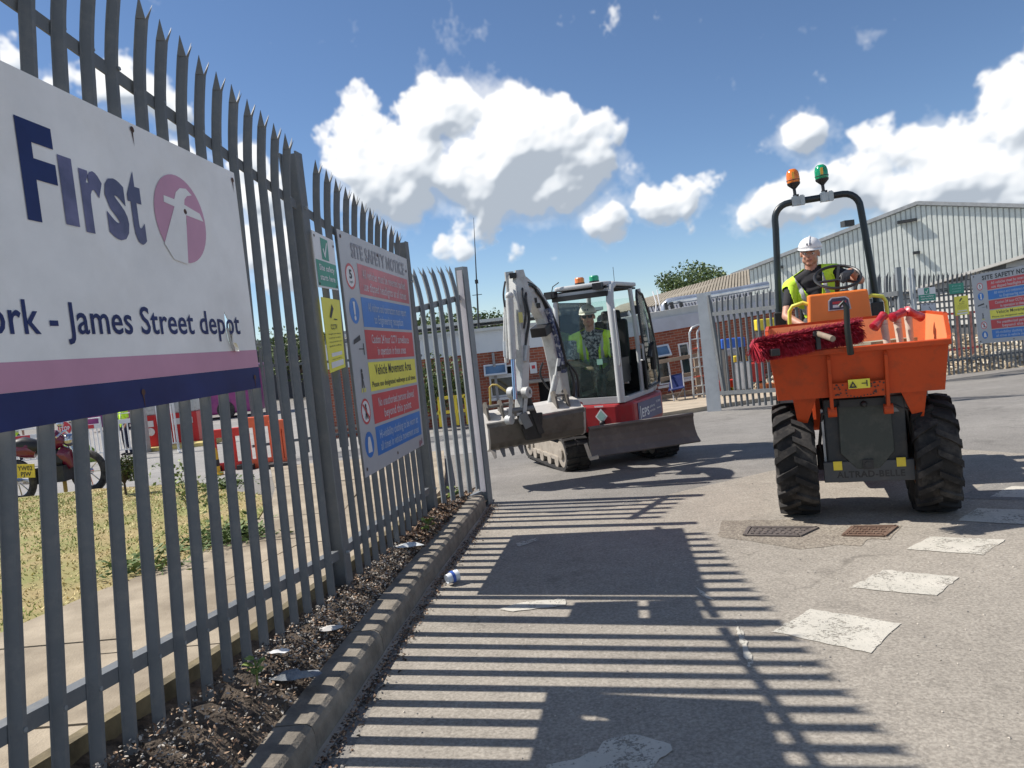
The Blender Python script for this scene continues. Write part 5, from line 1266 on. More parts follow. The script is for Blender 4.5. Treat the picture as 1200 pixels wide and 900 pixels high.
# blade
BLD = wear('worn_blade_steel', (.15, .14, .135), (.30, .27, .24), .6, metal=.2, sc=9, amt=.6, bump=.4)
bl0, bl1 = Vector((.72, 7.74, 0)), Vector((1.84, 8.02, 0)); bd = (bl1-bl0).normalized(); bn = Vector((bd.y, -bd.x, 0))
prof = [(-.035, .50), (-.01, .47), (.012, .40), (.016, .33), (.0, .26), (-.045, .205)]
b = MB(); vs = []
for p in (bl0, bl0.lerp(bl1, .5), bl1):
    e = .05 if p is bl1 else 0
    for k, (o, z) in enumerate(prof): vs.append(p-bn*o+bd*(e*(1-(z-.2)/.3))+Vector((0, 0, z)))
n = len(prof); b.add(vs, [(j*n+i, j*n+i+1, (j+1)*n+i+1, (j+1)*n+i) for j in range(2) for i in range(n-1)])
bo = b.build('dozer_blade', BLD, X, world=True); md = bo.modifiers.new('t', 'SOLIDIFY'); md.thickness = .022; md.offset = 0
XF[bo.name] = XF[X.name]
b = MB(); b.bar(bl0+Vector((0, .045, .20)), bl1+bd*.05+Vector((0, .045, .20)), .05, .022); b.build('cutting_edge', STEEL, bo, world=True)
b = MB(); b.bar(bl0+Vector((0, -.03, .505)), bl1+Vector((0, -.03, .505)), .05, .02); b.build('top_edge', BLD, bo, world=True)
def arms(b):
    for s_ in (-1, 1): b.bar((.28*s_, -.35, .26), (.34*s_, -1.18, .30), .08, .10)
    b.cyl((0, -.35, .36), (0, -1.12, .34), .045, n=12)
ub('blade_arm', FRM, arms, M=TMx)
b = MB(); c = at(689, 531, 7.70); b.bar(c+Vector((-.015, 0, .10)), c+Vector((.02, 0, -.05)), .02, .035); b.bar(c+Vector((.01, -.02, -.055)), c+Vector((.10, -.02, -.045)), .06, .03); b.build('blade_wear_tip', mat('pale_worn_steel', (.50, .45, .36), .7, var=.2), bo, world=True)

# slew body
def body(b):
    pl = [(-.50, -.60), (-.32, -.74), (.46, -.74), (.60, -.60), (.64, .30), (.56, .62), (.30, .80), (-.30, .80), (-.56, .62), (-.62, .25), (-.60, -.45)]
    b.prism([(x, y, .37) for x, y in pl], (0, 0, .30))
sb = ub('slew_body', RED, body, bevel=.03)
def hood(b):
    b.prism([(x, y, .67) for x, y in [(-.60, -.10), (-.24, -.10), (-.24, .48), (.52, .50), (.52, .62), (.28, .77), (-.28, .77), (-.54, .60)]], (0, 0, .48))
ub('engine_hood', WHITE, hood, bevel=.04)
def vent(b):
    for k in range(5): b.box((-.0+.0*k, -.742, .49+.022*k), (.10, .012, .010))
ub('air_vent', BLACK, vent, sb)
def dia(b): b.prism([(.27+.07*math.cos(t), -.743, .545+.085*math.sin(t)) for t in (0, math.pi/2, math.pi, 3*math.pi/2)], (0, -.003, 0))
dl = ub('hazard_diamond', WSIGN, dia, sb)
def dia2(b): b.prism([(.27+.052*math.cos(t), -.747, .545+.063*math.sin(t)) for t in (0, math.pi/2, math.pi, 3*math.pi/2)], (0, -.002, 0))
ub('diamond_centre', mat('pale_teal', (.30, .50, .45), .4), dia2, sb)
def sidel(b): b.prism([(.607, -.50, .43), (.642, .28, .43), (.642, .28, .64), (.607, -.50, .64)], (.004, 0, 0))
sp_ = ub('side_panel', mat('navy_panel', (.03, .045, .16), .35, var=.15), sidel, sb)
tv, tf, ta = text_geo('EPS', .03); tv2, tf2, _ = text_geo('Site Services', .01)
def lt(b):
    b.add([Vector((.6145+.0006+(.0449)*(t_-.0), -.40+.0, 0)) for t_ in ()], [])
    def sx(y): return .607+(y+.50)/.78*.035+.006
    b.add([Vector((sx(-.40+v.x*.24), -.40+v.x*.24, .475+v.y*.09)) for v in tv], tf)
    b.add([Vector((sx(-.13+v.x*.17), -.13+v.x*.17, .545+v.y*.028)) for v in text_geo('plant', .01)[0]], text_geo('plant', .01)[1])
    b.add([Vector((sx(-.13+v.x*.17), -.13+v.x*.17, .495+v.y*.028)) for v in text_geo('services', .01)[0]], text_geo('services', .01)[1])
    for z, t_ in ((.575, '01904'), (.50, 'www')): b.add([Vector((sx(.10+v.x*.14), .10+v.x*.14, z+v.y*.025)) for v in text_geo(t_, .01)[0]], text_geo(t_, .01)[1])
    b.add([Vector((sx(y), y, z)) for y, z in ((-.45, .46), (-.43, .46), (-.43, .60), (-.45, .60))], [(0, 1, 2, 3)])
ub('panel_lettering', WSIGN, lt, sp_)
def stk(b): b.prism([(.20, -.743, .645), (.30, -.743, .645), (.30, -.743, .662), (.20, -.743, .662)], (0, -.002, 0))
ub('small_sticker', WSIGN, stk, sb)

# cab
CX0, CX1, CY0, CY1, CZ0, CZ1 = -.20, .50, -.68, .42, .68, 1.94
CABW = wear('cab_grey_white_paint', (.50, .52, .53), (.28, .28, .28), .4, sc=6, amt=.4)
cabo = ub('cab_frame', CABW, lambda b: (
    b.tube([(CX0+.02, CY0, CZ0), (CX0+.02, CY0, 1.30), (CX0+.03, CY0+.02, 1.80), (CX0+.04, CY0+.08, CZ1-.03)], .028, 10),
    b.tube([(CX1-.01, CY0, CZ0), (CX1-.01, CY0, 1.30), (CX1-.035, CY0+.02, 1.78), (CX1-.05, CY0+.10, CZ1-.02), (CX1-.06, CY0+.22, CZ1+.01)], .042, 12),
    b.tube([(CX1-.01, CY0+.03, CZ0), (CX1, CY0+.14, CZ0+.01)], .02, 8),
    b.tube([(CX1, .06, CZ0), (CX1, .05, 1.3), (CX1-.03, .05, CZ1-.03)], .026, 10),
    b.tube([(CX1, CY1, CZ0), (CX1, CY1, 1.4), (CX1-.04, CY1-.03, CZ1-.03)], .03, 10),
    b.tube([(CX0, CY1, CZ0), (CX0, CY1, 1.4), (CX0+.03, CY1-.03, CZ1-.03)], .03, 10),
    b.bar((CX0, CY0, CZ0+.03), (CX1, CY0, CZ0+.03), .05, .07), b.bar((CX1, CY0, CZ0+.02), (CX1, CY1, CZ0+.02), .05, .05), b.bar((CX0, CY0, CZ0+.02), (CX0, CY1, CZ0+.02), .05, .05),
    b.bar((CX0, CY0+.06, CZ1-.05), (CX1-.05, CY0+.06, CZ1-.05), .05, .05)), smooth=True)
def roof(b): b.prism([(x, y, CZ1) for x, y in [(CX0+.02, CY0+.06), (CX0+.05, CY0+.02), (CX1-.12, CY0+.02), (CX1-.05, CY0+.08), (CX1-.05, CY1-.05), (CX1-.10, CY1), (CX0+.05, CY1), (CX0+.02, CY1-.05)]], (0, 0, .05))
ub('roof', CABW, roof, bevel=.018)
ub('roof_visor', BLACK, lambda b: (b.bar((CX0, CY0+.02, CZ1-.085), (CX1-.05, CY0+.02, CZ1-.085), .03, .055), b.box((CX0+.0, CY0-.01, CZ1-.03), (.12, .10, .07)), b.box((CX1-.14, CY0-.02, CZ1+.0), (.10, .08, .07))))
LIN = mat('cab_interior_black', (.012, .013, .014), .8)
ub('rear_lining', LIN, lambda b: b.box((.15, CY1-.01, .95), (.66, .03, .50))); ub('cab_floor', LIN, lambda b: b.box((.15, -.12, CZ0+.02), (.64, 1.0, .03))); ub('headlining', LIN, lambda b: b.box((.15, -.15, CZ1-.02), (.60, .96, .02)))
GL = glassy('tinted_cab_glass', (.95, 1.0, .985), .02); GL2 = glassy('dusty_cab_glass', (.60, .76, .70), .18)
ub('windscreen', GL, lambda b: b.prism([(CX0+.04, CY0+.0, 1.18), (CX1-.05, CY0+.0, 1.18), (CX1-.07, CY0+.03, 1.84), (CX0+.05, CY0+.03, 1.84)], (0, .005, 0)))
ub('lower_windscreen', GL2, lambda b: b.prism([(CX0+.04, CY0+.0, .76), (CX1-.05, CY0+.0, .76), (CX1-.05, CY0+.0, 1.17), (CX0+.04, CY0+.0, 1.17)], (0, .005, 0)))
ub('side_window', GL, lambda b: b.prism([(CX0-.005, CY0+.05, .76), (CX0-.005, CY1-.05, .76), (CX0+.02, CY1-.05, 1.82), (CX0+.02, CY0+.06, 1.82)], (.005, 0, 0)))
ub('rear_window', GL, lambda b: b.prism([(CX0+.04, CY1, 1.20), (CX1-.04, CY1, 1.20), (CX1-.06, CY1-.02, 1.82), (CX0+.06, CY1-.02, 1.82)], (0, .005, 0)))
ub('permit_sticker', mat('pale_green_sticker', (.35, .65, .5), .5), lambda b: b.box((.29, CY0-.004, 1.13), (.065, .003, .06)))
dfo = ub('door', BLACK, lambda b: b.tube([U(0, 0, 0)*0+Vector(v) for v in ((CX1+.06, .06, .74), (CX1+.06, .06, 1.3), (CX1+.03, .08, 1.80), (CX1+.02, .14, 1.88), (CX1-.0, .40, 1.84), (CX1+.0, .62, 1.6), (CX1+.02, .72, 1.1), (CX1+.02, .74, .85), (CX1+.03, .66, .76))], .016, 8, closed=True), smooth=True)
ub('door_glass', GL2, lambda b: b.prism([(CX1+.06, .08, .78), (CX1+.02, .70, .80), (CX1+.02, .70, 1.2), (CX1+.0, .42, 1.80), (CX1+.02, .12, 1.84)], (.004, 0, 0)), dfo)
ub('door_handle', CABW, lambda b: b.tube([(CX1+.04, .0, 1.08), (CX1+.08, -.03, 1.08), (CX1+.08, -.03, 1.26), (CX1+.04, .0, 1.26)], .011, 8), dfo, smooth=True)
ub('door_latch', BLACK, lambda b: (b.box((CX1+.03, .10, 1.02), (.05, .06, .16)), b.box((CX1+.02, .09, 1.66), (.05, .05, .10)), b.tube([(CX1+.08, .20, 1.1), (CX1+.10, .26, 1.25), (CX1+.09, .30, .95)], .035, 8)), dfo)
ub('grab_rail', CABW, lambda b: b.tube([(CX1+.015, CY0-.02, 1.68), (CX1+.03, CY0-.05, 1.66), (CX1+.04, CY0-.055, 1.1), (CX1+.02, CY0-.02, 1.07)], .010, 8), cabo, smooth=True)
ub('roof_antenna', BLACK, lambda b: (b.tube([(CX1-.12, -.2, CZ1+.05), (CX1-.12, -.2, CZ1+.22)], .003, 5),))
ub('work_light', DGREY, lambda b: (b.tube([(CX0+.0, CY0+.0, CZ1-.03), (CX0+.03, CY0, CZ1+.06), (CX0+.10, CY0+.02, CZ1+.10)], .006, 6), b.box((CX0-.02, CY0-.03, CZ1-.045), (.09, .07, .06))))
for x, m_ in ((.10, AMB), (.27, GRN)):
    q = ub('beacon', BLACK, lambda b: b.cyl((x, -.55, CZ1+.04), (x, -.55, CZ1+.07), .055, n=16))
    ub('lens', mat('orange_beacon_lens', (.80, .22, .06), .3) if m_ is AMB else mat('green_beacon_lens', (.02, .38, .20), .3), lambda b: b.lathe([(.052, .0), (.052, .045), (.042, .058), (0, .06)], (x, -.55, CZ1+.07), (0, 0, 1), 16), q)
ub('seat', mat('black_seat_vinyl', (.02, .02, .022), .6), lambda b: (b.box((.13, .05, .98), (.42, .42, .12)), b.box((.13, .26, 1.30), (.40, .10, .55)), b.box((.13, .28, 1.62), (.24, .08, .14))), bevel=.03)
ub('control_column', BLACK, lambda b: (b.box((-.10, -.22, 1.00), (.10, .30, .28)), b.box((.37, -.22, 1.00), (.10, .30, .28)), b.tube([(-.09, -.33, 1.12), (-.09, -.36, 1.24)], [.012, .02], 8), b.tube([(.36, -.33, 1.12), (.36, -.36, 1.24)], [.012, .02], 8), b.tube([(.10, -.42, .72), (.10, -.46, 1.1)], .012, 6), b.tube([(.22, -.42, .72), (.22, -.46, 1.1)], .012, 6)))
ub('door_side_label', WSIGN, lambda b: b.box((.38, -.22+.08, .88), (.07, .01, .09)))
# boom, arm and rams (the boom is swung towards the left of the picture)
bd_pts = [at(661, 476, 8.15), at(655, 440, 8.10), at(646, 395, 8.02), at(637, 368, 7.96), at(624, 347, 7.86), at(611, 334, 7.74), at(604, 330, 7.64)]
sidev = (at(680, 400, 7.9)-at(620, 400, 8.0)); sidev.z = 0; sidev.normalize()
side_ax = Vector((.80, -.60, 0)).normalized()
BW = [.13, .13, .13, .12, .11, .10, .09]
b = MB(); b.beam(bd_pts, [.13, .155, .18, .20, .20, .18, .14], BW, side_ax); boom = b.build('boom', WHITE, X, world=True, bevel=.012); XF[boom.name] = XF[X.name]
b = MB(); b.beam([at(641, 362, 7.88), at(649, 385, 7.93), at(658, 420, 7.99), at(661, 436, 8.03)], [.05]*4, .06, side_ax); b.build('boom_logo_panel', mat('navy_boom_panel', (.05, .07, .17), .4, var=.2, sc=25, col2=(.40, .42, .48), lo=.52, hi=.6), boom, world=True)
b = MB(); b.bar(at(634, 381, 7.86), at(636, 392, 7.88), .17, .24); b.build('boom_light', BLACK, boom, world=True, bevel=.01)
b = MB(); b.cyl(at(643, 480, 7.85), at(652, 440, 7.82), .032, n=12); b.cyl(at(652, 440, 7.82), at(655, 420, 7.82), .02, n=12); b.build('boom_ram', WHITE, boom, world=True, smooth=True)
b = MB(); b.cyl(at(672, 492, 8.0), at(675, 478, 8.0), .05, n=14); b.bar(at(668, 500, 8.05), at(676, 470, 8.05), .10, .12); b.build('boom_foot', RED, boom, world=True)
arm_pts = [at(602, 322, 7.62), at(606, 345, 7.58), at(611, 375, 7.55), at(612, 410, 7.52), at(612, 440, 7.50), at(611, 482, 7.46)]
arm = (lambda b: (b.beam(arm_pts, [.06, .14, .16, .13, .115, .105], .09, side_ax), b)[1])(MB()).build('arm', WHITE, X, world=True, bevel=.010); XF[arm.name] = XF[X.name]
for dx in (-.07, .07):
    b = MB(); o_ = side_ax*dx*.9
    b.prism([at(597, 318, 7.60)+o_, at(606, 317, 7.60)+o_, at(617, 352, 7.56)+o_, at(612, 380, 7.54)+o_, at(600, 350, 7.56)+o_], side_ax*.014); b.build('arm_cheek_plate', WHITE, arm, world=True)
b = MB(); b.box(at(601, 323, 7.55), (.07, .05, .05)); b.build('arm_pin', BLACK, arm, world=True)
b = MB(); b.cyl(at(597, 347, 7.42), at(601, 421, 7.36), .036, n=14); b.sphere(at(597, 347, 7.42), .042, 8); rm = b.build('bucket_ram', WHITE, arm, world=True, smooth=True)
b = MB(); b.cyl(at(601, 421, 7.36), at(604, 468, 7.34), .022, n=12); b.build('ram_rod', mat('chrome_rod', (.32, .42, .62), .15, metal=.8), arm, world=True, smooth=True)
b = MB(); b.tube([at(593, 352, 7.5), at(592, 400, 7.48), at(594, 425, 7.46)], .022, 8); b.tube([at(593, 360, 7.45), at(595, 420, 7.43)], .014, 8); b.build('pipe', WHITE, arm, world=True, smooth=True)
b = MB(); b.cyl(at(593, 400, 7.48), at(594, 418, 7.47), .034, n=10); b.build('pipe_coupling', mat('zinc_coupling', (.4, .42, .44), .4, metal=.5), arm, world=True); b = MB(); b.cyl(at(617, 405, 7.48), at(615, 423, 7.47), .034, n=10); b.build('pipe_coupling', mat('zinc_coupling', (.4, .42, .44), .4, metal=.5), arm, world=True)
def hz(pts, r_=.012, par=None):
    P = [at(*p) for p in pts]; Q = []
    for i in range(len(P)-1):
        p0_, p1_, p2_, p3_ = P[max(i-1, 0)], P[i], P[i+1], P[min(i+2, len(P)-1)]
        for j in range(5):
            t = j/5; Q.append(.5*((2*p1_)+(-p0_+p2_)*t+(2*p0_-5*p1_+4*p2_-p3_)*t*t+(-p0_+3*p1_-3*p2_+p3_)*t**3))
    Q.append(P[-1]); b = MB(); b.tube(Q, r_, 6); return b.build('hose', BLACK, par or boom, world=True, smooth=True)
hz([(618, 334, 7.6), (616, 350, 7.5), (620, 372, 7.5), (617, 395, 7.5), (615, 408, 7.48)], .014, arm); hz([(613, 332, 7.6), (612, 345, 7.48), (616, 365, 7.46), (614, 385, 7.46)], .011, arm)
hz([(612, 334, 7.7), (618, 331, 7.75), (628, 337, 7.85), (634, 350, 7.9)], .013); hz([(615, 338, 7.66), (622, 334, 7.75), (632, 344, 7.85), (640, 362, 7.9)], .014); hz([(628, 340, 7.8), (640, 356, 7.88), (652, 380, 7.92), (659, 405, 7.95), (664, 430, 8.0)], .014)
hz([(636, 425, 7.9), (633, 438, 7.88), (640, 452, 7.9), (650, 462, 8.0)], .012); hz([(667, 430, 7.98), (672, 445, 8.0), (672, 462, 8.05), (668, 475, 8.1)], .016); hz([(665, 425, 7.98), (676, 440, 8.05), (678, 465, 8.1)], .014); hz([(592, 330, 7.55), (590, 345, 7.5), (592, 362, 7.48)], .010, arm)
b = MB()
for (px, py) in ((627, 352), (631, 358), (660, 430), (655, 432)): b.box(at(px, py, 7.8), (.04, .03, .05))
tag(b.build('hose_clips', DGREY, boom, world=True), kind='stuff')
b = MB(); c = at(610, 372, 7.44); b.prism([c+Vector((-.018, 0, -.05)), c+Vector((.022, 0, -.05)), c+Vector((.022, 0, .05)), c+Vector((-.018, 0, .05))], (0, -.004, 0)); b.build('yellow_decal', mat('pale_yellow_decal', (.60, .56, .20), .5), arm, world=True)
# linkage and bucket
for px in (600, 617):
    b = MB(); c0, c1 = at(px, 460, 7.40), at(px-3, 492, 7.42)
    b.bar(c0, c1, .035, .05, up=(0, 1, 0)); b.cyl(c0-side_ax*.03, c0+side_ax*.03, .055, n=16); b.cyl(c1-side_ax*.03, c1+side_ax*.03, .045, n=16); b.build('link', WHITE, arm, world=True, smooth=True)
b = MB(); b.cyl(at(594, 482, 7.42), at(626, 478, 7.42), .028, n=12); b.cyl(at(596, 462, 7.40), at(622, 459, 7.40), .02, n=12); b.bar(at(612, 484, 7.42), at(620, 500, 7.42), .14, .08); b.build('link_pins', wear('greasy_steel', (.20, .2, .2), (.05, .045, .04), .4, metal=.5), arm, world=True)
BK = wear('sunlit_bucket_steel', (.52, .50, .47), (.26, .24, .21), .6, metal=.15, sc=6, amt=.75, bump=.4)  # sunlight on the top plate put into a paler steel
BKD = wear('shaded_bucket_shell', (.15, .135, .115), (.065, .055, .045), .55, metal=.3, sc=5, amt=.8, bump=.5)  # shade on the curved shell put into a darker steel
TL, TR, BL, BR = at(571, 500, 7.42), at(685, 480, 7.62), at(572, 529, 7.42), at(685, 508, 7.62)
bx = (TR-TL).normalized(); W_ = (TR-TL).length; bz = Vector((0, 0, 1)); bz = (bz-bx*bz.dot(bx)).normalized(); by = bz.cross(bx)
def K(u, v, w): return TL+bx*u+by*v+bz*w
pf = [(.38, .10), (.20, .085), (.02, .015), (.0, -.02), (.02, -.10), (.045, -.18), (.10, -.245), (.20, -.275), (.36, -.26)]
b = MB(); n = len(pf); us = [0, W_*.33, W_*.66, W_]
b.add([K(u, v, w+.004*math.sin(u*9)) for u in us for v, w in pf], [(j*n+i, j*n+i+1, (j+1)*n+i+1, (j+1)*n+i) for j in range(3) for i in range(2, n-1)])
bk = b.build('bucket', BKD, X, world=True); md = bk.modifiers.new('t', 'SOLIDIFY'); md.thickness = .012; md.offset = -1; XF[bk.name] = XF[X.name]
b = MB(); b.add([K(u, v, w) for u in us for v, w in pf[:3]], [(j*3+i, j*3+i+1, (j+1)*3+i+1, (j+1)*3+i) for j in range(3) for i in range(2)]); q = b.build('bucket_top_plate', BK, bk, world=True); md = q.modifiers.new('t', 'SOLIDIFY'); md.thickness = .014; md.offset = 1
for u in (0, W_-.014):
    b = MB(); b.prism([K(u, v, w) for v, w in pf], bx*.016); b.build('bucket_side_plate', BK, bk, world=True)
b = MB(); b.prism([K(W_, -.004, .02), K(W_+.016, -.004, .02), K(W_+.012, .10, -.25), K(W_-.03, .03, -.16)], by*.02); b.build('side_cutter', STEEL, bk, world=True)
for u in (.03, .18, .30, .86-.12, .86):
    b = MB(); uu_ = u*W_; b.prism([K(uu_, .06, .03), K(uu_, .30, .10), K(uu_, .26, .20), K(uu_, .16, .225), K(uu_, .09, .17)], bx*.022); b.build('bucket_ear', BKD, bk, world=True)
b = MB(); b.cyl(K(.03*W_, .17, .17), K(.30*W_, .17, .17), .016, n=10); b.cyl(K(.74*W_, .17, .17), K(.87*W_, .17, .17), .016, n=10); b.build('ear_pin', STEEL, bk, world=True)
b = MB(); b.prism([K(.30*W_, .00, .06), K(.56*W_, .0, .05), K(.52*W_, .02, -.20), K(.36*W_, .02, -.20)], by*-.05); b.bar(K(.43*W_, -.03, .22), K(.52*W_, -.03, -.16), .06, .05, up=by); b.build('quick_coupler', wear('coupler_black', (.02, .02, .02), (.10, .09, .08), .5, amt=.5), bk, world=True, bevel=.01)
for u in (.01, .10, .19, .285):
    b = MB(); o_ = u*W_; b.prism([K(o_, .06, -.245), K(o_+.05, .06, -.245), K(o_+.035, -.02, -.315), K(o_+.010, -.03, -.32)], by*.03); b.build('bucket_tooth', STEEL, bk, world=True)

# operator
SHP = mat('patterned_shirt', (.07, .075, .09), .85, var=.3, sc=34, col2=(.50, .50, .49), lo=.44, hi=.58, det=5)
XR = R(-16); XI = (Matrix.Translation(Vector((XC.x, XC.y, 0))) @ Matrix.Rotation(XR, 4, 'Z')).inverted()
hd = XI @ at(689, 371, 8.80)
px_ = XI @ at(693, 425, 8.84); pv = XI @ at(697, 452, 8.86)
zs = hd.z
J = dict(pelvis=(hd.x+.03, hd.y+.06, zs-.68), chest=(hd.x+.015, hd.y+.05, zs-.38), neck=(hd.x, hd.y+.03, zs-.155), head=(hd.x, hd.y, hd.z),
         sl=(hd.x-.18, hd.y+.04, zs-.25), el=(hd.x-.25, hd.y-.06, zs-.50), wl=(hd.x-.06, hd.y-.25, zs-.54), sr=(hd.x+.19, hd.y+.05, zs-.25), er=(hd.x+.27, hd.y+.0, zs-.50), wr=(hd.x+.25, hd.y-.20, zs-.62),
         kl=(hd.x-.14, hd.y-.36, zs-.72), fl=(hd.x-.13, hd.y-.36, zs-1.13), kr=(hd.x+.13, hd.y-.33, zs-.72), fr=(hd.x+.13, hd.y-.36, zs-1.13))
person('man in pale hard hat, dark glasses and hi-vis vest inside the excavator cab', (XC.x, XC.y, 0), XR, J,
    dict(skin=SKIN, shirt=SHP, trousers=mat('dark_jeans', (.04, .05, .07), .85), boot=BLACK, lip=mat('lips', (.36, .15, .12), .5), vest=LIME, helmet=mat('cream_hard_hat', (.66, .62, .53), .4, var=.06)),
    voxel=.0085, scale=.95, face=(3, 0, 4), glasses=True, vest_open=.055, sleeves=.8)
# ================================================================== BUILDINGS AND YARD
BRICK = bpy.data.materials.new('red_brickwork'); BRICK.use_nodes = True
_n, _l = BRICK.node_tree.nodes, BRICK.node_tree.links; _b = _n['Principled BSDF']; _b.inputs['Roughness'].default_value = .9
_t = _n.new('ShaderNodeTexCoord'); _mp = _n.new('ShaderNodeMapping'); _mp.inputs['Rotation'].default_value = (R(90), 0, 0); _l.new(_t.outputs['Object'], _mp.inputs[0])
_k = _n.new('ShaderNodeTexBrick'); _l.new(_mp.outputs[0], _k.inputs['Vector']); _k.inputs['Scale'].default_value = 1; _k.inputs['Brick Width'].default_value = .225; _k.inputs['Row Height'].default_value = .075; _k.inputs['Mortar Size'].default_value = .008; _k.inputs['Color1'].default_value = (.36, .10, .055, 1); _k.inputs['Color2'].default_value = (.25, .065, .04, 1); _k.inputs['Mortar'].default_value = (.33, .24, .19, 1)
_l.new(_k.outputs[0], _b.inputs['Base Color'])
FASC = wear('white_fascia', (.66, .69, .72), (.50, .52, .54), .5, sc=3, amt=.3); UPVC = mat('white_window_frame', (.72, .74, .76), .4, var=.03)
DARKGL = mat('dark_window_glass', (.025, .04, .05), .06, var=.5, sc=1.5, spec=1.0, col2=(.05, .09, .10)); SKYGL = mat('sky_reflecting_glass', (.12, .20, .30), .05, spec=1.0, var=.3, sc=2)
def frame_rect(b, c, w, h, t=.05, d=.05):
    x, y, z = c
    b.box((x, y, z+h/2-t/2), (w, d, t)); b.box((x, y, z-h/2+t/2), (w, d, t)); b.box((x-w/2+t/2, y, z), (t, d, h-2*t)); b.box((x+w/2-t/2, y, z), (t, d, h-2*t))
def window(parent, c, w, h, y=0.0, top_open=True, sill=True, glass=DARKGL):
    """casement in a wall whose face is at y, looking towards -y"""
    b = MB(); frame_rect(b, (c[0], y-.02, c[1]), w, h); wo_ = b.build('window', UPVC, parent)
    b = MB(); b.box((c[0], y-.006, c[1]), (w-.1, .012, h-.1)); b.build('pane', glass, wo_)
    if sill: b = MB(); b.box((c[0], y-.07, c[1]-h/2-.04), (w+.14, .14, .07)); b.build('sill', UPVC, wo_)
    return wo_
def open_light(parent, c, w, h, y, ang=28):
    M = Matrix.Rotation(R(-ang), 3, 'X'); b = MB(); t = .045
    for cc, dd in (((0, 0, -t/2), (w, .04, t)), ((0, 0, -h+t/2), (w, .04, t)), ((-w/2+t/2, 0, -h/2), (t, .04, h-2*t)), ((w/2-t/2, 0, -h/2), (t, .04, h-2*t))):
        b.box(M @ Vector(cc)+Vector((c[0], y-.06, c[1]+h/2)), dd, M)
    o = b.build('top_light', UPVC, parent); b = MB(); b.box(M @ Vector((0, 0, -h/2))+Vector((c[0], y-.06, c[1]+h/2)), (w-2*t, .012, h-2*t), M); b.build('pane', SKYGL, o); return o
# left brick office: front wall face at Y=21
YL = 20.7; gz = zg(YL)
BO = thing('brick_office', 'low red brick office with a white fascia and open windows behind the excavator', 'building', (0, YL, 0))
def wall_with_openings(parent, x0, x1, z0, z1, ops, m, y=0.0, depth=.30, name='wall'):
    xs = sorted({x0, x1, *[o[0] for o in ops], *[o[1] for o in ops]}); b = MB()
    for a, c in zip(xs, xs[1:]):
        cuts = sorted([(o[2], o[3]) for o in ops if o[0] <= a+1e-6 and o[1] >= c-1e-6]); z = z0
        for lo_, hi_ in cuts:
            if lo_ > z: b.box(((a+c)/2, y+depth/2, (z+lo_)/2), (c-a, depth, lo_-z))
            z = hi_
        if z1 > z: b.box(((a+c)/2, y+depth/2, (z+z1)/2), (c-a, depth, z1-z))
    return b.build(name, m, parent)
zt = at(600, 410, YL).z; fz0, fz1 = zt, at(600, 384, YL).z
wx0, wx1 = at(571, 445, YL).x, at(603, 445, YL).x; wz0, wz1 = at(580, 466, YL).z, at(580, 429, YL).z
dx0, dx1 = at(632, 460, YL).x, at(662, 460, YL).x; dz1 = at(645, 446, YL).z
wall_with_openings(BO, -5.2, 1.9, gz-.2, zt, [(wx0+.05, wx1+.35, wz0, wz1), (dx0, dx1, gz, dz1)], BRICK)
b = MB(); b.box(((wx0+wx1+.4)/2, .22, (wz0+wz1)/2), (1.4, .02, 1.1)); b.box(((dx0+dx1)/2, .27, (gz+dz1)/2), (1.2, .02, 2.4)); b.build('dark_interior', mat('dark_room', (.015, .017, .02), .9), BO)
wz_m = wz0+(wz1-wz0)*.66
wo_ = window(BO, ((wx0+wx1+.4)/2, (wz0+wz_m)/2), wx1-wx0+.3, wz_m-wz0, .06); b = MB(); frame_rect(b, ((wx0+wx1+.4)/2, .04, (wz_m+wz1)/2), wx1-wx0+.3, wz1-wz_m, .05); b.build('upper_frame', UPVC, wo_)
open_light(BO, (wx0+.25, (wz_m+wz1)/2+.02), .62, wz1-wz_m+.06, .02, 35)
b = MB(); b.box(((dx0+dx1)/2, -.20, dz1+.05), (dx1-dx0+.5, .5, .07)); b.build('door_canopy', wear('grey_canopy', (.30, .28, .25), (.2, .18, .16), .8), BO)
b = MB(); b.box((dx1+.12, -.03, (gz+dz1)/2), (.22, .05, dz1-gz)); b.build('door', UPVC, BO)
b = MB(); b.box((at(625, 431, YL).x, -.02, at(625, 431, YL).z), (.19, .02, .30)); nt = b.build('notice', WSIGN, BO); b = MB(); b.box((at(625, 430, YL).x, -.033, at(625, 430, YL).z), (.09, .004, .09)); b.build('notice_print', RSIGN, nt)
b = MB(); b.box((-1.65, .02, (fz0+fz1)/2), (7.4, .16, fz1-fz0)); b.build('fascia', FASC, BO)
b = MB(); b.box((-1.65, 3.0, fz1+.03), (7.6, 6.3, .08)); b.build('roof', wear('pale_flat_roof', (.60, .61, .60), (.4, .4, .4), .8), BO)
b = MB(); b.box((-1.65, -.04, gz+.30), (7.1, .10, .06)); b.build('plinth', wear('stone_plinth', (.34, .30, .26), (.2, .18, .15), .9), BO)
b = MB(); b.box((.9, -.18, gz+.16), (2.4, .5, .30)); b.build('doorstep', BRICK, BO)
b = MB(); b.bar((-.42, -.06, zt-.02), (-.42, -.06, gz), .07, .07); b.build('downpipe', mat('grey_downpipe', (.3, .3, .31), .5), BO)
# further roof behind it
BO2 = thing('far_depot_building', 'pale low building beyond the brick office, only its roof edge showing', 'building', (-1.5, 30, 0))
b = MB(); b.box((0, 3, .2), (10, 6, 3.1)); b.build('wall', FASC, BO2); b = MB(); b.box((0, 3, at(590, 373, 30).z-.02), (10.6, 6.6, .12)); b.build('roof', wear('light_roof', (.62, .63, .60), (.5, .5, .48), .7), BO2)

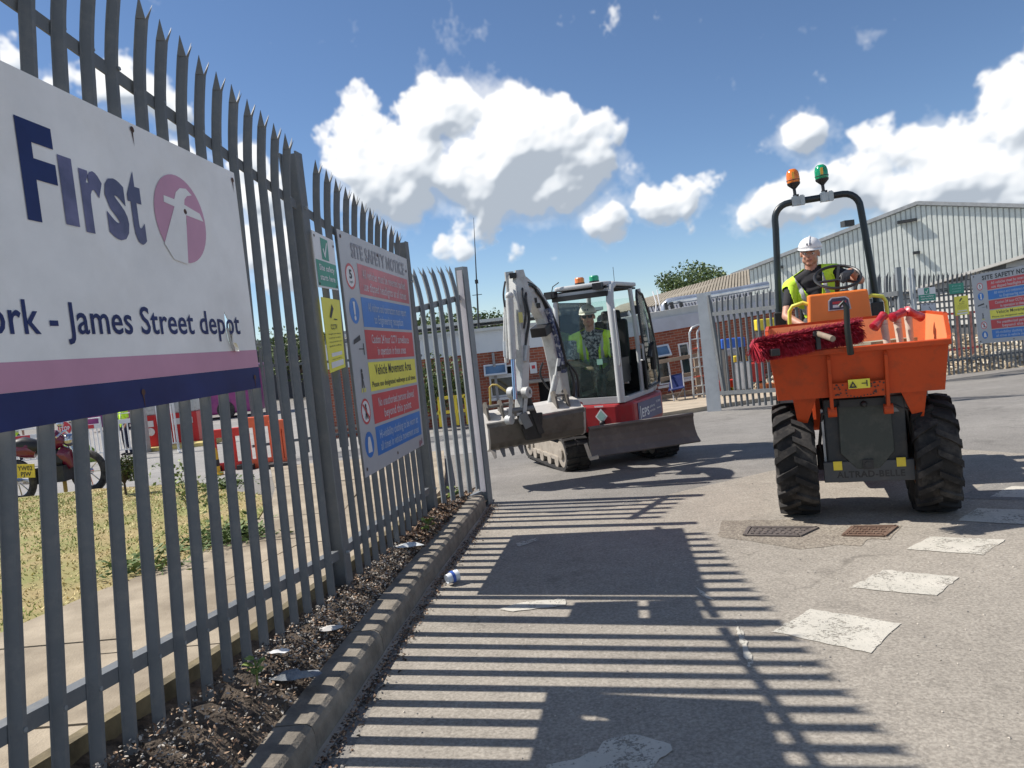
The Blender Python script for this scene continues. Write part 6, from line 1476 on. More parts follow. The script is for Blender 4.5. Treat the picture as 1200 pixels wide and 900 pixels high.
# right brick office, turned and running uphill
YR = 22.0
o0 = at(752, 470, YR); tilt = R(-3.6)
BR_ = thing('brick_office', 'red brick building with two white windows, blue chair and timber rail in front', 'building', (o0.x, YR, o0.z), rot=(0, tilt, R(4)))
BI = XF[BR_.name].inverted()
def bl(px, py, dy=0.0):    # point on its wall face, in its own axes
    d = BI.to_3x3() @ ray(px, py); e_ = BI @ EYE; t = (dy-e_.y)/d.y; return e_+d*t
zt = bl(750, 393).z; zf = bl(750, 377).z; xr = 5.2
def wr(px0, py0, px1, py1): a, c = bl(px0, py0), bl(px1, py1); return a.x, c.x, c.z, a.z
wa = wr(766, 408, 788, 449); wb = wr(794, 403, 813, 442)
wall_with_openings(BR_, -2.6, xr, -.5, zt, [wa, wb], BRICK)
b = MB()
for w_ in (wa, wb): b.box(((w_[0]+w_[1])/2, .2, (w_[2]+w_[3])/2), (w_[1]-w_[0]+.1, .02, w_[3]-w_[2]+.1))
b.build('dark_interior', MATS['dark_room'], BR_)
hA = (wa[3]-wa[2])
window(BR_, ((wa[0]+wa[1])/2, wa[2]+hA*.32), wa[1]-wa[0], hA*.66, .05); open_light(BR_, ((wa[0]+wa[1])/2-.02, wa[3]-hA*.14), wa[1]-wa[0]+.10, hA*.36, -.02, 38)
window(BR_, ((wb[0]+wb[1])/2, (wb[2]+wb[3])/2), wb[1]-wb[0], wb[3]-wb[2], .05)
b = MB(); b.box((xr/2-1.3, .02, (zt+zf)/2), (xr+2.8, .18, zf-zt)); b.build('fascia', wear('grey_white_fascia', (.50, .52, .58), (.4, .42, .46), .5, sc=2, amt=.3), BR_)
b = MB(); b.box((xr/2-1.3, 1.6, zf+.09), (xr+2.9, 3.2, .22)); b.build('flat_roof', wear('roof_upstand', (.55, .55, .52), (.4, .4, .38), .8), BR_)
# ducting on its roof
def duct(nm, pts, r_, m):
    b = MB(); b.tube([bl(px, py, dy) for px, py, dy in pts], r_, 12); return b.build(nm, m, DT, world=False, smooth=True)
DT = thing('roof_duct', 'large shiny metal duct on the roof of the right hand brick building', 'duct', (o0.x, YR, o0.z), rot=(0, tilt, R(4)))
ZN = mat('bright_duct_metal', (.52, .55, .60), .3, metal=.7, var=.2, sc=2)
duct('duct', [(779, 366, 2.2), (779, 358, 2.2), (783, 354, 2.2), (795, 352, 2.2), (822, 348, 2.2), (900, 334, 2.2)], .12, ZN); duct('branch_pipe', [(800, 362, 1.8), (822, 359, 1.8), (860, 353, 1.8)], .07, ZN)
b = MB()
for px in (781, 788, 799): p = bl(px, 362, 2.0); b.box(p, (.09, .09, .42))
b.build('duct_stand', BLACK, DT)
# old roofs beyond
OLD = wear('old_asbestos_roof', (.30, .26, .20), (.16, .15, .11), .9, sc=2, amt=.7, bump=.4)
def P4(pts): return [at(*p) for p in pts]
RF = thing('old_shed', 'long old shed with a mossy brown sheet roof beyond the brick building', 'building', at(800, 360, 32))
b = MB(); q = P4([(700, 372, 30), (880, 338, 30), (878, 316, 38), (728, 358, 38)]); b.prism(q, (0, 0, -.08)); b.build('roof', OLD, RF, world=True)
b = MB(); n = 46
for k in range(n): a_, c_ = q[0].lerp(q[1], (k+.5)/n), q[3].lerp(q[2], (k+.5)/n); b.bar(a_+Vector((0, 0, .02)), c_+Vector((0, 0, .02)), .09, .05)
tag(b.build('roof_corrugations', OLD, RF, world=True), kind='stuff')
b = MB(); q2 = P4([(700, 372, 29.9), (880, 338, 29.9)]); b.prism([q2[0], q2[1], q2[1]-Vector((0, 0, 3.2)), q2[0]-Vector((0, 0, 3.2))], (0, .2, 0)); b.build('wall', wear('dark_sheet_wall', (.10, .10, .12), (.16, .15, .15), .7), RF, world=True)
RG = thing('dark_roofed_shed', 'dark ribbed sheet roof between the ducting and the old brown roof', 'building', at(790, 365, 27))
b = MB(); q = P4([(742, 380, 26), (880, 358, 26), (878, 341, 28.5), (735, 366, 28.5)]); b.prism(q, (0, 0, -.06)); b.build('roof', wear('dark_roof_sheet', (.07, .075, .09), (.2, .2, .22), .6), RG, world=True)
n = 40
b = MB()
for k in range(n): a_, c_ = q[0].lerp(q[1], (k+.5)/n), q[3].lerp(q[2], (k+.5)/n); b.bar(a_+Vector((0, 0, .02)), c_+Vector((0, 0, .02)), .05, .05)
tag(b.build('roof_corrugations', wear('mid_roof_sheet', (.16, .17, .20), (.25, .25, .27), .6), RG, world=True), kind='stuff')
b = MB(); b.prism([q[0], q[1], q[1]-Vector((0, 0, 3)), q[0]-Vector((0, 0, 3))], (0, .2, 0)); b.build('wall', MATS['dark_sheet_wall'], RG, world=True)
b = MB(); b.tube([at(768, 372, 27), at(769, 355, 28), at(765, 342, 29)], .025, 6); b.tube([at(776, 368, 27), at(772, 352, 28), at(770, 340, 29)], .02, 6); b.build('roof_ladder', mat('pale_ladder', (.5, .5, .5), .5), RG, world=True)

# grey warehouse
A0, A1, A2 = at(858, 322, 50), at(1075, 238, 44), at(1320, 243, 38.3); zb_ = -1.3
WD_ = Vector((A1.x-A0.x, A1.y-A0.y, 0)).normalized(); WN = Vector((WD_.y, -WD_.x, 0))
WH = thing('warehouse', 'big pale grey ribbed metal warehouse with a shallow gable, on the right', 'building', (A1.x, A1.y, 0))
CLAD = wear('pale_cladding', (.44, .45, .44), (.36, .37, .36), .5, sc=.6, amt=.45, bump=.05)
a2 = (A2-A0).dot(WD_); a1 = (A1-A0).dot(WD_)
def wp(s_, z, o=0.0): p = A0+WD_*s_+WN*o; return Vector((p.x, p.y, z))
def topz(s_): return lerp([(0, A0.z), (a1, A1.z), (a2, A2.z)], s_)
b = MB(); b.add([wp(0, zb_), wp(0, A0.z), wp(a1, A1.z), wp(a2, A2.z), wp(a2, zb_)], [(0, 1, 2, 3, 4)])
b.add([wp(0, zb_), wp(0, A0.z), wp(0, A0.z, -40), wp(0, zb_, -40)], [(0, 1, 2, 3)]); b.build('wall', CLAD, WH, world=True)
b = MB(); x = .1; pitch_ = .26
while x < a2-.4:
    q = [wp(x, zb_, .004), wp(x+.02, zb_, .05), wp(x+.19, zb_, .05), wp(x+.21, zb_, .004)]
    b.prism(q, (0, 0, min(topz(x), topz(x+.21))-.12-zb_)); x += pitch_
tag(b.build('cladding_ribs', wear('rib_cladding', (.73, .76, .70), (.65, .68, .63), .5, sc=.6, amt=.4), WH, world=True), kind='stuff')
b = MB(); b.bar(wp(0, A0.z, .08), wp(a1, A1.z, .08), .25, .20); b.bar(wp(a1, A1.z, .08), wp(a2, A2.z, .08), .25, .20); b.build('verge_trim', mat('verge_trim_grey', (.40, .41, .41), .5), WH, world=True)
b = MB(); b.add([wp(0, A0.z), wp(a1, A1.z), wp(a1, A1.z, -40), wp(0, A0.z, -40)], [(0, 1, 2, 3)]); b.add([wp(a1, A1.z), wp(a2, A2.z), wp(a2, A2.z, -40), wp(a1, A1.z, -40)], [(0, 1, 2, 3)]); b.build('roof', wear('warehouse_roof', (.38, .39, .38), (.3, .3, .3), .7), WH, world=True)
for px, py, w_ in ((1063, 259, 1.0), (1074, 296, .35), (914, 313, .3)):
    d_ = ray(px, py); t_ = (A0-EYE).dot(WN)/d_.dot(WN); c = EYE+d_*(t_*.996); b = MB(); M3 = Matrix.Rotation(math.atan2(WD_.y, WD_.x), 3, 'Z')
    b.box(c, (w_, .22, .16), M3); b.bar(c, c-WN*.3, .1, .1); b.build('floodlight', DGREY, WH, world=True)
b = MB(); c = wp((at(993, 261, 47)-A0).dot(WD_), 0, -1); c.z = at(993, 262, c.y).z; b.box(c, (.6, .6, .35)); b.build('roof_vent', DGREY, WH, world=True)
EB = thing('white_lean_to', 'small white end wall between the old roof and the warehouse', 'building', at(856, 335, 40))
b = MB(); q = P4([(852, 348, 40), (869, 346, 40), (869, 320, 40), (853, 323, 40)]); b.prism([q[3], q[2], q[2]-Vector((0, 0, 5)), q[3]-Vector((0, 0, 5))], (0, 3, 0)); b.build('wall', WHITE, EB, world=True)
# louvred shed in front of the warehouse
LS = thing('louvred_shed', 'grey shed with horizontal boarding in front of the warehouse, behind the far fence', 'building', at(1130, 350, 28))
l0, l1 = at(1040, 349, 31), at(1330, 262, 24); zb2 = at(1100, 384, 28).z; LD = Vector((l1.x-l0.x, l1.y-l0.y, 0)).normalized(); LN = Vector((LD.y, -LD.x, 0)); LL = (l1-l0).dot(LD)
def lq(s_, z, o=0.0): p = l0+LD*s_+LN*o; return Vector((p.x, p.y, z))
LOUV = wear('grey_louvre', (.48, .47, .44), (.34, .33, .31), .7, sc=2, amt=.4)
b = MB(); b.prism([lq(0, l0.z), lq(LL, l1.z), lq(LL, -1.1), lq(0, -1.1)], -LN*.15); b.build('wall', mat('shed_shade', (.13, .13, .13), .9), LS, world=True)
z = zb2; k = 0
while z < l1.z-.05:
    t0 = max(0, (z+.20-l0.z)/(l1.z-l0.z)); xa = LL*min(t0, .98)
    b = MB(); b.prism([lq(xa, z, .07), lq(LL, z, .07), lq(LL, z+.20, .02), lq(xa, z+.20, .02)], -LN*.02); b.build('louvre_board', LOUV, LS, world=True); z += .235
b = MB(); b.bar(l0+LN*.15, l1+LN*.15, .25, .10); b.build('verge_trim', LOUV, LS, world=True)

# ---- things in front of the right office
def at_g(px, py, dz=.0): return gp(px, py, dz)
TF = thing('timber_rail', 'weathered three rail timber fence in front of the right hand brick building', 'fence', bl(758, 465, -1.6) and (XF[BR_.name] @ bl(758, 465, -1.6)))
def ww(px, py, dy): return XF[BR_.name] @ bl(px, py, dy)
WD = mat('pale_old_timber', (.30, .23, .17), .85, var=.2, sc=6)
for pa_, pb_ in (((757, 427), (818, 416)), ((757, 448), (818, 437)), ((757, 469), (818, 458))):
    b = MB(); b.bar(ww(*pa_, -1.6), ww(*pb_, -1.6), .05, .10); b.build('rail', WD, TF, world=True)
for px in (762, 817):
    b = MB(); p = ww(px, 440, -1.55); b.bar(p+Vector((0, 0, .55)), p-Vector((0, 0, 1.0)), .10, .10); b.build('post', WD, TF, world=True)
BC = thing('folding_chair', 'blue fabric folding chair leaning against the timber rail', 'chair', ww(793, 468, -1.9))
BLU = mat('blue_canvas', (.01, .022, .11), .7, var=.2)
b = MB(); q = [ww(784, 456, -2.0), ww(801, 452, -2.0), ww(799, 437, -1.75), ww(786, 440, -1.75)]; b.prism(q, (0, .03, 0)); b.build('back', BLU, BC, world=True)
b = MB(); b.prism([ww(784, 457, -2.0), ww(801, 453, -2.0), ww(802, 455, -2.5), ww(783, 459, -2.5)], (0, 0, .03)); b.build('seat', BLU, BC, world=True)
for pa_, pb_ in (((785, 438, -1.75), (790, 470, -2.5)), ((800, 436, -1.75), (803, 467, -2.4)), ((786, 457, -2.5), (794, 470, -1.8)), ((801, 455, -2.5), (790, 472, -1.9))):
    b = MB(); b.tube([ww(*pa_), ww(*pb_)], .016, 6); b.build('leg', mat('grey_tube', (.3, .3, .32), .4), BC, world=True)
LR = thing('hooped_ladder', 'hooped aluminium ladder standing by the gate stile', 'ladder', ww(818, 470, -2.2))
ALU = mat('aluminium_tube', (.50, .52, .52), .4, metal=.4)
for dx in (0, 9):
    b = MB(); b.tube([ww(813+dx+(3 if dx else 0), 466, -2.2), ww(810+dx, 420, -2.2), ww(808+dx, 390, -2.2), ww(811+dx, 384, -2.2), ww(818+dx*.6, 381, -2.2), ww(826, 380, -2.2)], .028, 8); b.build('stile', ALU, LR, world=True, smooth=True)
for k, py in enumerate((398, 409, 420, 431, 442, 453, 463)):
    b = MB(); b.tube([ww(810+k*.5, py, -2.2), ww(824+k*.5, py-2, -2.2)], .02, 6); b.build('rung', mat('red_rung', (.55, .10, .06), .5) if k in (1, 4) else ALU, LR, world=True)
# bits behind the open far leaf
rb = random.Random(31)
cols = [('red', (.55, .04, .03)), ('white', (.7, .7, .7)), ('yellow', (.75, .6, .05)), ('blue', (.03, .12, .5)), ('orange', (.75, .2, .05))]
spots = [(858, 402, 'blue', .6, .25), (858, 412, 'white', .6, .2), (852, 455, 'red', .6, .45), (866, 422, 'yellow', .35, .25), (870, 440, 'white', .4, .7), (868, 462, 'yellow', .5, .4), (884, 436, 'red', .5, .5), (898, 380, 'yellow', .6, .3), (893, 459, 'orange', .22, .45), (903, 459, 'orange', .22, .45),
         (880, 372, 'white', 1.6, .15), (905, 400, 'white', 1.0, .4)]
nouns = ['blue board on a stack', 'white board under the blue one', 'red barrier foot', 'yellow box', 'white sack', 'low yellow block', 'red plastic barrier', 'yellow roof box', 'orange cone shaped marker', 'orange marker', 'white van roof', 'white panel']
for k, (px, py, cn, w_, h_) in enumerate(spots[:10]):
    c = dict(cols)[cn]; p = at(px, py, 19.5+.4*(k % 4)); zt_ = zg(p.y)
    o = thing('traffic_barrier' if cn in ('red', 'white') else 'stacked_board', f'{nouns[k]} seen between the pales of the open far gate', 'barrier' if cn in ('red', 'white', 'orange') else 'board', (p.x, p.y, zt_))
    m_ = mat('plastic_'+cn, c, .5, var=.1)
    b = MB(); b.box((p.x, p.y, p.z), (w_, .25, h_)); b.build('panel', m_, o, world=True, bevel=.03)
    for s_ in (-1, 1):
        b = MB(); hh = p.z-h_/2-zt_
        if hh > .02: b.box((p.x+s_*w_*.38, p.y, zt_+hh/2), (.07, .30, hh)); b.build('foot', mat('plastic_dark', (.06, .06, .06), .7), o, world=True)
# gravel heap and kerb blocks behind the far fence
b = MB(); gc = at_g(1150, 425); GH = mat('pale_gravel', (.50, .42, .30), .95, var=.25, sc=14, bump=.8, bsc=20)
rr = random.Random(9); n = 30; vs = []
for j in range(12):
    for i in range(n):
        t = j/11; a_ = 2*math.pi*i/n; r_ = t*4.2; z = 1.25*(1-t)**.8+.12*mnoise.noise(Vector((math.cos(a_)*r_, math.sin(a_)*r_, 2)))
        vs.append((11.4+math.cos(a_)*r_*1.25, 21.8+math.sin(a_)*r_*.5, zg(21)+max(-.1, z*.95)))
b.add(vs, [(j*n+i, j*n+(i+1) % n, (j+1)*n+(i+1) % n, (j+1)*n+i) for j in range(11) for i in range(n)]); tag(b.build('gravel_heap', GH, smooth=True), kind='stuff')
scatter('gravel_stones', 3500, lambda r_: (lambda a_, t: Vector((11.4+math.cos(a_)*t*5.2, 21.8+math.sin(a_)*t*2.1, zg(21)+1.19*(1-t)**.8+.03)))(r_.uniform(0, 6.3), r_.random()**.6), (.03, .08), [GH, mat('white_gravel', (.62, .56, .45), .9, var=.2), mat('brown_gravel', (.36, .27, .17), .9, var=.3)], 77, flat=.7)
for k, (px, py) in enumerate(((1168, 420), (1180, 417), (1192, 419), (1176, 409), (1188, 407))):
    p = at(px, py+6, 20.2); b = MB(); b.box((p.x, 20.2, p.z), (.30, .30, .18)); o = b.build('concrete_block', wear('pale_block', (.50, .48, .42), (.3, .28, .25), .9), None, bevel=.02)
    tag(o, ['pale concrete block at the left of the pile below the far safety board', 'pale concrete block in the middle of the pile below the far safety board', 'pale concrete block at the right of the pile below the far safety board', 'upper left pale block of the pile below the far safety board', 'upper right pale block of the pile below the far safety board'][k], 'block')
RWT = mat('red_white_tape', (.6, .06, .05), .5, var=.1)
b = MB(); b.bar(at(1098, 412, 19.6), at(1150, 406, 20.2), .02, .05); b.bar(at(1085, 370, 20.4), at(1150, 365, 20.8), .02, .06)
tag(b.build('barrier_tape', RWT), 'red and white barrier tape strung behind the far fence', 'tape')
for k, (px, py, h_) in enumerate(((1121, 376, 1.2), (1091, 372, 1.0), (1137, 372, 1.5))):
    p = at(px, py, 20.4); b = MB(); b.box((p.x, p.y, zg(20.4)+.8), (.08, .05, 1.6)); o = b.build('barrier_post', mat('striped_post', (.62, .28, .22), .6, var=.3, sc=9), None)
    tag(o, ['red and white post behind the yellow CCTV notice on the far fence', 'red and white post behind the diagram notice on the far fence', 'red and white post at the left edge of the far safety board'][k], 'post')
# parked grey van parts visible between warehouse and fence
def van(name, label, p, L, H, Wd, col, rz):
    o = thing(name, label, 'van', p, rz)
    b = MB(); b.prism([(-L/2, 0, .35), (L/2, 0, .35), (L/2, 0, .95), (L/2-.25, 0, 1.15), (L/2-.95, 0, H*.93), (L/2-1.4, 0, H), (-L/2+.08, 0, H), (-L/2, 0, H*.9)], (0, Wd, 0)); b.build('body', col, o, bevel=.05)
    b = MB(); b.prism([(L/2-1.35, -.012, H*.62), (L/2-.62, -.012, H*.62), (L/2-.98, -.012, H*.88), (L/2-1.35, -.012, H*.90)], (0, Wd+.024, 0)); b.build('side_window', DARKGL, o)
    b = MB(); b.prism([(L/2-.27, .12, 1.19), (L/2-.27, Wd-.12, 1.19), (L/2-.90, Wd-.2, H*.92), (L/2-.90, .2, H*.92)], (.03, 0, .01)); b.build('windscreen', DARKGL, o)
    for x in (-L/2+.8, L/2-.85):
        for y in (.0, Wd):
            b = MB(); b.cyl((x, y-.02, .34), (x, y+.10 if y == 0 else y+.02-.1, .34), .34, n=20); w_ = b.build('wheel', RUBBER, o); b = MB(); b.cyl((x, (-.025 if y == 0 else y+.025), .34), (x, y, .34), .2, n=16); b.build('rim', STEEL, w_)
    for y in (.2, Wd-.2):
        b = MB(); b.box((L/2+.005, y, .85), (.03, .25, .16)); b.build('headlight', WSIGN, o)
    return o
van('parked_van', 'white van parked beyond the far open gate leaf', (6.2, 24.5, zg(24.5)), 4.9, 1.95, 1.9, WHITE, R(3))
van('parked_van', 'dark van parked behind the far fence, left of the gravel heap', (10.5, 25.2, zg(25.2)), 4.8, 2.0, 1.9, DGREY, R(0))

# masts
for k, (px0, py0, px1, py1, Yd, lab) in enumerate(((561, 384, 555, 255, 24, 'tall thin radio mast rising behind the gate leaf, left of the excavator'),)):
    o = thing('radio_mast', lab, 'mast', at(px0, py0, Yd)); b = MB(); a_, c_ = at(px0, py0, Yd), at(px1, py1, Yd); b.tube([a_-Vector((0, 0, 1)), a_, a_.lerp(c_, .5), c_], [.035, .035, .02, .006], 6); b.build('mast', BLACK, o, world=True)
    b = MB(); m_ = a_.lerp(c_, .42); b.box(m_, (.10, .06, .12)); m2_ = a_.lerp(c_, .3); b.bar(m2_-Vector((.15, 0, 0)), m2_+Vector((.15, 0, .0)), .02, .02); b.build('mast_fitting', BLACK, o, world=True)

# ---- vegetation
def tree(name, label, base, H, Wd, n=2600, seed=1, leaf=.22, trunk=.35, col=LEAFM, cat='tree', squash=.75, leafsz=None, group=None):
    rr = random.Random(seed); o = thing(name, label, cat, base, 0, group); base = Vector(base)
    b = MB(); top_ = Vector((0, 0, H*.62)); b.tube([(0, 0, -.2), (rr.uniform(-.1, .1)*H*.1, 0, H*.25), (0, 0, H*.5), (rr.uniform(-.3, .3), 0, H*.7)], [trunk, trunk*.8, trunk*.55, trunk*.2], 8)
    cl = []
    for k in range(16 if n > 1500 else 9):
        a_ = rr.uniform(0, 6.28); r_ = Wd/2*rr.uniform(.15, .82); z = H*(.45+.45*rr.random()); c = Vector((math.cos(a_)*r_*(1-.35*(z/H-.45)), math.sin(a_)*r_, z)); cl.append((c, Wd*rr.uniform(.13, .24)))
        b.tube([(0, 0, H*.35), c*.5+Vector((0, 0, H*.22)), c], [trunk*.4, trunk*.22, trunk*.06], 5)
    b.build('trunk', mat('bark', (.09, .065, .045), .9, var=.3), o, smooth=True)
    b = MB()
    for k in range(n):
        c, r_ = cl[rr.randrange(len(cl))]; v = Vector((rr.gauss(0, 1), rr.gauss(0, 1), rr.gauss(0, 1))).normalized()*r_*(rr.random()**.35)*1.05; v.z *= squash
        p = c+v; s_ = leaf*rr.uniform(.5, 1.2); q = Quaternion(Vector((rr.uniform(-1, 1), rr.uniform(-1, 1), rr.uniform(-1, 1))), rr.uniform(0, 3)).to_matrix(); b.cur = rr.randrange(2)
        b.add([p+q @ Vector(t)*s_ for t in ((-.5, 0, 0), (0, .3, .1), (.5, 0, 0), (0, -.3, .05))], [(0, 1, 2, 3)])
    b.build('crown', [col, mat('light_'+col.name, (.10, .15, .04), .6, var=.3, sc=3, col2=(.17, .23, .07))], o); return o
tr_ = at(815, 345, 75)
tree('broadleaf_tree', 'broad dark tree rising behind the old brown roof', (tr_.x, 75, -1.2), at(815, 309, 75).z+1.2, 8.2, 5200, 3, .34)
for k, (px, pt, Yd, Wd, lab) in enumerate(((575, 372, 60, 5.5, 'rounded tree just right of the thin mast, above the office roof'), (592, 376, 64, 4, 'smaller tree touching the right side of the rounded tree above the office roof'), (545, 370, 58, 6, 'tree seen through the end gate leaf'),
        (505, 372, 55, 7, 'tree at the left of the end gate leaf, above the hedge'), (455, 385, 62, 8, 'tree hidden mostly by the near safety board'), (345, 392, 56, 7, 'tree seen between the pales just left of the fence post'), (290, 398, 60, 8, 'tree behind the right hand end of the name board'), (618, 380, 70, 4, 'tree top seen between the digger arm and boom'))):
    p = at(px, 420, Yd); ztop = at(px, pt, Yd).z; tree('broadleaf_tree', lab, (p.x, Yd, -1.3), ztop+1.3+.3, Wd, 1900, 40+k, .34, group='trees beyond the depot roofs')
hp_ = at(520, 490, 19.2)
tree('hedge', 'clipped green bush in front of the brick office, seen through the end gate leaf', (hp_.x, 19.2, zg(19.2)), at(520, 432, 19.2).z-zg(19.2)+.15, 1.6, 3000, 60, .10, .05, cat='bush', squash=1.4)
YB = thing('yellow_barrier', 'yellow painted rail barrier beside the bush in front of the brick office', 'barrier', at(530, 500, 18.6))
for pa_, pb_ in (((513, 467), (545, 464)), ((513, 484), (545, 481)), ((514, 466), (517, 500)), ((533, 464), (537, 498)), ((545, 464), (549, 497))):
    b = MB(); b.bar(at(*pa_, 18.6), at(*pb_, 18.6), .07, .07); b.build('rail', YEL, YB, world=True)
YC = thing('yellow_handrail', 'bent yellow handrail below the open office window, left of the digger arm', 'handrail', at(575, 485, 19.5))
b = MB(); b.tube([at(575, 478, 19.5), at(574, 454, 19.5), at(577, 451, 19.5), at(582, 451, 19.5), at(598, 462, 19.5)], .028, 8); b.build('rail', mat('ochre_paint', (.55, .40, .10), .6), YC, world=True, smooth=True)

# ---- behind the near fence, left
# motorcycle
MC = thing('motorcycle', 'maroon motorcycle with a yellow number plate parked on the far side of the grass', 'motorcycle', (-7.6, 11.55, -.19), 0)
MAR = mat('maroon_paint', (.16, .012, .035), .2, var=.1, spec=.8); CHR = mat('chrome', (.6, .6, .62), .15, metal=.95)
w0, w1 = at(22, 572, 11.5), at(99, 562, 11.6)
gz_ = zg(11.5)
def mwheel(c, r_, nm='wheel'):
    d_ = (w1-w0); d_.z = 0; d_.normalize(); ax = Vector((d_.y, -d_.x, 0)); c = Vector(c)
    d2 = (d_+ax*.35).normalized() if nm else d_; ax = Vector((d2.y, -d2.x, 0))
    b = MB(); b.tube([c+(d2*math.cos(t)+Vector((0, 0, 1))*math.sin(t))*(r_-.05) for t in [2*math.pi*i/32 for i in range(32)]], .055, 8, closed=True); o = b.build('wheel', RUBBER, MC, world=True, smooth=True); XF[o.name] = XF[MC.name]
    b = MB(); b.tube([c+(d2*math.cos(t)+Vector((0, 0, 1))*math.sin(t))*(r_-.10) for t in [2*math.pi*i/32 for i in range(32)]], .014, 6, closed=True); b.cyl(c-ax*.05, c+ax*.05, .05, n=14)
    for k in range(9): t = 2*math.pi*k/9; b.bar(c, c+(d2*math.cos(t)+Vector((0, 0, 1))*math.sin(t))*(r_-.1), .012, .012)
    b.build('rim', CHR, o, world=True); return c
c0 = mwheel((w0.x, 11.5, gz_+.33), .33); c1 = mwheel((w1.x, 11.75, gz_+.34), .33)
dv = (c1-c0).normalized(); lt_ = Vector((dv.y, -dv.x, 0)).normalized()
def mp(t, z, s=0): return c0+(c1-c0)*t+Vector((0, 0, z))+lt_*s
b = MB(); b.tube([mp(-.15, .38), mp(.02, .47), mp(.2, .46), mp(.32, .40)], [.05, .10, .14, .10], 10); b.build('tail_fairing', MAR, MC, world=True, smooth=True)
b = MB(); b.tube([mp(-.02, .55), mp(.15, .54), mp(.32, .47), mp(.42, .48)], [.07, .12, .12, .06], 10); b.build('seat', BLACK, MC, world=True, smooth=True)
b = MB(); b.tube([mp(.36, .46), mp(.46, .52), mp(.62, .55), mp(.72, .50)], [.08, .15, .15, .07], 12); b.build('fuel_tank', MAR, MC, world=True, smooth=True)
b = MB(); b.tube([mp(.40, .30), mp(.55, .26), mp(.68, .22)], [.10, .16, .12], 10); b.box(mp(.52, .04), (.42, .26, .24)); b.build('engine', DGREY, MC, world=True)
b = MB(); b.tube([mp(.62, .35), mp(.70, .30), mp(.78, .10)], [.12, .14, .06], 10); b.build('side_fairing', MAR, MC, world=True, smooth=True)
b = MB(); b.tube([mp(.72, .62), mp(.80, .38), mp(1.0, 0)], .028, 8); b.tube([mp(.70, .60, -.3), mp(.73, .66, -.08), mp(.73, .66, .08), mp(.70, .60, .3)], .015, 6); b.tube([mp(.75, .66, .25), mp(.76, .78, .28)], .008, 5); b.build('front_fork', CHR, MC, world=True)
b = MB(); b.sphere(mp(.79, .52), .10, 8); b.build('headlight', CHR, MC, world=True, smooth=True)
for s_ in (-.28, .28): b = MB(); b.sphere(mp(.77, .79, s_), .05, 6); b.build('mirror', CHR, MC, world=True, smooth=True)
b = MB(); b.tube([mp(.3, -.08, -.12), mp(.05, -.04, -.16), mp(-.2, .02, -.17)], [.03, .045, .05], 10); b.build('exhaust', CHR, MC, world=True, smooth=True)
b = MB(); b.box(mp(-.26, .36), (.20, .06, .10)); b.build('tail_light', mat('red_tail_lens', (.55, .01, .02), .2), MC, world=True)
pc = at(30, 552, 11.20); pu = Vector((.07, 0, 1)).normalized(); pr = Vector((1, -.0, -.07))
b = MB(); b.prism([pc-pr*.13-pu*.10, pc+pr*.13-pu*.10, pc+pr*.13+pu*.10, pc-pr*.13+pu*.10], (0, .012, 0)); npl = b.build('number_plate', mat('plate_yellow', (.78, .60, .06), .4), MC, world=True)
XF[npl.name] = XF[MC.name]
b = MB()
for t_, z_, x0_, w_ in (('YW02', .01, -.11, .21), ('PJW', -.075, -.07, .15)):
    v_, f_, _ = text_geo(t_, .02); b.add([pc+pr*(x0_+v.x*w_)+pu*(z_+v.y*.062)+Vector((0, -.003, 0)) for v in v_], f_)
b.build('plate_lettering', KSIGN, npl, world=True)
b = MB(); b.tube([mp(.62, .30, -.1), mp(.60, -.05, -.14), mp(.58, -.28, -.2)], .03, 6); b.build('side_stand', mat('dull_yellow_leg', (.45, .30, .06), .6), MC, world=True)
# small shrub by the bike, and weedy saplings behind the fence
p = at_g(148, 582, .1); tree('shrub', 'small round shrub at the grass edge right of the motorcycle', (p.x, p.y, p.z-.05), at(148, 532, p.y).z-p.z+.05, .42, 1500, 81, .05, .02, cat='shrub', col=mat('olive_leaves', (.09, .10, .05), .7, var=.3, sc=6, col2=(.17, .16, .10)), squash=1.5)
p = at_g(228, 622, .12); tree('sapling', 'spindly leafy sapling behind the pales at the edge of the path', (p.x, p.y, p.z-.05), at(212, 540, p.y).z-p.z+.05, .55, 300, 82, .045, .012, cat='shrub', col=mat('fresh_leaves', (.20, .28, .06), .6, var=.25, sc=6, col2=(.34, .42, .12)), squash=1.5)
for k, (px, py, n_) in enumerate(((262, 573, 500), (276, 632, 500), (172, 668, 300), (247, 640, 300))):
    p = at_g(px, py, .12); b = MB(); rr = random.Random(90+k)
    for j in range(n_):
        q = p+Vector((rr.gauss(0, .16), rr.gauss(0, .10), abs(rr.gauss(.05, .05)))); s_ = rr.uniform(.015, .035); M3 = Quaternion(Vector((rr.uniform(-1, 1), rr.uniform(-1, 1), .2)), rr.uniform(0, 1.5)).to_matrix()
        b.add([q+M3 @ Vector(t)*s_ for t in ((-1, 0, 0), (0, .5, 0), (1, 0, 0), (0, -.5, 0))], [(0, 1, 2, 3)])
    tag(b.build('weed_patch', mat('weed_leaves', (.08, .14, .03), .7, var=.3, sc=6, col2=(.15, .22, .06))), kind='stuff')
